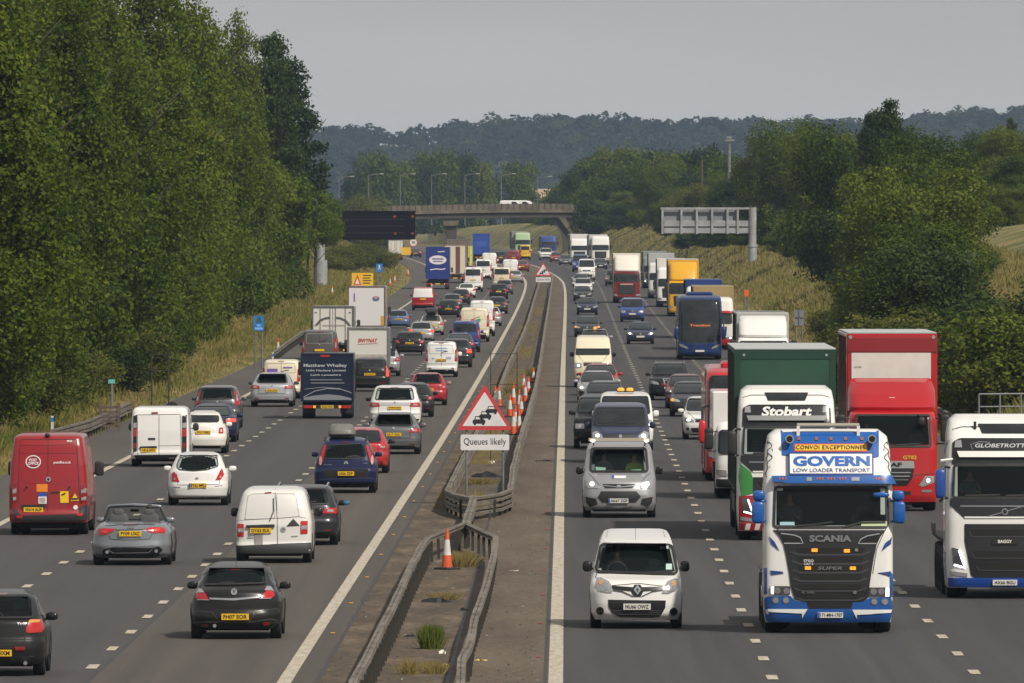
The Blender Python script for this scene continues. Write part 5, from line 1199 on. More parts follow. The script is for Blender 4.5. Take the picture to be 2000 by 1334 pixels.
# ---- box bodied lorries and big vans seen from behind
def box_lorry(name, label, px, py, W, Hh, L, col, D=None, frame=None, z0=.95, shutter=False, plate=None, group=None, cab=None, split=True, edge=.07, rear_lights='bar', bot=.5, cat="lorry", chass=None):
    v = Veh(name, label, cat, px, py, D, group); pm = paint(col); fm = frame or mat("alloy_frame", (.22, .22, .21), .45, .4, vary=.3)
    v.body = MB().box(-W/2, W/2, 0.02, L, z0, Hh, bev=.03).build("box_body", pm, v.root); v.W = W; v.L = L
    v.bvh = BVHTree.FromPolygons([Vector(q) for q in [(-W/2,.02,z0),(W/2,.02,z0),(W/2,L,z0),(-W/2,L,z0),(-W/2,.02,Hh),(W/2,.02,Hh),(W/2,L,Hh),(-W/2,L,Hh)]], [(3,2,1,0),(4,5,6,7),(0,1,5,4),(1,2,6,5),(2,3,7,6),(3,0,4,7)])
    e = edge; MB().box(-W/2 - .01, -W/2 + e, -.01, .05, z0, Hh - e - .002).build("corner_post", fm, v.root); MB().box(W/2 - e, W/2 + .01, -.01, .05, z0, Hh - e - .002).build("corner_post", fm, v.root)
    MB().box(-W/2 - .01, W/2 + .01, -.012, .05, Hh - e, Hh + .012).build("top_rail", fm, v.root); MB().box(-W/2 + .002 + e, W/2 - e - .002, -.014, .05, z0 - .02, z0 + e).build("sill", fm, v.root)
    if split:
        MB().box(-.008, .008, .004, .018, z0 + e, Hh - e).build("door_gap", SEAMM, v.root)
        for x in (-W*.30, -.16, .16, W*.30): MB().tube([(x, -.005, z0 + .05), (x, -.005, Hh - .1)], .017, 6).build("lock_rod", CHROME if frame is None else fm, v.root)
        for sg in (-1, 1):
            for z in (z0 + .3, (z0 + Hh)/2, Hh - .35): MB().box(sg*(W/2 - e - .14) - .06, sg*(W/2 - e - .14) + .06, -.01, .015, z - .02, z + .02).build("hinge", fm, v.root)
    if shutter:
        m = MB()
        for i in range(int((Hh - z0 - .3)/.09)): z = z0 + .12 + i*.09; m.box(-W/2 + e + .03, W/2 - e - .03, .006, .0195, z - .004, z + .004)
        m.build("shutter_slats", mat("slat_shadow", (.35, .34, .33), .7), v.root)
    ch = MB(); 
    for x in (-.42, .34): ch.box(x, x + .08, .1, L, z0 - .22, z0 - .025)
    ch.build("chassis", UNDER, v.root)
    lb = MB().box(-W/2 + .05, W/2 - .05, .0, .08, bot, bot + .14, bev=.01).build("light_bar", TRIM, v.root)
    for sg in (-1, 1):
        MB().box(sg*(W/2 - .28) - .17, sg*(W/2 - .28) + .17, -.02, -.002, bot + .015, bot + .125).build("tail_light", REDL, v.root)
        MB().box(sg*(W/2 - .55) - .05, sg*(W/2 - .55) + .05, -.02, -.002, bot + .02, bot + .12).build("indicator", AMBER, v.root)
    y = -.015; o = MB().box(-.26, .26, y - .01, y + .01, bot + .01, bot + .125).build("number_plate", YPLATE, v.root)
    if plate: flat_text(o, plate, 0, bot + .067, .44, .075, PTXT, y - .013, .025)
    for sg in (-1, 1): MB().box(sg*(W/2 - .30) - .24, sg*(W/2 - .30) + .24, .52, .54, .22, .75).build("mudflap", TRIM, v.root)
    for yy in (1.1, L - .6 if L < 8 else 2.45): 
        for sg in (-1, 1): v.wheel(sg*(W/2 - .28), yy, .46, .46)
    cw = W/2 - .12; cabm = paint(cab or col)
    cb = MB().box(-cw, cw, L + .15, L + 2.0, .5, min(Hh - .3, 2.9), bev=.12).build("cab", cabm, v.root)
    for sg in (-1, 1): MB().box(sg*(W/2 + .14) - .10, sg*(W/2 + .14) + .10, L + 1.5, L + 1.62, 1.7, 2.25, bev=.03).build("wing_mirror", TRIM, v.root); MB().box(min(sg*cw, sg*(W/2 + .1)), max(sg*cw, sg*(W/2 + .1)), L + 1.54, L + 1.58, 2.1, 2.14).build("mirror_arm", TRIM, v.root)
    return v

# ---- lorries seen from the front
def front_lorry(label, px, py, col, D=None, W=2.5, Hc=2.9, L=2.3, tcol=None, tH=4.0, tW=2.55, tL=13.0, lower=None, visor=None, defl=None, name="lorry", group=None, grille=None, wind=(.58, .80), style='flat', lit=None, plate=None,
                mir=None, band=None, simple=False, trail_off=2.4, roofm=None, feats=True, bevel=.22, taut=False, tframe=None, bumper=None, tdx=0.0, cat="lorry", nsh=None):
    """wind = windscreen bottom and top as fractions of the cab height"""
    v = Veh(name, label, cat, px, py, D, group); pm = paint(col); a = W/2
    near = [(.32, .10), (.45, .02), (1.0, 0), (Hc*wind[0], .03), (Hc*wind[1], .20), (Hc*.93, .42), (Hc*.975, .62), (Hc, 1.0)]
    if nsh: near = nsh
    hw = [(0, .96), (.2, 1), (.7, .995), (.9, .96), (.97, .92), (1, .80)]
    v.loft("cab_body", pm, near, [(.32, .05), (Hc, .05)], hw, W, L, bow=.07, cr=bevel, bowf=.01, crf=.05, nz=60); v.Hc = Hc
    z0, z1 = Hc*wind[0], Hc*wind[1]; v.z0, v.z1 = z0, z1
    v.wheel(-a + .2, 1.25, .5, .34); v.wheel(a - .2, 1.25, .5, .34)
    ch = MB().box(-.55, .55, .6, (trail_off + tL) if tcol else L + 3.6, .45, .95).build("chassis", UNDER, v.root)
    for yy in ((4.6, trail_off + tL - 3, trail_off + tL - 1.7) if tcol else (4.2, 5.5)):
        for sg in (-1, 1): v.wheel(sg*(a - .3), yy, .5, .56)
    if tcol:
        tm = paint(tcol) if not taut else mat("curtain_%d" % int(tcol[1]*100 + tcol[0]*10), tcol, .6, vary=.3, vscale=.8); b0 = 1.15
        tr = MB().box(tdx - tW/2, tdx + tW/2, trail_off, trail_off + tL, b0, tH, bev=.04).build("trailer_body", tm, v.root)
        fm = tframe or tm
        if tframe:
            for sg in (-1, 1): MB().box(tdx + sg*(tW/2 - .07) - .08, tdx + sg*(tW/2 - .07) + .08, trail_off - .012, trail_off + .1, b0, tH - .22).build("corner_post", fm, v.root)
            MB().box(tdx - tW/2 - .01, tdx + tW/2 + .01, trail_off - .014, trail_off + .1, tH - .218, tH - .01).build("header_rail", fm, v.root)
        side = MB()
        for sg in (-1, 1):
            for i in range(1, 12): y = trail_off + i*tL/12; side.box(tdx + sg*tW/2 - .012, tdx + sg*tW/2 + .012, y - .02, y + .02, b0 + .1, tH - .1)
        if tL > 8: side.build("curtain_straps", TRIM, v.root)
        v.tr = tr; v.ty = trail_off
        MB().box(tdx - tW/2 + .05, tdx + tW/2 - .05, trail_off + 4, trail_off + tL - 4, .55, 1.0).build("side_guard", TRIM, v.root)
    if not feats: return v
    v.pane("windscreen", [(-a*.90, z0), (a*.90, z0), (a*.88, z1), (-a*.88, z1)], r=.10, frit=.05)
    gr = v.drape("grille", grille or TRIM, [(-a*.62, .85), (a*.62, .85), (a*.66, z0 - .18), (-a*.66, z0 - .18)], r=.06, lvl=1)
    for i in range(4): z = .95 + (z0 - 1.2)*i/4 + .05; v.line("grille_slat", CHROME if style == 'chrome' else mat("slat_grey", (.07, .07, .075), .5), [(-a*.58, z), (a*.58, z)], .03, lvl=2, parent=gr)
    if lower is not None: v.drape("bumper", paint(lower), [(-a*.98, .34), (a*.98, .34), (a*.98, .80), (-a*.98, .80)], r=.04, lvl=1)
    else: v.drape("bumper", bumper or TRIM, [(-a*.98, .34), (a*.98, .34), (a*.98, .58), (-a*.98, .58)], r=.04, lvl=1)
    for sg in (-1, 1):
        hl = [(a*.66, .66), (a*.96, .68), (a*.97, .86), (a*.70, .84)]; o = v.drape("headlight", CLEARL, [(x*sg, z) for x, z in (hl if sg > 0 else reversed(hl))], r=.03, lvl=2, grid=.07)
        if lit: v.drape("lamp", DRL if lit == 'drl' else LAMPON, [(sg*a*.82 + .06*math.cos(t), .77 + .045*math.sin(t)) for t in [i*math.pi/5 for i in range(10)]], lvl=3, parent=o, grid=.05)
    v.plate(plate, 0, .46, m=WPLATE, lvl=3)
    if band: v.drape("nose_panel", band, [(-a*.70, z0 - .20), (a*.70, z0 - .20), (a*.76, z0 - .04), (-a*.76, z0 - .04)], r=.03, lvl=1)
    if visor: v.drape("sun_visor", visor, [(-a*.90, z1 - .02), (a*.90, z1 - .02), (a*.86, z1 + .16), (-a*.86, z1 + .16)], r=.04, off=.07, th=.1)
    v.line("wiper", TRIM, [(-a*.7, z0 + .04), (-a*.05, z0 + .08)], .03, lvl=3); v.line("wiper", TRIM, [(a*.0, z0 + .04), (a*.65, z0 + .08)], .03, lvl=3)
    lorry_mirrors(v, mir or TRIM, z0, z1)
    if defl:
        top = tH - .15 if tcol else Hc + .8; v.loft_defl(defl, top)
    return v
def lorry_mirrors(v, m, z0, z1, w=.13, y=.15):
    for sg in (-1, 1):
        x = sg*(v.W/2 + .20); o = v.blob("wing_mirror", m, (x, y, (z0+z1)/2 + .05), (w, .09, (z1-z0)*.40), 4.5); v.blob("wide_mirror", m, (x, y, z1 + .02 - .04), (w, .08, .11), 3.5, o)
        for z in (z1 - .02, z0 + .08): MB().tube([(sg*(v.W/2 - .06), .32, z), (x, y + .02, z)], .022, 6).build("mirror_arm", m, o)
def loft_defl(v, m, top, w=.92):
    Hc = v.Hc; near = [(Hc - .06, .55), (Hc + .05, .50), (Hc + (top-Hc)*.5, .95), (Hc + (top-Hc)*.85, 1.4), (top, 1.8)]
    return v.loft("roof_deflector", m, near, [(Hc - .06, .05), (top, .05)], [(0, w), (.9, w), (.985, w*.94), (1, w*.86)], v.W, v.L, bow=.14, cr=.3, bowf=.01, crf=.05, nz=24, use=False)
Veh.loft_defl = loft_defl

# ---- coaches seen from the front
def coach(label, px, py, col, D=None, W=2.55, Hh=3.7, L=12.5, skirt=None, top=None, mir=None, txt=None, double=False, group=None, plate=None, feats=True):
    v = Veh("coach", label, "coach", px, py, D, group); pm = paint(col); a = W/2
    near = [(.28, .10), (.4, .01), (.9, 0), (1.3, .04), (Hh*.75, .22), (Hh*.9, .42), (Hh*.965, .72), (Hh, 1.3)]
    v.loft("body", pm, near, [(.28, .1), (Hh, .1)], HWS['box'], W, L, bow=.16, cr=.30, bowf=.05, crf=.15, nz=60); v.wheels((2.6, L - 3.2), .5, .32)
    g = v.pane("windscreen", [(-a*.93, 1.15), (-a*.5, 1.0), (a*.5, 1.0), (a*.93, 1.15), (a*.88, Hh*.93), (-a*.88, Hh*.93)], r=.12, frit=.03)
    for face in 'lr': v.drape("side_windows", GLASS, [(.9, 1.75), (L - .8, 1.75), (L - .8, Hh*.84), (.9, Hh*.84)], face=face, r=.06, grid=.4)
    v.drape("roof_pod", paint(top or col), [(-a*.62, Hh - .02), (a*.62, Hh - .02), (a*.5, Hh + .01), (-a*.5, Hh + .01)], lvl=1, off=.02) if False else None
    MB().box(-a*.6, a*.6, 2.2, 4.6, Hh - .06, Hh + .20, bev=.08).build("roof_pod", paint(top or col), v.root, 40)
    if txt:
        w_ = v.drape("destination_board", mat("destination_dark", (.02, .015, .015), .5), [(-a*.52, 1.84), (a*.52, 1.84), (a*.52, 2.16), (-a*.52, 2.16)], lvl=2, parent=g); v.text(txt, 0, 2.0, a*.92, .13, mat("led_orange", (.55, .16, .05), .5, emit=(1, .28, .08), es=.25), lvl=3, parent=g)
    for sg in (-1, 1):
        hl = [(a*.52, .62), (a*.90, .78), (a*.93, .92), (a*.80, .90), (a*.56, .74)]; v.drape("headlight", CLEARL, [(x*sg, z) for x, z in (hl if sg > 0 else reversed(hl))], r=.03, lvl=1, grid=.07)
    v.plate(plate, 0, .52, m=WPLATE); v.line("wiper", TRIM, [(-a*.6, 1.25), (-a*.02, 1.35), (-a*.1, 2.1)], .03, lvl=3); v.line("wiper", TRIM, [(a*.6, 1.25), (a*.1, 1.25)], .03, lvl=3)
    for sg in (-1, 1):
        o = v.blob("wing_mirror", mir or paint(skirt or col), (sg*(a + .10), -.18, 1.55), (.12, .10, .36), 3.5); MB().tube([(sg*(a - .1), .5, 2.35), (sg*(a + .10), -.05, 2.30), (sg*(a + .10), -.17, 1.85)], .035, 6).build("mirror_arm", TRIM, o)
    return v
# ---------------------------------------------------------------- the nearest vehicles, one by one
def Q(v, ox, oy, sc, pts): return v.P([(ox + x/sc, oy + y/sc) for x, y in pts])
def zt(tab, Hh): k = Hh / 1.48; return [(z/k, y) for z, y in tab]
def circ(c, r, n=14, e=1.0): return [(c[0] + r*math.cos(2*math.pi*i/n), c[1] + r*e*math.sin(2*math.pi*i/n)) for i in range(n)]
def mir(p): return [(-x, z) for x, z in reversed(p)]
WHITE = (.74, .73, .71); CREAM = (.70, .63, .47); SILVER = (.36, .37, .38); BLACK = (.012, .012, .014); NAVY = (.012, .018, .055); GREY = (.10, .105, .12); RED = (.34, .005, .010); BLUE = (.01, .10, .45)
white_m = mat("gloss_white", WHITE, .35, coat=.5)
blue_m = paint((.004, .085, .34)); blue2 = paint((.008, .035, .20))

# white small van in the overtaking lane
v = car("white small van with black door mirrors, nearest in the right carriageway", 1243, 1229, 'van', 'F', WHITE, 1.83, 1.9, 4.25, see=True, feats=False, side=True, R=.31, near=zt([(.18,.12),(.28,.02),(.5,0),(.75,.03),(.88,.09),(.95,.19),(1.01,.42),(1.06,.66),(1.3,.95),(1.6,1.32),(1.68,1.5),(1.75,1.85),(1.85,2.6),(1.9,3.2)], 1.9),
        hwt=[(.1,.92),(.18,.98),(.38,1),(.5,.97),(.58,.945),(.86,.80),(.93,.75),(.98,.68),(1,.55)], bow=.16, cr=.3, mcol=(.012,.012,.013))
q = lambda p: Q(v, 1120, 1030, 6.354, p)
v.cabin(.9, 3.3, .85, 1.66, .70, (-.38, .38), 1.75)
ws = v.pane("windscreen", q([(350,240),(1228,252),(1292,598),(283,572)]), True, .05, .09)
person(v, -.38, 1.62, .78, "driver in a dark top holding the wheel of the nearest small white van", mat("shirt_navy", (.05,.05,.09), .8))
MB().tube([(-.38 + .19*math.cos(t), 1.17 + .05*math.sin(t), 1.12 + .17*math.sin(t)) for t in [i*math.pi/8 for i in range(17)]], .014, 6).build("steering_wheel", TRIM, v.root)
for p in ([(420,255),(480,255),(480,280),(420,280)], [(1080,265),(1180,262),(1180,300),(1080,300)], [(1150,480),(1222,480),(1222,550),(1150,550)]): v.drape("windscreen_sticker", mat("sticker_pale", (.42,.52,.52), .5), q(p), lvl=2, parent=ws)
for p in ([(290,640),(350,640),(440,680),(480,740),(480,815),(400,812),(320,790),(280,730)], [(1305,660),(1250,650),(1170,680),(1110,750),(1100,822),(1180,825),(1260,795),(1305,730)]):
    o = v.drape("headlight", CLEARL, q(p), lvl=1, grid=.05); c = (sum(a for a, b in p)/8, sum(b for a, b in p)/8); v.drape("lamp_bowl", CHROME, q(circ((c[0] + 5, c[1] + 15), 50)), lvl=2, parent=o, grid=.04); v.drape("indicator_lens", mat("lamp_orange", (.55,.25,.08), .3), q(circ((c[0] - 35 if c[0] < 700 else c[0] + 30, c[1] - 35), 26)), lvl=2, parent=o, grid=.04)
v.drape("grille", BLACKG, q([(475,730),(740,748),(760,718),(830,718),(850,748),(1120,738),(1105,785),(870,795),(835,862),(755,862),(715,795),(490,772)]), lvl=1, grid=.05)
for sgn in (0, 1):
    L_ = [(490,786),(610,800),(700,838),(745,862)]; L_ = L_ if not sgn else [(1590 - a, b) for a, b in L_]; v.line("chrome_strip", TRIM, q(L_), .012, lvl=2)
v.drape("badge", CHROME, q([(795,728),(842,782),(795,838),(748,782)]), lvl=4, grid=.05); v.drape("badge_centre", TRIM, q([(796,756),(812,782),(796,810),(780,782)]), lvl=6, grid=.05)
lg = v.drape("lower_grille", BLACKG, q([(435,900),(1145,910),(1138,1000),(1085,1090),(1000,1118),(590,1112),(490,1070),(438,985)]), lvl=1)
for i in range(4): v.line("grille_slat", mat("slat_grey", (.07,.07,.075), .5), q([(480 + i*12, 1030 + i*22), (1100 - i*12, 1038 + i*22)]), .012, lvl=2, parent=lg)
for c in ((335,1038), (1240,1048)): v.drape("fog_lamp", BLACKG, q(circ(c, 48)), lvl=1, grid=.05)
pl = q([(790,985)])[0]; v.plate("NU66 OWZ", pl[0], pl[1], .54, .12, WPLATE, lvl=3)
v.line("bonnet_gap", SEAMM, q([(275,640),(300,575),(290,572)]), .01); v.line("bonnet_gap", SEAMM, q([(475,728),(800,700),(1120,735)]), .008)
v.line("wiper", TRIM, q([(1020,578),(1230,570)]), .03, lvl=3); MB().tube([(0, 1.62, 1.63), (.0, 1.68, 1.70)], .018, 6).tube([(0, 1.66, 1.66), (-.01, 1.85, 1.95)], .004, 5).build("aerial", TRIM, v.root)
for sg in (-1, 1): v.line("roof_channel", mat("channel_grey", (.3,.3,.3), .6), [(sg*.64, 1.66), (sg*.58, 1.78), (sg*.55, 1.86)], .012)

# silver mid sized van behind it
v = car("silver van with lit headlights and roof rack bar, behind the nearest small white van", 1210, 1012, 'van', 'F', (.34,.34,.36), 1.99, 2.0, 4.9, metal=.4, see=True, feats=False, mcol=(.012,.012,.013), name="panel_van", hwt=[(.1,.93),(.2,1),(.5,1),(.63,.97),(.9,.89),(.95,.86),(.98,.8),(1,.66)], bow=.16, cr=.28,
        near=zt([(.2,.1),(.3,.02),(.6,0),(.8,.05),(1.0,.16),(1.12,.34),(1.2,.55),(1.26,.7),(1.5,1.0),(1.8,1.36),(1.9,1.6),(1.96,2.0),(2.0,2.6)], 2.0))
q = lambda p: Q(v, 1100, 800, 3.033, p)
v.cabin(.95, 3, 1.0, 1.85, .78, (-.42, .42), 1.75); ws = v.pane("windscreen", q([(170,238),(492,238),(502,372),(162,372)]), True, .05, .08)
person(v, -.42, 1.7, .98, "driver of the silver van with the roof bar"); person(v, .42, 1.7, .96, "passenger in a yellow hi-vis vest in the silver van", HIVIS)
for p in ([(190,335),(255,340),(250,365),(195,362)], [(405,352),(465,350),(465,362),(405,364)]): v.drape("dashboard_paper", mat("paper_green", (.45,.6,.5), .6), q(p), lvl=-1, off=-.03, parent=ws, th=.0)
for p, c in (([(138,420),(165,418),(212,452),(210,468),(150,468),(136,450)], (172,443)), ([(528,420),(500,418),(455,452),(458,470),(515,468),(530,450)], (496,443))):
    o = v.drape("headlight", CLEARL, q(p), lvl=1, grid=.05); v.drape("lamp", LAMPON, q(circ(c, 13)), lvl=2, parent=o, grid=.04)
v.drape("grille", BLACKG, q([(235,443),(428,443),(412,466),(248,466)]), lvl=1); v.line("chrome_strip", CHROME, q([(240,452),(330,462),(424,452)]), .02, lvl=2); v.drape("badge", CHROME, q(circ((330,455), 13, e=.5)), lvl=3, grid=.05)
v.drape("lower_grille", TRIM, q([(225,485),(432,485),(460,515),(430,550),(232,550),(205,520)]), lvl=1)
for p in ([(135,518),(195,528),(205,560),(160,575),(138,550)], [(528,518),(468,528),(458,560),(502,575),(524,550)]): v.drape("fog_lamp_panel", TRIM, q(p), lvl=1, grid=.06)
v.line("chrome_strip", CHROME, q([(250,570),(330,580),(412,570)]), .02, lvl=2); v.drape("bumper_lip", TRIM, q([(170,590),(490,590),(480,606),(180,606)]), lvl=1)
pl = q([(327,540)])[0]; v.plate("AK67 ZGP", pl[0], pl[1], .54, .12, WPLATE, blue=True, lvl=3)
b = v.drape("bonnet_sticker", white_m, q([(288,395),(372,395),(372,411),(288,411)]), lvl=1); v.drape("sticker_edge", BLUEL, q([(289,396),(302,396),(302,410),(289,410)]), lvl=2, parent=b); 
v.line("bonnet_gap", SEAMM, q([(150,380),(180,410),(215,450)]), .01); v.line("bonnet_gap", SEAMM, q([(515,380),(480,410),(450,450)]), .01)
rk = MB().box(-.83, .83, 1.45, 1.51, 2.06, 2.13).box(-.83, .83, 2.4, 2.45, 2.06, 2.13).box(-.80, -.76, 1.511, 2.399, 2.08, 2.11).box(.76, .80, 1.511, 2.399, 2.08, 2.11).build("roof_rack", mat("rack_beige", (.42,.38,.30), .6), v.root)
for x in (-.72, .74): v.blob("work_lamp", LAMPON, (x, 1.42, 2.07), (.06,.03,.035), 2.4, rk)
for x in (-.7, .7): MB().box(x - .02, x + .02, 1.44, 1.52, 1.94, 2.06).build("rack_foot", TRIM, rk)
# navy van behind, and a white van with beacons behind that
v = car("dark navy van following close behind the silver van", 1212, 905, 'van', 'F', (.035,.042,.085), 1.96, 1.97, 4.9, name="panel_van", mcol=(.02,.025,.05), lit='on')
v = car("white van with orange roof beacons, mostly hidden behind the dark navy van", 1222, 880, 'van', 'F', WHITE, 1.96, 2.02, 4.9, name="panel_van")
o = MB().box(-.30, .30, 1.8, 2.0, 2.02, 2.06).build("beacon_bar", TRIM, v.root)
for x in (-.16, .16): v.blob("beacon", mat("beacon_orange", (.75,.25,.02), .3, emit=(1,.35,.03), es=1.0), (x, 1.9, 2.11), (.12,.09,.07), 3, o)

# the blue and white heavy tractor unit
v = front_lorry("blue and white heavy tractor with GOVERN board and lit headlamps, nearest lorry in the picture", 1618.5, 1238, WHITE, Hc=3.97, L=2.3, W=2.53, feats=False, bevel=.16, name="tractor_unit", cat="lorry",
                nsh=[(.22,.10),(.34,.02),(.9,0),(2.0,.03),(2.1,.06),(2.92,.17),(3.0,.20),(3.3,.36),(3.75,.62),(3.88,.75),(3.97,.98)])
q = lambda p: Q(v, 1440, 800, 2.9, p); q2 = lambda p: Q(v, 1470, 1020, 5.8, p)
SLAT = mat("slat_lit", (.045,.045,.05), .45); LETG = mat("steel_letters", (.30,.30,.32), .35, .7); RAMB = mat("roof_marker", (.28,.10,.04), .4)
v.drape("roof_panel", blue_m, q([(252,118),(808,118),(806,272),(765,278),(300,268),(256,262)]), lvl=1, r=.02)
yp = v.drape("convoy_panel", mat("panel_red", (.55,.05,.03), .5), q([(326,201),(742,199),(742,245),(326,245)]), lvl=3); v.drape("convoy_board", mat("board_yellow", (.78,.46,.02), .5), q([(333,207),(736,205),(736,239),(333,239)]), lvl=4, parent=yp)
c = q([(534,222)])[0]; v.text("CONVOI EXCEPTIONNEL", c[0], c[1], 395/290, 23/290, PTXT, lvl=6, parent=yp, bold=.02, space=1.15)
gb = v.drape("name_board", blue2, q([(294,260),(772,260),(772,386),(294,386)]), off=.10, th=.1); v.drape("board_face", white_m, q([(302,268),(764,268),(764,377),(302,377)]), off=.106, parent=gb)
c = q([(536,309)])[0]; v.text("GOVERN", c[0], c[1], 432/290, 56/290, mat("letters_blue", (.01,.10,.40), .4), lvl=17.5, parent=gb, bold=.045)
c = q([(536,360)])[0]; v.text("LOW LOADER TRANSPORT", c[0], c[1], 430/290, 21/290, mat("letters_navy", (.02,.05,.18), .4), lvl=17.5, parent=gb, bold=.012)
vs_ = v.drape("sun_visor", blue_m, q([(204,396),(858,392),(866,428),(206,424)]), off=.16, th=.16)
for x0, x1 in ((395,424), (645,690)): v.drape("visor_lamp", CHROME, q([(x0,404),(x1,404),(x1,420),(x0,420)]), off=.17, parent=vs_, grid=.05)
for xx in (245,262,279, 455,470,485, 515,532,550, 580,597,614, 785,800,815): v.drape("marker_light", mat("marker_red_off", (.40,.08,.04), .4), q(circ((xx, 409), 5, 8)), off=.17, parent=vs_, grid=.04)
v.cabin(.5, 2.1, 2.0, 2.95, 1.12, (-.75, .7), 1.3); ws = v.pane("windscreen", q([(216,440),(848,440),(850,668),(208,668)]), True, .05, .07)
person(v, -.75, 1.2, 1.98, "driver of the GOVERN tractor unit, dim behind the windscreen")
for p, m_ in (([(243,638),(325,638),(325,658),(243,658)], mat("paper_blue", (.35,.55,.6), .6)), ([(702,636),(845,634),(845,662),(702,662)], mat("paper_yg", (.5,.6,.35), .6))): v.drape("permit_card", m_, q(p), lvl=3, parent=ws)
for p in ([(330,662),(440,652),(540,638)], [(600,668),(700,642),(840,640)]): v.line("wiper", TRIM, q(p), .035, lvl=5)
v.drape("bumper", blue_m, q2([(185,842),(430,835),(480,890),(610,905),(640,975),(1120,975),(1140,905),(1250,900),(1320,860),(1562,850),(1606,1000),(1552,1132),(148,1132),(118,1000),(120,860)]), lvl=1)
gr = v.drape("grille", mat("grille_anthracite", (.013,.013,.015), .4, coat=.3), q2([(235,92),(1505,92),(1450,165),(1405,260),(1375,400),(1345,580),(1328,700),(1312,850),(1250,900),(1140,905),(1118,978),(640,978),(612,905),(480,872),(432,720),(415,580),(380,380),(350,250),(300,160)]), lvl=2)
for y, xa, xb in ((285,430,1330), (388,445,1320), (488,455,1310), (585,460,1300), (695,470,1290), (800,490,1270)):
    v.drape("grille_opening", UNDER, q2([(xa + 55, y + 8), (xb - 55, y + 8), (xb - 85, y + 66), (xa + 85, y + 66)]), lvl=3, parent=gr, r=.02); v.line("grille_slat", SLAT, q2([(xa, y + 52), (xa + 90, y + 84), (xb - 90, y + 84), (xb, y + 50)]), .035, lvl=4, parent=gr)
c = q2([(882,185)])[0]; v.text("SCANIA", c[0], c[1], 476/580, 76/580, LETG, lvl=5, parent=gr, bold=.04)
c = q2([(877,522)])[0]; v.text("SUPER", c[0], c[1], 282/580, 40/580, mat("letters_dark_grey", (.14,.14,.14), .5), lvl=6, parent=gr, shear=.15, bold=.02)
c = q2([(636,437)])[0]; v.text("STGO", c[0], c[1], 112/580, 29/580, WTXT, lvl=6, parent=gr); c = q2([(636,473)])[0]; v.text("CAT 2", c[0], c[1], 104/580, 26/580, WTXT, lvl=6, parent=gr)
c = q2([(632,795)])[0]; v.text("R 580", c[0], c[1], 140/580, 22/580, LETG, lvl=6, parent=gr, bold=.01)
for c in ((703,318), (1068,325), (628,520), (1135,522)): v.drape("amber_strobe", AMBER, q2([(c[0]-34,c[1]-19),(c[0]+34,c[1]-19),(c[0]+34,c[1]+19),(c[0]-34,c[1]+19)]), lvl=6, parent=gr, grid=.05, r=.01)
for c in ((1176,315), (1158,795)): v.drape("round_emblem", LETG, q2(circ(c, 20)), lvl=6, parent=gr, grid=.05)
for p in ([(325,128),(480,148),(545,175),(572,240),(358,240)], [(1440,132),(1300,155),(1228,190),(1198,242),(1402,242)]):
    o = v.drape("air_intake", UNDER, q2(p), lvl=3); v.line("chrome_surround", CHROME, q2(p), .022, lvl=4, parent=o)
for i, p in enumerate(([(205,725),(425,725),(425,822),(205,820)], [(1322,740),(1560,740),(1560,846),(1322,838)])):
    o = v.drape("headlight", mat("lamp_dark", (.10,.10,.11), .15, .5, coat=.6), q2(p), lvl=3, r=.02)
    for c in (((285,775),(385,780)) if i == 0 else ((1370,785),(1455,785))): v.drape("lamp_bowl", CHROME, q2(circ(c, 36)), lvl=4, parent=o, grid=.04)
    v.drape("daylight_strip", DRL, q2([(212,730),(244,730),(240,812),(214,812)] if i == 0 else [(1510,746),(1536,746),(1536,842),(1508,842)]), lvl=5, parent=o, grid=.05)
for c in ((263,885),(380,885),(1378,900),(1495,900)): o = v.drape("fog_lamp", CHROME, q2(circ(c, 38)), lvl=3, grid=.04); v.drape("lamp_glass", CLEARL, q2(circ(c, 26)), lvl=4, grid=.04, parent=o)
for p in ([(180,985),(622,985),(562,1086),(560,1035),(190,1018)], [(1570,992),(1130,992),(1182,1092),(1182,1046),(1560,1028)]): v.drape("white_chevron", white_m, q2(p), lvl=3)
for p in ([(195,165),(250,222),(302,322),(215,252)], [(1575,170),(1500,240),(1460,330),(1562,250)], [(205,548),(340,560),(352,580),(215,600)], [(1420,575),(1550,560),(1546,620),(1500,598)]): v.drape("blue_flash", blue2, q2(p), lvl=1)
for p in ([(118,520),(168,520),(168,812),(120,830)], [(1552,552),(1598,600),(1606,850),(1560,846)]): v.drape("side_panel", blue_m, q2(p), lvl=1)
for sg in (-1, 1):
    v.line("scroll_pattern", SEAMM, [(sg*(1.20 + .03*math.sin(t*3)), 3.05 + t*.12) for t in [i*.5 for i in range(14)]], .014); v.line("scroll_pattern", SEAMM, [(sg*(1.14 + .05*math.sin(t*2.2 + 1)), 3.3 + t*.08) for t in [i*.5 for i in range(14)]], .014)
v.line("wing_edge", SEAMM, q([(213,430),(213,560),(206,650),(245,700),(285,790),(300,930)]), .012); v.line("wing_edge", SEAMM, q([(850,430),(852,560),(858,650),(830,700),(790,790),(768,930)]), .012)
pl = q2([(880,1052)])[0]; v.plate("171-MH-1707", pl[0], pl[1], .50, .105, WPLATE, blue=True, lvl=5)
lb = MB().tube([(-.60, .8, 4.06), (.62, .8, 4.06)], .045, 8).build("light_bar", mat("bar_beige", (.30,.28,.24), .5), v.root, 40)
for x in (-.58, .60): MB().box(x - .03, x + .03, .74, .86, 3.82, 4.05).build("bar_bracket", white_m, lb)
for x in (-.755, .86):
    h = MB(); h.tube([(x, .42, 3.80), (x, .65, 3.80), (x, 1.1, 3.82)], .085, 16, r2=.02); h.build("air_horn", CHROME, v.root, 40); MB().disc((x, 3.80), .062, .405, .418, 16).build("horn_mouth", UNDER, v.root)
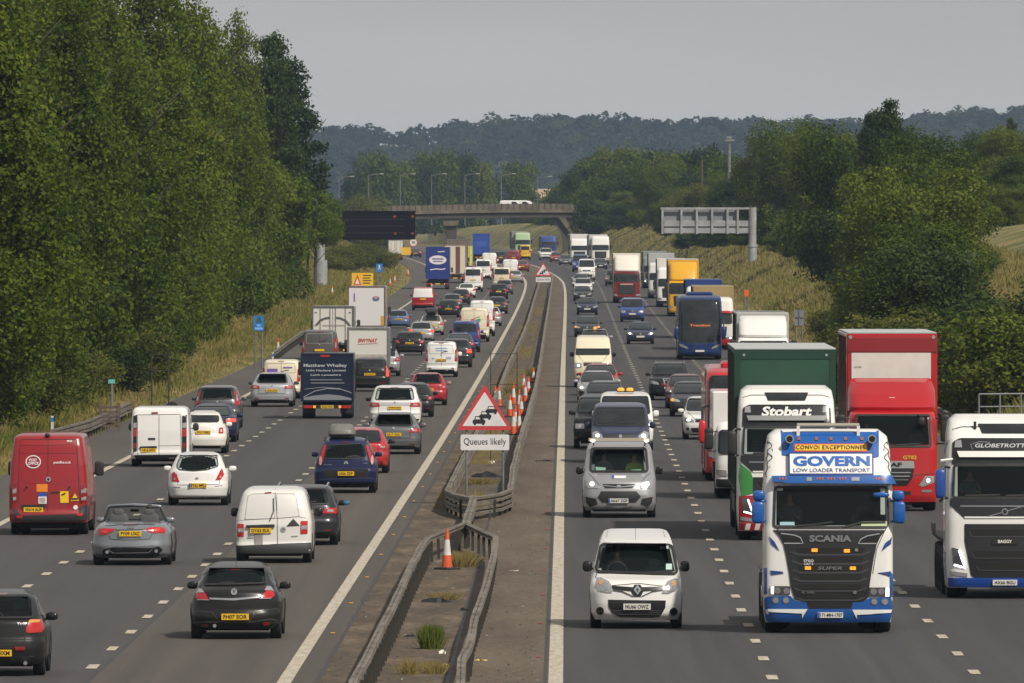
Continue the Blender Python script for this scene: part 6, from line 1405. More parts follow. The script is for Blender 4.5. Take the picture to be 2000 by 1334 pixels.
for xx in (353,452,535,617,710): v.drape("roof_marker", RAMB, q([(xx-8,165),(xx+8,165),(xx+8,182),(xx-8,182)]), lvl=4, grid=.05)
for sg in (-1, 1):
    x = sg*1.38; o = v.blob("wing_mirror", blue_m, (x, .1, 2.37), (.125,.10,.22), 4.5); v.blob("wide_mirror", blue_m, (x - sg*.02, .1, 2.70), (.12,.09,.10), 3.4, o)
    for z in (2.58, 2.18): MB().tube([(sg*1.2, .3, z + .02), (x, .12, z)], .028, 6).build("mirror_arm", blue_m, o)
    v.blob("front_mirror", blue_m, (1.02, -.22, 2.72), (.16,.06,.05), 3, o) if sg > 0 else None
    v.drape("side_window", GLASS, [(.7,2.05),(1.5,2.05),(1.5,2.8),(.8,2.85)], face='l' if sg < 0 else 'r', r=.05, grid=.2)
    for yy in (3.0, 5.2, 6.6): v.wheel(sg*(1.0), yy, .52, .5); MB().box(sg*1.0 - .27, sg*1.0 + .27, yy - .6, yy + .6, 1.09, 1.14, bev=.02).build("mudguard", TRIM, v.root)
    v.blob("fuel_tank", CHROME, (sg*1.0, 4.0, .62), (.26,.42,.26), 6)
MB().box(-1.15, 1.15, 6.2, 9.5, .95, 1.12, bev=.03).build("fifth_wheel_deck", UNDER, v.root)

# the square-faced tall cabs of the same family
def volvo(v, q, nose, low, blue=None, sc=3.419, name=None, only=None):
    """front panels shared by the two tall white cabs, in metres from the cab's centre"""
    v.cabin(.5, 2.1, 2.1, 2.9, 1.1, (-.72, .7), 1.3)
    v.drape("header_panel", BLACKG, [(-1.12,2.86),(1.12,2.86),(1.10,3.34),(.95,3.42),(-.95,3.42),(-1.10,3.34)], r=.05, lvl=1)
    v.drape("sunstrip", white_m if only != 'grey' else mat("strip_grey", (.22,.23,.23), .4), [(-.96,3.0),(.96,3.0),(1.0,3.12),(-1.0,3.12)], off=.09, th=.09)
    v.pane("windscreen", [(-1.10,2.16),(1.10,2.16),(1.07,2.86),(-1.07,2.86)], True, .05, .06)
    v.drape("roof_hatch_glass", GLASS, [(-.47,3.52),(.47,3.52),(.56,3.72),(-.56,3.72)], r=.03, lvl=1)
    v.drape("nose_panel", BLACKG, [(-1.15,2.15),(-1.17,2.0),(-.86,1.72),(.86,1.72),(1.17,2.0),(1.15,2.15)], r=.03, lvl=1)
    v.line("nose_trim", LETG, [(-.95,1.98),(.95,1.98)], .03, lvl=2); v.line("nose_trim", white_m, [(-.86,1.74),(.86,1.74)], .035, lvl=2); v.line("diagonal_bar", LETG, [(-.36,1.76),(.0,1.86),(.36,1.97)], .018, lvl=3)
    e = v.drape("round_emblem", LETG, circ((0, 1.86), .07), lvl=4, grid=.05); v.drape("emblem_centre", BLACKG, circ((0, 1.86), .045), lvl=5, grid=.05, parent=e)
    g = v.drape("grille", mat("grille_anthracite", (.013,.013,.015), .4), [(-.86,1.60),(.86,1.60),(.86,1.22),(.72,.50),(.60,.42),(-.60,.42),(-.72,.50),(-.86,1.22)], lvl=1, r=.02)
    for z, w in ((1.48,.76), (1.02,.70), (.76,.62)): v.drape("grille_opening", UNDER, [(-w,z),(w,z),(w-.04,z-.14),(-w+.04,z-.14)], lvl=2, parent=g, r=.03); v.line("opening_edge", SLAT, [(-w,z-.03),(-w+.06,z-.15),(w-.06,z-.15),(w,z-.03)], .025, lvl=3, parent=g)
    for sg in (-1, 1):
        m_ = (lambda p: p) if sg < 0 else mir
        o = v.drape("headlight", mat("lamp_dark", (.10,.10,.11), .15, .5, coat=.6), m_([(-1.12,1.10),(-.98,1.06),(-.84,.66),(-1.10,.72)]), lvl=2, grid=.06)
        v.line("daylight_strip", DRL, m_([(-.98,1.04),(-.85,.67),(-1.08,.73)]), .035, lvl=4, parent=o)
        v.drape("lower_lamp", CLEARL, m_([(-1.16,.60),(-.80,.55),(-.80,.47),(-1.16,.51)]), lvl=2, r=.01)
        v.drape("side_window", GLASS, [(.7,2.15),(1.5,2.15),(1.5,2.8),(.8,2.85)], face='l' if sg < 0 else 'r', r=.05, grid=.2)
        v.drape("roof_lamp", CLEARL, m_([(-1.06,3.22),(-.90,3.22),(-.92,3.38),(-1.04,3.36)]), lvl=3, grid=.05)
        x = sg*1.38; mm_ = nose; o = v.blob("wing_mirror", mm_, (x, .12, 2.46), (.11,.09,.31), 5)
        for z in (2.78, 2.12): MB().tube([(sg*1.15, .35, z + .02), (sg*1.3, .2, z + .04), (x, .14, z - .04)], .03, 6).build("mirror_arm", TRIM, o)
    for q_ in ([(-.85,2.2),(-.1,2.22)], [(.02,2.2),(.8,2.22)]): v.line("wiper", TRIM, q_, .035, lvl=4)
    v.drape("bumper", low, [(-1.2,.26),(1.2,.26),(1.2,.45),(-1.2,.45)], r=.02, lvl=2)
    v.line("roof_seam", SEAMM, [(-1.1,3.60),(-.9,3.66),(.9,3.66),(1.1,3.60)], .014); 
VN = [(.24,.08),(.36,.02),(.9,0),(1.7,.03),(2.15,.08),(2.86,.22),(3.0,.26),(3.4,.42),(3.62,.60),(3.80,.85),(3.92,1.25)]
v = front_lorry("white tall cab with blue bumper and GLOBETROTTER header, cut off by the right picture edge", 1963, 1170, WHITE, Hc=3.92, L=2.3, feats=False, bevel=.2, nsh=VN, name="tractor_unit")
volvo(v, None, paint((.01,.06,.30)), paint((.005,.06,.34)))
v.text("GLOBETROTTER", .0, 3.26, 1.25, .085, mat("letters_silver", (.45,.46,.48), .4), lvl=3, shear=.2, bold=.02); v.line("swoosh", LETG, [(-.68,3.18),(-.72,3.28),(-.55,3.34),(-.3,3.33)], .012, lvl=3)
o = v.plate(None, 0, 1.23, .52, .11, TRIM, lvl=4); flat_text(o, "BAGGY", 0, 1.23, .30, .07, WTXT, v.hit(0, 1.23, 'n', .044).y - .018, .03); v.plate("AX66 BGU", 0, .35, .52, .115, WPLATE, lvl=5)
for sg in (-1, 1):
    v.drape("blue_side_flash", paint((.01,.06,.30)), [(.6,3.28),(2.2,3.05),(2.2,3.15),(.6,3.38)], face='l' if sg < 0 else 'r', grid=.3); v.drape("blue_side_skirt", paint((.01,.06,.30)), [(.35,.4),(2.2,.4),(2.2,1.1),(.5,1.0)], face='l' if sg < 0 else 'r', grid=.3)
    for yy in (3.2, 4.6, 6.0, 7.4): v.wheel(sg*1.0, yy, .52, .52)
    MB().box(min(sg*.7, sg*1.27), max(sg*.7, sg*1.27), 2.6, 9.0, 1.12, 1.22, bev=.02).build("deck_side", UNDER, v.root); MB().box(min(sg*1.24, sg*1.30), max(sg*1.24, sg*1.30), 7.6, 9.0, 1.22, 1.42).build("deck_rail", TRIM, v.root)
MB().tube([(-1.38, .1, 2.95), (-1.1, .35, 2.98)], .03, 6).build("mirror_arm", white_m, v.root)
MB().tube([(-.62, .62, 3.62), (-.62, .62, 3.78)], .03, 8).build("air_horn", TRIM, v.root)
person(v, -.72, 1.2, 2.0, "driver of the white cab with the GLOBETROTTER header")
# white and green cab with the tall green trailer
v = front_lorry("white and green tall cab reading Stobart pulling a tall dark green curtain-sided trailer", 1537, 1056, WHITE, Hc=3.90, L=2.3, feats=False, bevel=.2, nsh=[(z - (.02 if z > 3 else 0), y) for z, y in VN], tcol=(.010,.058,.032), tH=4.80, tW=2.56, taut=True, tframe=mat("frame_green", (.006,.035,.020), .5), name="articulated_lorry", tL=13.4)
volvo(v, None, TRIM, mat("bumper_red", (.42,.02,.02), .4, coat=.4), only='grey')
v.text("Stobart", 0, 3.25, 1.27, .24, WTXT, lvl=3, bold=.035, shear=.18); v.drape("lower_nose_green", paint((.03,.22,.04)), [(-1.17,1.95),(-.9,1.72),(-.86,1.6),(-.86,1.2),(-1.15,1.12),(-1.2,1.6)], lvl=2); v.drape("lower_nose_green", paint((.03,.22,.04)), mir([(-1.17,1.95),(-.9,1.72),(-.86,1.6),(-.86,1.2),(-1.15,1.12),(-1.2,1.6)]), lvl=2)
for sg in (-1, 1):
    m_ = (lambda p: p) if sg < 0 else mir; v.drape("corner_red", paint(RED), m_([(-1.2,1.12),(-.86,1.14),(-.76,.62),(-.76,.46),(-1.2,.46)]), lvl=1)
    for i in range(5): x = -1.16 + i*.12; v.drape("warning_stripe", white_m if i % 2 else paint(RED), m_([(x - .02,.28),(x + .10,.28),(x + .14,.43),(x + .02,.43)]), lvl=3, grid=.12)
fb = MB().box(-1.21, 1.21, v.ty - .018, v.ty + .01, 4.56, 4.72).build("header_band", mat("frame_green", (.006,.035,.020), .5), v.root)
for x in (-1.05, 1.05): MB().disc((x, 4.66), .035, v.ty - .035, v.ty - .02, 10).build("marker_lamp", CHROME, v.root)
MB().box(-1.29, 1.29, v.ty, v.ty + 13.4, 4.802, 4.83).build("roof_sheet", mat("roof_pale", (.40,.42,.42), .6), v.root)
# red lorry with tall red box and white front panel
v = front_lorry("bright red lorry with a tall red box body, blank white front panel and rounded deflector", 1744, 999, (.42,.004,.008), Hc=2.84, L=2.1, feats=False, bevel=.2, nsh=[(.26,.08),(.4,.02),(.9,0),(1.75,.03),(2.6,.22),(2.72,.34),(2.84,.7)], tcol=(.36,.005,.010), tH=4.92, tW=2.54, tdx=.04, name="box_lorry", tL=10.5)
q = lambda p: Q(v, 1600, 640, 2.2225, p)
v.cabin(.5, 2.0, 1.8, 2.6, 1.1, (-.72, .7), 1.2); v.pane("windscreen", [(-1.07,1.80),(1.07,1.80),(1.04,2.66),(-1.04,2.66)], True, .05, .08); person(v, -.72, 1.15, 1.72, "driver of the bright red box lorry")
v.loft_defl(paint((.38,.005,.010)), 3.68, .97)
MB().box(-1.09, 1.13, v.ty - .016, v.ty + .01, 3.66, 4.38).build("white_front_panel", mat("panel_white", (.60,.58,.55), .6, vary=.08), v.root); MB().box(-1.22, 1.30, v.ty - .03, v.ty + .02, 4.40, 4.80, bev=.01).build("upper_band", paint((.22,.004,.008)), v.root)
flat_text(v.root, "AX15 REX", -.92, 3.98, .22, .05, PTXT, v.ty - .022, 0); MB().box(-1.21, 1.29, v.ty + .02, v.ty + 10.4, 4.92, 4.95).build("roof_sheet", mat("roof_pale", (.40,.42,.42), .6), v.root)
for x in (-1.12, 1.20): MB().disc((x, 4.82), .05, v.ty - .045, v.ty - .031, 12).build("marker_lamp", CHROME, v.root)
y_e = .82; em = MB().box(-.24, .24, y_e - .01, y_e + .03, 2.98, 3.06).build("emblem_band", mat("emblem_orange", (.62,.22,.04), .5), v.root); flat_text(em, "Royal Mail", 0, 3.02, .42, .05, paint((.35,.01,.02)), y_e - .013, .01)
MB().box(-.08, .08, y_e - .008, y_e + .2, 3.062, 3.16).box(-.08, .08, y_e - .008, y_e + .03, 2.93, 2.978).build("emblem_cross", white_m, em)
gd = v.drape("grille", BLACKG, [(-.60,1.34),(.60,1.34),(.56,.95),(.40,.72),(-.40,.72),(-.56,.95)], lvl=1, r=.04); v.drape("chrome_panel", mat("silver_panel", (.42,.43,.45), .35, .5), [(-.58,1.40),(.58,1.40),(.60,1.20),(-.60,1.20)], lvl=2, r=.03); v.text("DAF", 0, 1.30, .5, .12, PTXT, lvl=4, bold=.04)
for z in (1.08,.98,.88): v.line("grille_slat", CHROME, [(-.5 + (1.1-z)*.3, z), (.5 - (1.1-z)*.3, z)], .022, lvl=2, parent=gd)
v.text("GT82", .47, 1.50, .38, .10, mat("letters_gold", (.62,.42,.03), .5), lvl=3)
for sg in (-1, 1):
    m_ = (lambda p: p) if sg < 0 else mir; o = v.drape("headlight", CLEARL, m_([(-1.14,.98),(-.90,.98),(-.72,.72),(-.82,.68),(-1.14,.80)]), lvl=1, grid=.06); v.drape("lamp", DRL if sg > 0 else CHROME, m_(circ((-.98,.86), .05)), lvl=2, parent=o, grid=.04); v.drape("fog_lamp", CHROME, m_([(-1.08,.60),(-.80,.60),(-.80,.53),(-1.08,.53)]), lvl=1, r=.02)
lorry_mirrors(v, TRIM, 1.8, 2.6); v.drape("bumper_shadow_gap", TRIM, [(-.5,.46),(.5,.46),(.5,.56),(-.5,.56)], lvl=1); v.line("panel_gap", SEAMM, [(-1.2,1.05),(-.9,1.03),(-.6,1.0)], .012); v.line("panel_gap", SEAMM, [(1.2,1.05),(.9,1.03),(.6,1.0)], .012); v.line("wiper", TRIM, [(-.8,1.84),(-.05,1.88)], .03, lvl=4); v.line("wiper", TRIM, [(.05,1.84),(.75,1.88)], .03, lvl=4)
v.blob("kerb_mirror", TRIM, (.80, .0, 2.50), (.10,.07,.12), 3); MB().tube([(.70,.3,2.68),(.80,.05,2.60)], .025, 6).build("mirror_arm", TRIM, v.root)

# ---- left carriageway, nearest first
# black coupe-like hatchback
v = car("black three door hatchback with a silver tailgate bar, plate FH07 EOR", 459.5, 1250, 'hatch', 'R', (.012,.011,.011), 1.76, 1.45, 4.25, see=True, feats=False, bow=.20, cr=.34, name="hatchback_car", mcol=(.012,.012,.013), roof=1,
        hwt=[(.14,.93),(.22,.985),(.36,1),(.5,.99),(.6,.94),(.68,.865),(.9,.73),(.955,.675),(.985,.58),(1,.42)], near=zt([(.21,.14),(.28,.03),(.42,0),(.5,.01),(.58,.05),(.8,.07),(.92,.12),(.98,.22),(1.02,.34),(1.15,.56),(1.28,.80),(1.34,1.0),(1.39,1.3),(1.43,1.8),(1.45,2.2)], 1.45))
q = lambda p: Q(v, 360, 1080, 7.41, p)
v.cabin(.7, 2.9, .8, 1.36, .62, (-.34, .34), 1.7); MB().box(-.45, .45, 2.86, 2.89, .98, 1.26).build("painted_windscreen_glow", mat("painted_glow", (.20,.26,.24), .3), v.root)  # pale panel painted to stand for daylight through the far windscreen
v.pane("rear_window", q([(330,292),(380,275),(1090,275),(1140,300),(1168,455),(700,470),(268,478)]), True, .03, .05)
for sg, p, wl in ((-1, [(160,610),(190,560),(255,560),(300,590),(358,688),(190,688),(165,660)], [(160,600),(200,535),(250,545),(290,585),(200,590)]), (1, [(1290,600),(1260,555),(1190,545),(1150,585),(1072,665),(1240,668),(1285,640)], [(1150,560),(1175,500),(1240,505),(1290,585),(1250,560)])):
    o = v.drape("tail_light", REDL, q(p), lvl=1, grid=.05); v.drape("clear_lens", CLEARL, q(wl), lvl=2, parent=o, grid=.05); v.line("lamp_edge", CLEARL, q([p[-3], p[-2]] if sg < 0 else [p[4], p[5]]), .012, lvl=3, parent=o)
v.drape("chrome_bar", CHROME, q([(358,655),(700,662),(1072,636),(1078,655),(720,690),(370,678)]), lvl=2); v.drape("bumper_recess", UNDER, q([(400,690),(720,694),(1070,662),(1020,730),(900,775),(700,790),(520,765),(440,730)]), lvl=1)
v.drape("badge", CHROME, q(circ((716,573), 44)), lvl=2, grid=.05); v.text("V", q([(716,573)])[0][0], q([(716,573)])[0][1], .06, .07, TRIM, lvl=4)
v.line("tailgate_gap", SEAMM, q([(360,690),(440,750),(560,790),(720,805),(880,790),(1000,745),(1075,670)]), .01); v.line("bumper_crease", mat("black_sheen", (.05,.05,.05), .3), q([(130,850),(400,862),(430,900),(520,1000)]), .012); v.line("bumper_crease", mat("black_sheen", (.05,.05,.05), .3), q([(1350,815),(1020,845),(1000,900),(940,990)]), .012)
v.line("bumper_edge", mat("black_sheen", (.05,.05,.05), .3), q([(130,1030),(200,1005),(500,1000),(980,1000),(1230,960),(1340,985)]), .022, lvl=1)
for p in ([(240,1035),(355,1030),(350,1065),(260,1070)], [(1128,1010),(1230,1005),(1215,1040),(1140,1045)]): v.drape("reflector", REDDK, q(p), lvl=2)
v.drape("high_brake_light", REDL, q([(655,258),(775,255),(770,275),(660,275)]), lvl=2); MB().tube([(-.02, 1.25, 1.38), (-.03, 1.7, 1.80)], .005, 5).build("aerial", TRIM, v.root); v.line("rear_wiper", TRIM, q([(480,470),(600,450),(720,450)]), .02, lvl=3)
MB().tube([(-.40, .02, .27), (-.40, .25, .27)], .035, 12).build("exhaust_pipe", CHROME, v.root, 40); pl = q([(735,925)])[0]; v.plate("FH07 EOR", pl[0], pl[1], .53, .12)
# black small hatchback cut by the frame
v = car("black small hatchback at the lower left picture edge with plate ending HXM", -6, 1322, 'hatch', 'R', (.012,.012,.014), 1.66, 1.50, 3.65, feats=False, see=True, bow=.16, cr=.26, mcol=(.012,.012,.013), hwt=[(.14,.92),(.22,.985),(.4,1),(.55,.99),(.62,.95),(.9,.78),(.955,.71),(1,.5)])
q = lambda p: Q(v, 0, 1000, 3.333, p); v.cabin(.5, 2.2, .8, 1.40, .60, (-.34, .34), 1.3)
v.pane("rear_window", [(-.62,1.03),(.62,1.03),(.57,1.34),(.5,1.40),(-.5,1.40),(-.57,1.34)], True, .03, .05)
for sg in (-1, 1):
    p = [(.50,.84),(.56,1.0),(.76,1.0),(.80,.86),(.78,.78),(.51,.77)]; p = p if sg > 0 else mir(p); o = v.drape("tail_light", REDL, p, lvl=1, grid=.05, r=.02); p = [(.53,.94),(.56,.99),(.74,.99),(.72,.95)]; v.drape("orange_lens", mat("lamp_orange", (.55,.25,.08), .3), p if sg > 0 else mir(p), lvl=2, parent=o, grid=.05)
    v.drape("reflector", REDDK, [(sg*.40 - .09,.47),(sg*.40 + .09,.47),(sg*.40 + .09,.53),(sg*.40 - .09,.53)], lvl=2)
v.drape("lower_bumper", TRIM, [(-.70,.22),(.70,.22),(.66,.36),(-.66,.36)], lvl=1, r=.02); v.line("bumper_gap", SEAMM, [(-.80,.66),(.80,.66)], .012); v.line("tailgate_gap", SEAMM, [(-.5,1.0),(-.48,.56),(.48,.56),(.5,1.0)], .014); v.line("rear_wiper", TRIM, [(0,1.0),(.1,1.06),(.02,1.12)], .02, lvl=3)
v.text("Yaris", .42, .93, .16, .05, LETG, lvl=2); v.plate("EX02 HXM", 0, .42, .52, .115, lvl=2); v.drape("high_brake_light", REDDK, [(-.14,1.42),(.14,1.42),(.13,1.44),(-.13,1.44)], lvl=1, grid=.1)
MB().tube([(.50, .0, .24), (.50, .25, .24)], .035, 12).build("exhaust_pipe", CHROME, v.root, 40)
# open convertible
v = Veh("convertible_car", "blue grey convertible with its roof down, dark seats showing, plate PY09 UXC", "car", 256, 1105); pm = paint((.23,.25,.275), .5); a = .925
v.loft("body", pm, [(.18,.16),(.27,.03),(.45,0),(.60,.03),(.72,.04),(.84,.05),(.90,.12),(.95,.28),(.98,.55),(1.0,.95)], [(.18,.17),(.26,.03),(.45,0),(.6,.02),(.72,.1),(.82,.5),(.90,1.0),(.95,1.3),(1.0,1.6)], [(.18,.93),(.27,.985),(.5,1),(.75,.97),(.88,.90),(.96,.82),(1,.74)], 1.85, 4.6, bow=.20, cr=.34, crf=.3, nz=44)
v.wheels((.9, 3.75), .33, .24); v.mirrors(pm, 2.95, 1.0, r=(.12,.08,.065)); q = lambda p: Q(v, 170, 980, 10.263, p); v.a = a
MB().box(-.64, .64, 1.0, 2.9, .985, 1.004).build("cockpit_floor", LINER, v.root)
wf = MB(); fr_ = [(-.74, 2.75, .98), (-.60, 2.15, 1.34), (0, 2.08, 1.38), (.60, 2.15, 1.34), (.74, 2.75, .98)]; wf.tube(fr_, .035, 8); wf.build("windscreen_frame", pm, v.root, 40)
wg = MB(); wg.add([(-.72, 2.74, .99), (.72, 2.74, .99), (.58, 2.16, 1.33), (-.58, 2.16, 1.33)], [(0,1,2,3)]); wg.build("windscreen", CGLASS, v.root)
MB().tube([(-.57,2.12,1.33),(0,2.05,1.355),(.57,2.12,1.33)], .028, 8).build("header_trim", mat("header_dark", (.02,.02,.04), .5), v.root); v.blob("rear_view_mirror", TRIM, (0, 2.2, 1.24), (.11,.03,.035), 3)
for x in (-.36, .36):
    mb = MB(); vv, ff = blob_mesh(.24, .10, .34, 4); mb.add([(p_ + x, q_ + 1.75, r_ + .86) for p_, q_, r_ in vv], ff); vv, ff = blob_mesh(.13, .06, .09, 3); mb.add([(p_ + x, q_ + 1.72, r_ + 1.20) for p_, q_, r_ in vv], ff); mb.build("seat", FABRIC, v.root, 60)
person(v, .36, 1.98, .60, "driver of the open convertible, seen from behind", mat("shirt_navy", (.05,.05,.09), .8), turn=math.pi, scale=.95)
MB().box(-.66, .66, 2.35, 2.8, .98, 1.03, bev=.02).build("dashboard", TRIM, v.root)
for sg, p in ((-1, [(222,560),(320,545),(560,552),(520,600),(430,640),(340,672),(230,676),(218,620)]), (1, [(1545,545),(1460,522),(1230,530),(1170,552),(1230,600),(1330,632),(1545,632),(1552,590)])):
    o = v.drape("tail_light", REDL, q(p), lvl=1, grid=.05); c = (sum(x for x, y in p)/8, sum(y for x, y in p)/8); v.drape("lamp_cell", mat("tail_bright", (.62,.05,.04), .2, coat=.5), q(circ(c, 60, e=.45)), lvl=2, grid=.05, parent=o)
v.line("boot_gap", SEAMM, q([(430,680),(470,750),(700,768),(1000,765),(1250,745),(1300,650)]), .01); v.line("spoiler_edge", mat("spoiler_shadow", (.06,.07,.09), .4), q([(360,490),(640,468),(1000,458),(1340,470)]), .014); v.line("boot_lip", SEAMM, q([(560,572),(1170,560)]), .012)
v.drape("high_brake_light", REDDK, q([(720,470),(1010,462),(1010,472),(720,482)]), lvl=2, grid=.05)
v.drape("diffuser", BLACKG, q([(330,950),(520,925),(1290,925),(1440,900),(1500,960),(1440,1080),(1300,1130),(500,1140),(330,1080),(300,1000)]), lvl=1); v.line("diffuser_edge", LETG, q([(440,985),(520,1028),(1220,1020),(1300,960)]), .015, lvl=2); v.line("bumper_edge", CHROME, q([(330,945),(520,905),(900,905),(1300,870),(1450,900)]), .010, lvl=1)
for c in ((400,1010),(1385,990)): MB().tube([(*(q([c])[0][:1]), .0, q([c])[0][1]), (q([c])[0][0], .2, q([c])[0][1])], .04, 12).build("exhaust_pipe", CHROME, v.root, 40)
pl = q([(865,640)])[0]; v.plate("PY09 UXC", pl[0], pl[1], .52, .125, lvl=2); c = q([(870,520)])[0]
for i in range(4): v.line("ring_badge", CHROME, circ((c[0] + (i-1.5)*.04, c[1] + .0), .025, 10), .006, lvl=2, closed=True)
# tall red post van
RM = (.27,.003,.008)
v = Veh("delivery_van", "tall red post office van with round white logo and yellow stickers on its doors", "van", 93, 1046); pm = paint(RM)
v.loft("body", pm, [(.33,.08),(.42,.0),(.60,0),(.62,.05),(1.2,.06),(1.8,.13),(2.3,.22),(2.5,.30),(2.57,.42),(2.6,.8)], [(.33,.1),(.6,0),(1.0,.1),(1.3,.9),(2.0,1.6),(2.5,2.2),(2.6,2.6)], [(.12,.985),(.25,1),(.5,1),(.7,.965),(.88,.905),(.96,.87),(.985,.82),(1,.72)], 2.0, 6.4, bow=.06, cr=.14, crf=.4, nz=60); v.wheels((1.35, 5.2), .34, .24)
for sg in (-1, 1): v.wheel(sg*.62, 1.35, .34, .22)
q = lambda p: Q(v, 0, 830, 5.8, p)
v.drape("bumper", mat("bumper_grey", (.028,.027,.028), .7), q([(150,1010),(240,1025),(900,1010),(1000,990),(1010,1070),(820,1090),(350,1100),(160,1080)]), lvl=2); v.drape("bumper_corner", mat("bumper_grey", (.028,.027,.028), .7), q([(150,940),(190,960),(230,1020),(150,1020)]), lvl=2); v.drape("bumper_corner", mat("bumper_grey", (.028,.027,.028), .7), q([(900,930),(975,900),(985,1000),(890,1010)]), lvl=2)
v.line("door_gap", SEAMM, [(-.0,.62),(-.0,2.52)], .012); v.line("door_edge", SEAMM, q([(205,905),(215,320),(235,165),(860,165),(870,330),(905,900)]), .012); v.line("panel_crease", paint((.22,.004,.008)), q([(215,225),(530,232),(850,215)]), .025); v.line("panel_crease", paint((.22,.004,.008)), q([(215,322),(860,318)]), .022)
v.line("panel_crease", paint((.25,.004,.008)), q([(190,620),(330,655),(600,672),(760,650),(900,610)]), .012)
for x0, x1 in ((140,188), (912,972)):
    o = v.drape("tail_light", REDDK, q([(x0,680),(x1,660),(x1,880),(x0,890)]), lvl=1); v.drape("clear_lens", CLEARL, q([(x0+4,735),(x1-4,718),(x1-4,768),(x0+4,780)]), lvl=2, parent=o); v.drape("lamp_lens", CLEARL, q([(x0+6,822),(x1-6,812),(x1-6,850),(x0+6,860)]), lvl=2, parent=o)
for p in ([(185,1028),(255,1025),(250,1055),(190,1055)], [(868,1008),(935,1000),(930,1030),(872,1030)]): v.drape("reflector", REDL, q(p), lvl=4)
WR = mat("logo_white", (.68,.64,.64), .5); cc = q([(373,420)])[0]; lg = v.line("round_logo", WR, circ(cc, .185, 28, .84), .026, lvl=1, closed=True); v.text("POST", cc[0] + .0, cc[1] + .045, .20, .07, WR, parent=lg, bold=.03); v.text("OFFICE", cc[0], cc[1] - .04, .27, .075, WR, parent=lg, bold=.03)
c = q([(700,430)])[0]; v.text("postoffice.co.uk", c[0], c[1], .44, .085, WR, bold=.02); c = q([(782,188)])[0]; v.text("M35", c[0], c[1], .13, .055, WR)
v.drape("round_badge", CHROME, q(circ((545,618), 28)), lvl=2, grid=.05); v.drape("badge_centre", TRIM, q(circ((545,618), 17)), lvl=3, grid=.05)
v.drape("orange_sticker", mat("sticker_orange", (.68,.20,.01), .5), q([(412,672),(538,672),(538,760),(412,760)]), lvl=1); s_ = v.drape("white_notice", white_m, q([(433,812),(527,812),(527,892),(433,892)]), lvl=1); v.drape("notice_head", BLUEL, q([(438,770),(522,770),(522,812),(438,812)]), lvl=1)
for i in range(4): v.line("notice_text", REDDK, q([(445,828 + i*15),(512,828 + i*15)]), .006, lvl=3, parent=s_)
s_ = v.drape("yellow_notice", mat("sticker_yellow", (.74,.48,.01), .5), q([(675,752),(773,752),(776,882),(682,885)]), lvl=1); v.drape("notice_symbol", PTXT, q([(690,790),(740,765),(735,785),(700,800)]), lvl=3, parent=s_)
s_ = v.drape("warning_triangle", mat("sticker_yellow", (.74,.48,.01), .5), q([(845,775),(892,858),(800,862)]), lvl=1); v.drape("notice_symbol", PTXT, q([(812,830),(878,828),(880,845),(812,848)]), lvl=3, parent=s_); v.drape("round_sticker", white_m, q(circ((853,935), 26)), lvl=2, grid=.05)
v.drape("plate_hood", TRIM, q([(245,905),(520,905),(515,930),(250,930)]), off=.05, th=.05); pl = q([(377,960)])[0]; v.plate("VN14 AUF", pl[0], pl[1], .50, .12, lvl=2); v.blob("camera", TRIM, (q([(530,130)])[0][0], .32, 2.57), (.07,.06,.05), 2.4); v.line("handle", TRIM, q([(570,770),(680,760)]), .03, lvl=2)
for x in (300, 787): c = q([(x, 700)])[0]; v.blob("door_buffer", TRIM, (c[0], .03, c[1]), (.025,.03,.03), 2.4)
for sg in (-1, 1):
    x = sg*1.13; o = v.blob("wing_mirror", TRIM, (x, 4.9, 1.62), (.12,.06,.19), 5); MB().box(min(sg*.93, x), max(sg*.93, x), 4.88, 4.94, 1.46, 1.52).build("mirror_arm", TRIM, o); v.drape("mural_band", mat("mural", (.35,.16,.13), .5, vary=.6, vscale=3.5), [(.4,1.0),(4.2,1.0),(4.2,2.2),(.5,2.3)], face='l' if sg < 0 else 'r', grid=.4, r=.1)
MB().box(-.85, -.38, .9, .93, .20, .62).build("mudflap", TRIM, v.root); MB().box(.38, .85, .9, .93, .20, .62).build("mudflap", TRIM, v.root)
# white small van with the wiper
v = car("white small van with grey bumper and a black triangle mark on its door", 534, 1101, 'van', 'R', (.66,.65,.62), 1.79, 1.80, 4.4, feats=False, side=True, mcol=(.012,.012,.013), hwt=[(.12,.97),(.2,1),(.5,1),(.62,.975),(.85,.865),(.93,.80),(.97,.72),(1,.58)], near=zt([(.24,.06),(.32,0),(.46,0),(.48,.05),(.9,.06),(1.3,.15),(1.6,.26),(1.7,.34),(1.76,.5),(1.8,1.0)], 1.80))
q = lambda p: Q(v, 440, 900, 4.4475, p); SOFT = mat("white_panel_shade", (.60,.59,.57), .35, coat=.5)
v.drape("bumper", mat("bumper_grey2", (.05,.052,.055), .7), q([(97,740),(740,715),(742,800),(690,830),(150,848),(97,830)]), lvl=2, r=.02); v.line("door_gap", SEAMM, q([(430,250),(450,500),(455,728)]), .010)
for p in ([(195,310),(240,292),(425,288),(430,500),(170,512)], [(445,290),(590,292),(615,330),(640,485),(450,500)]): v.drape("pressed_panel", SOFT, q(p), lvl=0, r=.06); v.line("panel_edge", mat("edge_grey", (.30,.30,.29), .6), q(p), .008, lvl=1, closed=True)
for x0, x1, y0 in ((105,160,550), (652,712,525)):
    o = v.drape("tail_light", REDL, q([(x0,y0),(x1,y0),(x1,y0+110),(x0,y0+112)]), lvl=1, r=.02); v.drape("clear_lens", CLEARL, q([(x0+6,y0+40),(x1-5,y0+38),(x1-5,y0+72),(x0+6,y0+74)]), lvl=2, parent=o, grid=.05)
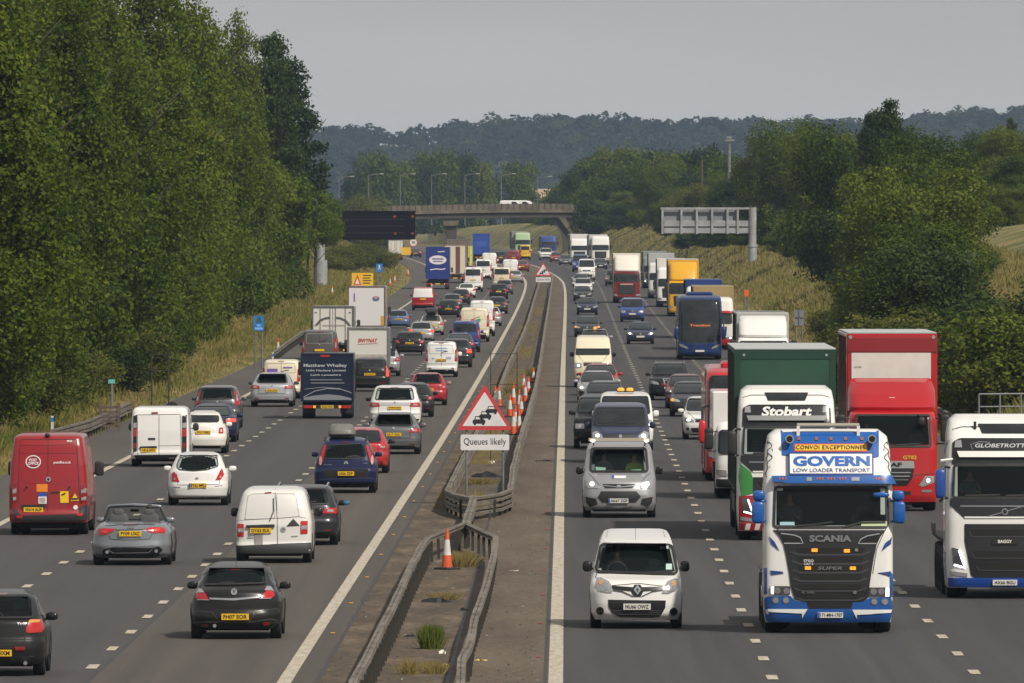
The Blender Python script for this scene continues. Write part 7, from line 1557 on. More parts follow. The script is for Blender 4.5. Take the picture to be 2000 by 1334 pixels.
v.drape("plate_hood", TRIM, q([(183,562),(425,556),(428,576),(188,584)]), off=.05, th=.05, r=.005); pl = q([(307,607)])[0]; v.plate("DY63 EUL", pl[0], pl[1], .50, .12, lvl=2)
v.line("rear_wiper", TRIM, q([(385,525),(418,440),(415,330)]), .022, lvl=3); v.drape("triangle_mark", PTXT, q([(530,570),(588,505),(645,565)]), lvl=1); v.drape("round_badge", CHROME, q(circ((502,597), 23)), lvl=1, grid=.05); v.text("VW", q([(502,597)])[0][0], q([(502,597)])[0][1], .06, .06, TRIM, lvl=3)
v.drape("bare_patch", mat("patch_grey", (.24,.23,.21), .7), q([(250,635),(322,633),(326,735),(255,738)]), lvl=1); v.drape("high_brake_light", REDDK, q([(340,282),(398,276),(398,288),(340,294)]), lvl=1, grid=.05); v.line("crease", mat("edge_grey", (.30,.30,.29), .6), q([(105,520),(170,515),(640,487),(700,500)]), .008)
v.line("lettering_strip", mat("edge_grey", (.30,.30,.29), .6), q([(190,670),(245,668)]), .02, lvl=1); v.line("lettering_strip", mat("edge_grey", (.30,.30,.29), .6), q([(572,656),(628,655)]), .02, lvl=1)
# dark estate half hidden behind it
v = car("dark grey estate half hidden by the white small van, its mirror glass blue", 590, 1066, 'suv', 'R', (.035,.035,.042), 1.78, 1.49, 4.5, metal=.3, rails=True, see=True, lights='wide', name="estate_car", group=None, plate="YJ10 KXA")
v.blob("mirror_glass", mat("mirror_glass", (.12,.35,.55), .08, .8), (1.05, 2.66, 1.0), (.09,.02,.06), 2.4)
# navy people carrier with roof box
v = car("navy people carrier carrying a grey roof box, red tail lamps running up its window pillars", 674, 964, 'suv', 'R', (.016,.022,.075), 1.83, 1.64, 4.6, metal=.2, feats=False, see=True, name="people_carrier", hwt=[(.12,.93),(.2,.985),(.38,1),(.52,.98),(.62,.93),(.86,.76),(.93,.70),(.975,.62),(1,.48)])
q = lambda p: Q(v, 600, 820, 8.696, p); v.cabin(.6, 3, .9, 1.5, .66, (-.34, .34), 1.8)
v.pane("rear_window", q([(360,440),(900,410),(960,440),(1015,650),(650,660),(275,655)]), True, .03, .06)
for p in ([(325,430),(290,440),(245,560),(190,740),(215,770),(268,720),(285,600),(318,480)], [(985,430),(1020,440),(1075,580),(1125,710),(1110,745),(1065,720),(1030,600),(992,480)]):
    o = v.drape("tail_light", REDL, q(p), lvl=1, grid=.05); c = (sum(x for x, y in p[2:6])/4, sum(y for x, y in p[2:6])/4); v.drape("clear_lens", mat("lens_pink", (.55,.30,.26), .2, coat=.5), q(circ(c, 24, e=3.2)), lvl=2, parent=o, grid=.05)
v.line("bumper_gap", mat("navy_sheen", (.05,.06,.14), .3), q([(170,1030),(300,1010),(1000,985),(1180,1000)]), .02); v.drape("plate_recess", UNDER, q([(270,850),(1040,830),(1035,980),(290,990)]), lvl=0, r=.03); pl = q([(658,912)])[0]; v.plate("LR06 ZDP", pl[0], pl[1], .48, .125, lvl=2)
for k in (0, 18): v.line("chevron_badge", CHROME, q([(625,735 + k),(660,705 + k),(695,735 + k)]), .02, lvl=2)
v.drape("lower_bumper", TRIM, q([(180,1110),(1180,1080),(1160,1160),(220,1190)]), lvl=2, r=.02); v.drape("reflector", REDL, q([(350,1100),(430,1098),(430,1122),(352,1124)]), lvl=4); v.text("PICASSO", q([(355,762)])[0][0], q([(355,762)])[0][1], .22, .03, LETG, lvl=2); v.text("VTR", q([(980,742)])[0][0], q([(980,742)])[0][1], .12, .03, LETG, lvl=2); v.line("rear_wiper", TRIM, q([(650,640),(780,620),(890,625)]), .02, lvl=3)
v.drape("high_brake_light", REDDK, q([(590,392),(710,388),(710,398),(590,402)]), lvl=2, grid=.05)
for sg in (-1, 1): MB().tube([(sg*.62,.7,1.56),(sg*.62,.9,1.63),(sg*.62,3.0,1.63)], .02, 6).build("roof_rail", TRIM, v.root)
rb = thing("roof_box", "grey roof box strapped to the navy people carrier", "roof box", tuple(v.root.matrix_basis @ Vector((-.12, .55, 1.66))), v.root.rotation_euler.z); nb = Veh.__new__(Veh); nb.root = rb; nb.trees = []
nb.loft("shell", mat("box_grey", (.16,.155,.14), .45, vary=.2), [(.03,.12),(.07,.0),(.10,.0),(.2,.03),(.32,.14),(.37,.3),(.38,.5)], [(.03,.2),(.1,.1),(.3,.6),(.38,1.0)], [(0,.93),(.2,1),(.5,.97),(.8,.88),(.95,.76),(1,.6)], .80, 2.0, bow=.06, cr=.16, nz=26)
MB().box(-.36, .36, .1, 1.8, .0, .045).build("base_tray", TRIM, rb)
# red car behind, bmw, range rover and the rest
v = car("red hatchback squeezed behind the navy people carrier's right side", 706, 925, 'hatch', 'R', (.42,.012,.02), 1.72, 1.46, 4.0, lights='wide', mcol=(.02,.02,.02))
v = car("grey saloon with swept red tail lamps, right of the navy people carrier", 769, 888, 'saloon', 'R', (.13,.135,.15), 1.83, 1.43, 4.7, metal=.4, lights='wide', see=True, plate="LR17 OUU", group=None)
v = car("white off-roader with broad dark rear window directly behind the grey saloon", 771, 842, 'suv', 'R', WHITE, 2.0, 1.74, 4.9, lights='wide', see=True, plate="WM15 JXG", mcol=(.02,.02,.02), R=.37)
v.drape("lamp_band", mat("band_silver", (.45,.45,.46), .3), [(-.9,.98),(.9,.98),(.9,1.10),(-.9,1.10)], lvl=0)
v = car("black soft-topped small car beyond the white off-roader", 806, 815, 'hatch', 'R', (.015,.018,.024), 1.70, 1.42, 3.8, lights='round', plate="DK13 LVM")
v = car("deep red hatchback left of the dashed line ahead of the black soft-topped car", 835, 792, 'hatch', 'R', (.36,.006,.02), 1.68, 1.42, 3.7, lights='corner', see=True, plate="KV61 TDX", mcol=(.3,.2,.2))
v = car("small white hatchback with peaked red tail lamps, plate beginning BT62, left of the people carrier", 386, 988, 'hatch', 'R', WHITE, 1.72, 1.50, 3.95, feats=False, see=True, group=None, bow=.18, cr=.3)
q = lambda p: Q(v, 0, 730, 4.348, p); v.cabin(.6, 2.4, .85, 1.42, .62, (-.34, .34), 1.4)
v.pane("rear_window", q([(1520,722),(1600,700),(1760,700),(1835,722),(1848,790),(1760,820),(1640,828),(1520,820),(1498,790)]), True, .02, .04)
for p in ([(1458,850),(1480,835),(1500,860),(1525,922),(1460,915)], [(1898,860),(1880,808),(1862,830),(1828,905),(1870,900)]):
    o = v.drape("tail_light", REDL, q(p), lvl=1, grid=.05); v.drape("clear_lens", mat("lens_pink", (.55,.30,.26), .2, coat=.5), q([(sum(x for x, y in p)/5 + dx, sum(y for x, y in p)/5 + dy) for dx, dy in ((-8,10),(8,10),(4,28),(-6,26))]), lvl=2, parent=o, grid=.05)
v.drape("badge", CHROME, q(circ((1672,888), 15, e=.6)), lvl=1, grid=.05); v.plate("BT62 MRU", .0, .58, .50, .12, blue=True); v.line("tailgate_gap", SEAMM, q([(1500,830),(1510,945),(1860,940),(1862,830)]), .008); v.line("crease", SEAMM, q([(1465,962),(1530,966)]), .012); v.line("crease", SEAMM, q([(1825,958),(1885,950)]), .012)
v.drape("lower_bumper", TRIM, q([(1500,1052),(1900,1045),(1890,1062),(1520,1072)]), lvl=1)
# white renault style van
v = Veh("panel_van", "plain white twin-doored van with tall black lamp columns, beside the tiny white city car", "van", 312, 912); pm = paint(WHITE)
v.loft("body", pm, [(.26,.1),(.34,.02),(.5,0),(.52,.04),(1.2,.06),(1.7,.11),(1.9,.17),(1.95,.3),(1.97,.7)], [(.26,.1),(.6,0),(1.0,.2),(1.2,.8),(1.8,1.5),(1.97,2.2)], [(.12,.97),(.2,1),(.5,1),(.8,.965),(.93,.93),(.975,.88),(1,.76)], 1.92, 4.8, bow=.05, cr=.12, nz=50); v.wheels((.95, 3.9), .33, .22); v.mirrors(mat("black_trim2", (.018,.018,.019), .5), 3.7, 1.25, r=(.10,.06,.13))
q = lambda p: Q(v, 0, 730, 4.348, p); v.line("door_gap", SEAMM, q([(1350,345),(1350,690)]), .012); v.line("door_edge", SEAMM, q([(1170,690),(1165,350),(1530,345),(1540,685)]), .012)
for x0, x1 in ((1132,1162), (1545,1582)):
    o = v.drape("lamp_column", BLACKG, q([(x0,360),(x1,350),(x1,660),(x0,670)]), lvl=1); v.drape("tail_light", REDL, q([(x0+3,470),(x1-3,466),(x1-3,530),(x0+3,534)]), lvl=2, parent=o); v.drape("clear_lens", CLEARL, q([(x0+3,420),(x1-3,416),(x1-3,458),(x0+3,462)]), lvl=2, parent=o); v.drape("lower_lens", REDDK, q([(x0+3,590),(x1-3,586),(x1-3,632),(x0+3,636)]), lvl=2, parent=o)
v.drape("bumper", TRIM, q([(1140,690),(1575,684),(1570,725),(1150,735)]), lvl=2, r=.02); v.drape("plate_hood", TRIM, q([(1188,618),(1330,614),(1332,632),(1190,636)]), off=.05, th=.05); pl = q([(1262,650)])[0]; v.plate("VE16 NYV", pl[0], pl[1], .50, .13, lvl=2)
v.drape("handle", TRIM, q([(1258,545),(1318,545),(1318,560),(1258,560)]), lvl=2, r=.005); v.line("crease", mat("edge_grey", (.30,.30,.29), .6), q([(1345,612),(1530,608)]), .015); v.drape("high_brake_light", REDDK, q([(1285,328),(1340,326),(1340,340),(1285,342)]), lvl=1, grid=.05)
v = car("tiny white rounded city car tucked beside the plain white van", 397, 886, 'hatch', 'R', (.72,.70,.64), 1.63, 1.47, 3.55, feats=False, see=False, bow=.2, cr=.34, hwt=[(.12,.9),(.2,.97),(.38,1),(.55,.97),(.66,.88),(.88,.70),(.95,.62),(1,.42)])
v.pane("rear_window", [(-.52,1.08),(.52,1.08),(.50,1.30),(-.50,1.30)], False, .02, .07)
for sg in (-1, 1): o = v.drape("tail_light", REDL, [(sg*.60 - .08,.70),(sg*.60 + .08,.70),(sg*.60 + .06,.90),(sg*.60 - .06,.90)], lvl=1, r=.03, grid=.05); v.drape("body_insert", v.pm, [(sg*.60 - .03,.75),(sg*.60 + .03,.75),(sg*.60 + .02,.84),(sg*.60 - .02,.84)], lvl=2, grid=.05, parent=o)
v.plate("VO17 ENU", 0, .74, .5, .12); v.drape("lower_bumper", TRIM, [(-.6,.2),(.6,.2),(.55,.28),(-.55,.28)], lvl=1)
v = car("dark blue coupe with its red tail lamp glowing beside the tiny white city car", 413, 864, 'saloon', 'R', (.018,.025,.07), 1.80, 1.38, 4.6, metal=.3, lights='wide', brake=REDON)
v = car("grey off-roader with upright pillar lamps, leading the queue left of the dark blue coupe", 424, 838, 'suv', 'R', (.10,.10,.11), 1.79, 1.68, 4.5, metal=.4, lights='pillar', see=True, plate="AV08 NWS", R=.35)
v = car("silver saloon with a sloping coupe roof in the nearside lane behind the navy horse lorry", 531, 795, 'saloon', 'R', (.42,.43,.45), 1.86, 1.48, 4.8, metal=.4, lights='wide', see=True, plate="YD61 LFW", mcol=(.05,.05,.05), group=None)
# ---------------------------------------------------------------- the queues further off
C = dict(w=WHITE, c=CREAM, s=(.36,.37,.39), k=(.015,.015,.018), n=(.018,.025,.06), g=(.10,.105,.115), r=RED, dg=(.045,.047,.055), b=(.02,.05,.22), lb=(.07,.13,.26), be=(.42,.38,.30), dr=(.16,.01,.015), br=(.085,.078,.078))
def V7(view, rows):
    for r in rows:
        px, py, kind, c, W, Hh, label = r[:7]; kw = dict(r[7]) if len(r) > 7 else {}
        kw.setdefault('L', {'van': 4.9, 'suv': 4.6}.get(kind, 4.3)); far = py < 600
        kw.setdefault('detail', not far)
        if far: kw.setdefault('wiper', False)
        yield_ = car(label, px, py, kind, view, C[c], W, Hh, metal=.3 if c in 'sg' or c == 'dg' else 0, **kw); CARS[(px, py)] = yield_
CARS = {}
V7('R', [
 (549, 779, 'van', 'c', 1.75, 1.78, "cream small van with purple writing hidden between the silver saloon and navy horse lorry", dict(window=False, lights='tall')),
 (624, 721, 'van', 'br', 1.95, 2.12, "brownish grey panel van with blank rear doors above the navy horse lorry", dict(window=False, lights='tall')),
 (722, 765, 'suv', 'k', 1.84, 1.60, "black pickup style car with one red lamp lit, right of the navy horse lorry", dict(lights='tall', brake=REDON, plate="PO15 KVC")),
 (748, 735, 'hatch', 's', 1.75, 1.55, "silver car peeping out right of the white luton lorry"),
 (800, 694, 'suv', 'k', 1.76, 1.42, "black estate with yellow plate ahead of the white rear-doored van", dict(lights='corner', plate="ND13 XRA", name="estate_car")),
 (823, 670, 'hatch', 's', 1.66, 1.40, "pale silver hatchback with one bright red lamp beyond the black estate", dict(brake=REDON)),
 (842, 655, 'saloon', 'be', 1.74, 1.44, "beige car carrying a dark roof box in the middle lane"),
 (862, 737, 'van', 'w', 1.66, 1.84, "white van with faint blue door writing and a roof vent in the middle lane", dict(window=False, lights='tall', plate="LN61 AYU")),
 (890, 718, 'suv', 'dg', 1.78, 1.58, "dark off-roader with a bright red lamp, right of the white van with roof vent", dict(brake=REDON)),
 (897, 700, 'saloon', 'dg', 1.78, 1.48, "dark saloon roof showing behind the dark off-roader in the overtaking lane"),
 (910, 688, 'van', 'b', 1.72, 1.92, "royal blue van with a broad dark rear window in the overtaking lane", dict(lights='tall')),
 (926, 668, 'van', 'c', 2.0, 2.28, "cream van decorated with coloured balloons in the overtaking lane", dict(window=False, lights='tall')),
 (941, 657, 'van', 'w', 1.80, 2.50, "tall white van just beyond the cream balloon van", dict(window=False, lights='tall')),
 (957, 637, 'hatch', 's', 1.76, 1.46, "silver car half hidden to the right of the tall white van"),
 (971, 613, 'hatch', 'dg', 1.76, 1.46, "dark grey hatchback in the overtaking lane beyond the balloon van"),
 (876, 620, 'hatch', 'k', 1.76, 1.46, "black hatchback with badge and yellow plate ahead of the beige car", dict(plate="FE12 XVT")),
 (883, 606, 'hatch', 'g', 1.74, 1.44, "grey hatchback just beyond the black hatchback"),
 (899, 595, 'hatch', 'k', 1.76, 1.44, "dark hatchback right of the grey one in the middle lane"),
 (911, 582, 'saloon', 'w', 1.76, 1.42, "small white saloon in the middle lane beyond the dark hatchbacks"),
 (974, 585, 'suv', 'k', 1.80, 1.50, "black car in the overtaking lane beyond the dark grey hatchback"),
 (985, 575, 'hatch', 'g', 1.78, 1.48, "grey car right beyond the black one in the overtaking lane"),
 (924, 570, 'van', 'w', 2.0, 2.55, "white minibus with black rear window in the middle lane", dict(lights='tall')),
 (980, 563, 'van', 'c', 1.95, 2.25, "cream minibus beyond the two dark cars in the overtaking lane", dict(lights='tall')),
 (1006, 553, 'saloon', 's', 1.76, 1.42, "silver car beside the cream minibus near the median"),
 (997, 548, 'van', 'w', 1.9, 2.45, "white van beyond the cream minibus near the median", dict(window=False, lights='tall')),
 (1020, 531, 'saloon', 'dr', 1.76, 1.44, "dark red car far along the overtaking lane next to the distant queue sign"),
 (944, 547, 'van', 'w', 1.95, 2.42, "white van with black window, farther left of the two distant white vans", dict(lights='tall')),
 (956, 533, 'van', 'w', 1.95, 2.5, "white high van beyond the distant white vans in the middle lane", dict(window=False, lights='tall')),
 (1003, 517, 'van', 'dr', 1.9, 2.0, "dark maroon van on the bend below the bridge", dict(window=False, lights='tall')),
 (978, 516, 'suv', 'dg', 1.85, 1.8, "dark blue grey car on the bend left of the maroon van"),
 (826, 606, 'van', 'r', 1.92, 2.0, "red van with a white upper half in the nearside lane", dict(lights='tall')),
 (778, 641, 'hatch', 'lb', 1.62, 1.36, "pale blue hatchback with yellow plate in the nearside lane", dict(plate="NK06 OHB")),
 (812, 503, 'saloon', 'n', 1.76, 1.44, "dark blue car on the far left beneath the bridge with a lit red lamp", dict(brake=REDON)),
 (1026, 507, 'van', 'w', 1.62, 2.2, "yellow boxy vehicle on the bend in front of the green and white lorry cab")])
CARS[(1026, 507)].body.data.materials[0] = paint((.72,.42,.01))
v = CARS[(862, 737)]; v.drape("roof_vent", white_m, [(-.38,1.80),(.38,1.80),(.34,1.98),(-.34,1.98)], off=.05, th=.4); bt = mat("faint_blue", (.30,.38,.60), .6)
for z, w in ((1.50,.50), (1.38,.44)): v.line("faint_writing", bt, [(-w/2 - .05,z),(w/2 + .05,z)], .05, lvl=1)
v.line("faint_writing", bt, [(-.5,.98),(-.35,.98)], .06, lvl=1); v.line("faint_writing", bt, [(.25,1.0),(.5,1.0)], .12, lvl=1)
v = CARS[(549, 779)]; v.line("purple_writing", mat("purple", (.16,.08,.35), .6), [(-.62,1.28),(-.16,1.28)], .16, lvl=3); v.line("purple_writing", mat("purple", (.16,.08,.35), .6), [(.1,1.42),(.5,1.42)], .05, lvl=3)
v = CARS[(926, 668)]
for x, z, c in ((-.30,1.30,(.6,.45,.02)), (-.08,1.42,(.5,.04,.04)), (.12,1.34,(.05,.08,.45)), (.32,1.44,(.05,.30,.08)), (.02,1.18,(.35,.02,.25))): v.drape("balloon_picture", mat("balloon_%d" % int(c[0]*99+c[1]*9), c, .5), circ((x, z), .12), lvl=3, grid=.06)
v = CARS[(826, 606)]; v.drape("white_upper_half", white_m, [(-.84,1.12),(.84,1.12),(.76,1.88),(-.76,1.88)], lvl=3, r=.05)
v = CARS[(842, 655)]; rb = thing("roof_box", "dark roof box on the beige car in the middle lane", "roof box", v.root.location + Vector((0, 1.6, 1.50)), v.root.rotation_euler.z); MB().box(-.42, .42, 0, 1.7, .04, .42, bev=.1).build("shell", mat("box_dark", (.05,.05,.055), .5), rb, 40); MB().box(-.3, .3, .3, 1.3, -.06, .04).build("mount", TRIM, rb)
V7('F', [
 (1147, 658, 'saloon', 'dg', 1.80, 1.42, "dark saloon with one amber lamp lit in the overtaking lane", dict(lit='amber')),
 (1147, 615, 'hatch', 'n', 1.76, 1.46, "dark navy car in the overtaking lane beyond the dark saloon", {}),
 (1138, 588, 'saloon', 'dg', 1.76, 1.44, "dark grey car beyond the navy one in the overtaking lane", {}),
 (1139, 574, 'suv', 'w', 1.86, 1.6, "white car fourth from the far end of the overtaking queue", {}),
 (1134, 560, 'saloon', 's', 1.76, 1.42, "silver car right behind the white one in the overtaking queue", {}),
 (1146, 548, 'van', 'w', 1.95, 2.5, "white high-roofed van near the far end of the overtaking queue", dict(lit='amber')),
 (1134, 531, 'van', 'b', 2.0, 2.2, "bright blue van in front of the far white lorries", {}),
 (1173, 526, 'saloon', 'dg', 1.78, 1.42, "small dark car in front of the far right white lorry", {}),
 (1105, 518, 'saloon', 'g', 1.76, 1.42, "grey car on the bend below the bridge pier", {}),
 (1087, 512, 'hatch', 'r', 1.76, 1.46, "little red car on the bend left of the grey one", {}),
 (1067, 508, 'suv', 'w', 2.0, 1.8, "white off-roader on the bend in front of the blue lorry", {}),
 (1162, 690, 'suv', 's', 1.80, 1.46, "silver blue estate roof with an orange beacon behind the cream camper van", {}),
 (1158, 757, 'van', 'c', 1.84, 2.50, "cream high-roofed camper van with black mirrors in the overtaking lane", dict(lit='on', mcol=(.012,.012,.013), bump='old')),
 (1173, 773, 'hatch', 'r', 1.72, 1.46, "red car between the cream camper van and the silver saloon", dict(lit=None)),
 (1166, 787, 'saloon', 's', 1.76, 1.40, "silver saloon with lit headlight in front of the red car", dict(lit='on')),
 (1181, 812, 'saloon', 'g', 1.80, 1.42, "mid grey saloon with black mirrors between silver saloon and black off-roader", dict(mcol=(.012,.012,.013))),
 (1171, 876, 'suv', 'k', 1.84, 1.86, "tall black off-roader with square lamps behind the dark navy van", dict(bump='old', rails=False)),
 (1235, 629, 'van', 'b', 1.86, 1.88, "dark blue small van with round badge in the middle lane", dict(bump='old')),
 (1251, 672, 'hatch', 'n', 1.78, 1.44, "dark navy hatchback with two bright headlights in the middle lane", dict(lit='drl')),
 (1309, 782, 'suv', 'k', 1.86, 1.70, "black off-roader with chrome grille in the middle lane, behind the red hatchback", dict(rails=True)),
 (1339, 798, 'hatch', 'dr', 1.70, 1.46, "small dark red car with lit headlight in the middle lane", dict(lit='on')),
 (1351, 814, 'hatch', 'dg', 1.78, 1.44, "dark grey hatchback with an amber lamp in front of the dark red car", dict(lit='amber')),
 (1382, 859, 'suv', 'w', 1.80, 1.56, "white car with a bright headlight half hidden by the red coach", dict(lit='drl')),
 (1199, 559, 'suv', 'g', 1.88, 1.80, "grey car with an amber lamp left of the maroon lorry", dict(lit='amber'))])
v = CARS[(1162, 690)]; v.blob("beacon", AMBER, (0, 1.9, 1.50), (.10,.10,.10), 2.4); MB().box(-.45, .45, 1.85, 2.0, 1.44, 1.48).build("beacon_bar", TRIM, v.root)
v = CARS[(1309, 782)]; v.drape("chrome_grille", CHROME, [(-.34,.98),(.34,.98),(.22,.58),(-.22,.58)], lvl=3); v.drape("grille_mesh", UNDER, [(-.27,.94),(.27,.94),(.17,.62),(-.17,.62)], lvl=4)
v = CARS[(1158, 757)]; v.drape("high_roof_front", paint(CREAM), [(-.80,1.86),(.80,1.86),(.74,2.42),(-.74,2.42)], lvl=5, r=.05)
for px, lab in ((1031, "left one of two white vans crossing the distant bridge"), (1052, "right one of two white vans crossing the distant bridge")):
    v = car(lab, px, 500, 'van', 'F', WHITE, 1.9, 1.9, 4.9, detail=False, D=2006, feats=False); v.root.location.z = 9.55; v.root.rotation_euler.z = 1.45; v.pane("windscreen", v.S(WSC['van']))

# lorries in the left carriageway
NV = (.010,.016,.040)
v = box_lorry("horse_lorry", "navy horse lorry with white lettering Matthew Whalley on its rear", 639, 818, 2.14, 2.66, 4.2, NV, z0=.72, frame=paint(NV), split=False, edge=.05, bot=.42, plate="DX05 XDR", cab=NV, rear_lights='bar')
q = lambda p: Q(v, 440, 600, 4.0, p); TX = mat("pale_grey_writing", (.42,.44,.48), .5)
for t_, cx, cy, w, h in (("Matthew Whalley", 781, 458, 340, 32), ("Light Haulage Limited", 785, 496, 308, 21), ("Leigh Lancashire", 785, 531, 236, 19)): c = q([(cx, cy)])[0]; v.text(t_, c[0], c[1], w/192, h/192, TX, lvl=1, bold=.02)
for cx, cy, w in ((788, 567, 250), (800, 592, 262)): c = q([(cx, cy)])[0]; v.line("small_print", mat("dim_writing", (.16,.17,.20), .6), [(c[0] - w/384, c[1]), (c[0] + w/384, c[1])], .045, lvl=1)
v.drape("swoosh", mat("swoosh_grey", (.20,.21,.24), .5), q([(612,705),(700,690),(800,680),(900,690),(985,712),(985,725),(612,725)]), lvl=1); v.line("swoosh_line", TX, q([(612,700),(700,655),(800,635),(900,640),(985,668)]), .02, lvl=1); v.line("swoosh_line", TX, q([(620,640),(760,625),(900,635)]), .012, lvl=1); v.drape("top_light", REDL, q([(740,372),(820,372),(815,388),(745,388)]), lvl=2, grid=.05)
v = box_lorry("luton_lorry", "white luton box lorry with red slanted writing and grey edges, behind the black pickup", 719, 757, 2.04, 2.90, 4.0, (.62,.61,.57), z0=.45, split=False, edge=.10, bot=.30, cab=WHITE)
v.drape("lower_panel", mat("tail_lift", (.40,.38,.34), .6, vary=.2), [(-.9,.62),(.9,.62),(.9,1.60),(-.9,1.60)], lvl=1); v.text("ENVYNAT", -.02, 2.28, .95, .18, mat("writing_red", (.45,.03,.04), .5), lvl=1, shear=.3, bold=.03); v.line("small_print", mat("writing_pink", (.5,.25,.22), .5), [(-.5,2.10),(.45,2.14)], .03, lvl=1); v.drape("picture_patch", mat("patch_grey", (.24,.23,.21), .7), [(.45,1.25),(.75,1.25),(.75,1.5),(.45,1.5)], lvl=2)
v = box_lorry("box_lorry", "square white box lorry with dark arched writing on its twin rear doors", 650, 703, 2.42, 3.10, 6.5, (.62,.60,.55), z0=.9, edge=.09, frame=mat("frame_dark", (.10,.10,.10), .5))
for sg in (-1, 1): v.line("arched_writing", mat("writing_dark", (.09,.09,.09), .6), [(sg*.95,2.02),(sg*.72,2.28),(sg*.45,2.40),(sg*.18,2.44)], .13, lvl=1)
v.line("arched_writing", mat("writing_grey", (.35,.34,.32), .6), [(-.6,2.0),(.7,2.0)], .07, lvl=2)
v = box_lorry("box_lorry", "tallest white box lorry with small emblems and brown edges, black mirror at its right", 716, 667, 2.46, 3.66, 8.5, (.66,.65,.66), z0=1.0, edge=.06, split=False, frame=mat("frame_brown", (.13,.07,.06), .5), cab=WHITE)
v.drape("emblem", mat("emblem_blue", (.10,.13,.30), .5), circ((.62, 2.85), .24, e=.7), lvl=1, grid=.1); v.drape("emblem_centre", mat("emblem_orange2", (.5,.3,.2), .5), circ((.62, 2.92), .13, e=.6), lvl=2, grid=.1); v.drape("small_emblem", mat("emblem_violet", (.28,.14,.30), .5), [(-.86,2.65),(-.76,2.65),(-.76,3.2),(-.86,3.2)], lvl=1); v.drape("yellow_strip", mat("strip_yellow", (.55,.32,.03), .5), [(.95,1.05),(1.15,1.05),(1.15,1.7),(.95,1.7)], lvl=1)
v = box_lorry("articulated_lorry", "tall blue lorry with a white oval on its rear in the nearside lane", 855, 565, 2.5, 4.45, 13, (.012,.03,.19), z0=1.1, frame=paint((.012,.03,.19)), split=False)
o = v.drape("white_oval", WR, circ((0, 3.10), .92, 24, .52), lvl=1, grid=.2); v.line("oval_writing", paint((.012,.03,.19)), [(-.6,3.20),(.6,3.20)], .12, lvl=2); v.line("oval_writing", paint((.012,.03,.19)), [(-.5,2.95),(.5,2.95)], .10, lvl=2); v.line("lower_writing", WR, [(-.8,2.05),(-.2,2.15),(.4,2.10),(.8,2.18)], .10, lvl=1); v.line("upper_writing", WR, [(0,3.95),(.75,4.0)], .08, lvl=1)
v = box_lorry("articulated_lorry", "cream and brown lorry right beyond the tall blue one with the oval", 889, 553, 2.45, 4.30, 13, (.62,.55,.44), z0=1.0, frame=mat("frame_brown", (.13,.07,.06), .5), split=False); v.drape("brown_band", mat("band_brown", (.13,.05,.04), .6), [(.05,1.1),(.55,1.1),(.55,4.1),(.05,4.1)], lvl=1)
box_lorry("articulated_lorry", "white roofed dark brown lorry directly beyond the cream and brown one", 894, 540, 2.5, 4.45, 13, (.16,.11,.09), z0=1.0)
box_lorry("recovery_lorry", "yellow and pale lorry sliver right of the brown lorries", 906, 534, 2.3, 3.5, 7, (.62,.60,.12), z0=.9)
v = box_lorry("articulated_lorry", "distant blue lorry on the bend below the bridge", 940, 510, 2.45, 4.0, 12, (.02,.06,.30), z0=1.0, frame=paint((.02,.06,.30)), split=False); v.drape("rear_panel", paint((.04,.10,.36)), [(-.8,2.2),(.8,2.2),(.8,2.9),(-.8,2.9)], lvl=1)
box_lorry("box_lorry", "small white lorry at the far left beneath the dark gantry sign", 773, 507, 2.2, 3.0, 6, (.64,.62,.56), D=1750, z0=.9)

# lorries and coaches in the right carriageway
coach("royal blue coach with orange destination letters in its huge dark windscreen", 1367, 703, (.003,.022,.115), Hh=3.72, txt="Traction", top=(.003,.022,.11))
coach("bright red coach mostly hidden behind the green trailer lorry, one big red mirror showing", 1457, 941, (.46,.012,.02), Hh=3.5, W=2.5, mir=paint((.50,.01,.02)))
v = front_lorry("white luton van tucked between the red coach and the green trailer lorry", 1467, 975, WHITE, Hc=2.35, L=1.9, W=2.05, wind=(.56,.84), tcol=WHITE, tH=3.12, tW=2.25, tL=5.5, trail_off=.55, name="luton_van", cat="van")
front_lorry("white lorry with a big white deflector behind the green trailer lorry", 1491, 765, WHITE, Hc=2.62, wind=(.60,.90), tcol=(.40,.39,.37), tH=3.72, tW=2.5, tL=12, trail_off=2.5, defl=paint((.72,.71,.69)), name="articulated_lorry")
v = front_lorry("white and red lorry with a tan topped trailer hidden behind the royal blue coach", 1394, 684, (.68,.66,.62), Hc=3.3, wind=(.50,.68), lower=RED, tcol=(.30,.22,.10), tH=3.98, tW=2.55, tL=12, lit='drl', name="articulated_lorry"); v.drape("red_stripe", paint(RED), [(-1.15,2.28),(1.15,2.28),(1.12,2.42),(-1.12,2.42)], off=.1, th=.1)
v = front_lorry("white lorry with a dark blue roofline directly behind the royal blue coach", 1375, 661, WHITE, Hc=3.55, wind=(.52,.70), tcol=(.012,.035,.16), tH=4.0, tW=2.5, tL=12, name="articulated_lorry")
YL = (.66,.34,.008)
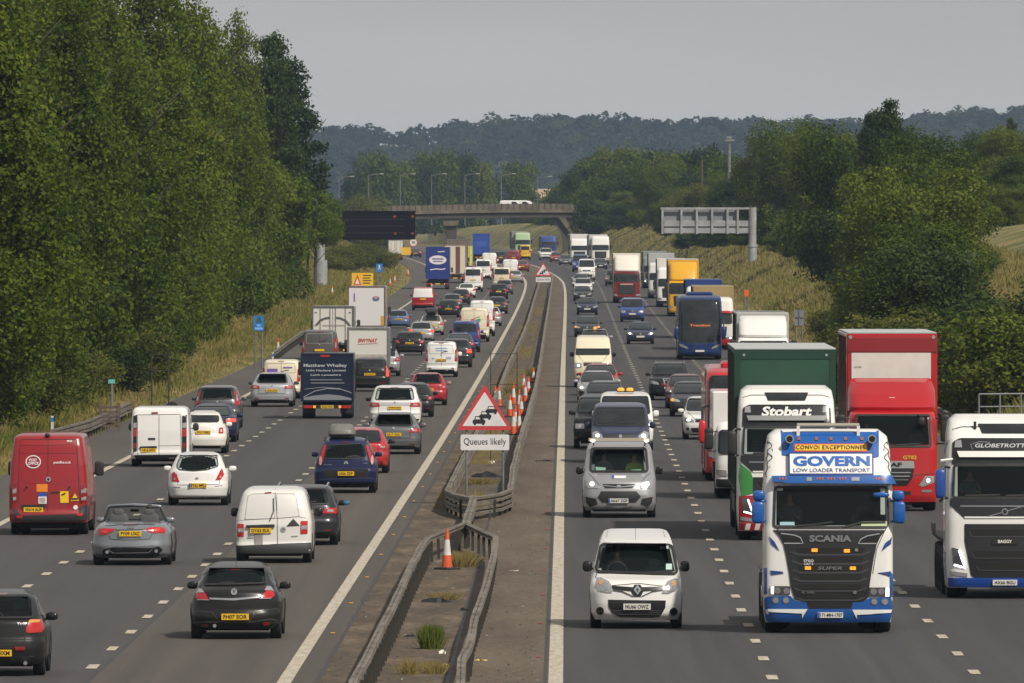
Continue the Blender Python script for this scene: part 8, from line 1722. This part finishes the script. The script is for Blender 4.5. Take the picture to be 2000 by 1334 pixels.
v = front_lorry("bright yellow lorry with a tall yellow deflector in the nearside lane", 1335, 618, YL, Hc=3.0, wind=(.62,.90), lower=YL, tcol=YL, tH=4.62, tW=2.55, tL=12.5, defl=paint(YL), name="articulated_lorry"); MB().box(-1.27, 1.27, 2.42, 14.8, 4.622, 4.70).build("roof_sheet", mat("roof_pale", (.40,.42,.42), .6), v.root)
front_lorry("white lorry immediately behind the bright yellow one", 1311, 600, WHITE, Hc=3.6, wind=(.52,.70), tcol=(.60,.58,.54), tH=4.35, name="articulated_lorry")
front_lorry("white lorry with a grey lower grille, second behind the bright yellow one", 1292, 583, (.62,.62,.62), Hc=3.5, wind=(.52,.70), tcol=(.36,.37,.36), tH=4.4, name="articulated_lorry", lower=(.10,.10,.11))
front_lorry("grey green lorry with an amber lamp, third behind the bright yellow one", 1279, 563, (.20,.22,.22), Hc=3.4, wind=(.52,.70), tcol=(.22,.24,.22), tH=3.95, name="articulated_lorry", lit='on')
v = front_lorry("maroon cabbed lorry with a big cream trailer front in the middle lane", 1224, 592, (.18,.008,.014), Hc=3.0, wind=(.66,.92), tcol=(.66,.62,.55), tH=4.6, tW=2.55, tL=12.5, defl=mat("deflector_cream", (.66,.62,.55), .5), name="articulated_lorry", bumper=TRIM); v.line("cab_writing", mat("writing_tan", (.45,.28,.20), .6), [(-.6,1.75),(.6,1.75)], .12, lvl=3)
front_lorry("white high cab lorry farthest right below the bridge", 1173, 516, WHITE, Hc=3.9, wind=(.50,.68), tcol=(.55,.54,.52), tH=4.1, tdx=-.25, name="articulated_lorry")
front_lorry("white lorry left of the farthest right one, behind the bright blue van", 1132, 514, WHITE, Hc=3.5, wind=(.52,.70), tcol=(.55,.54,.52), tH=4.1, name="articulated_lorry")
front_lorry("blue lorry on the bend left of the bridge abutment", 1072, 499, (.02,.05,.22), Hc=3.2, wind=(.52,.70), tcol=(.02,.05,.25), tH=3.2, name="articulated_lorry")
front_lorry("green and white cabbed lorry with a grey trailer on the bend", 1021, 500, (.35,.48,.28), Hc=3.8, wind=(.50,.68), tcol=(.24,.23,.22), tH=4.0, tdx=-.5, name="articulated_lorry")
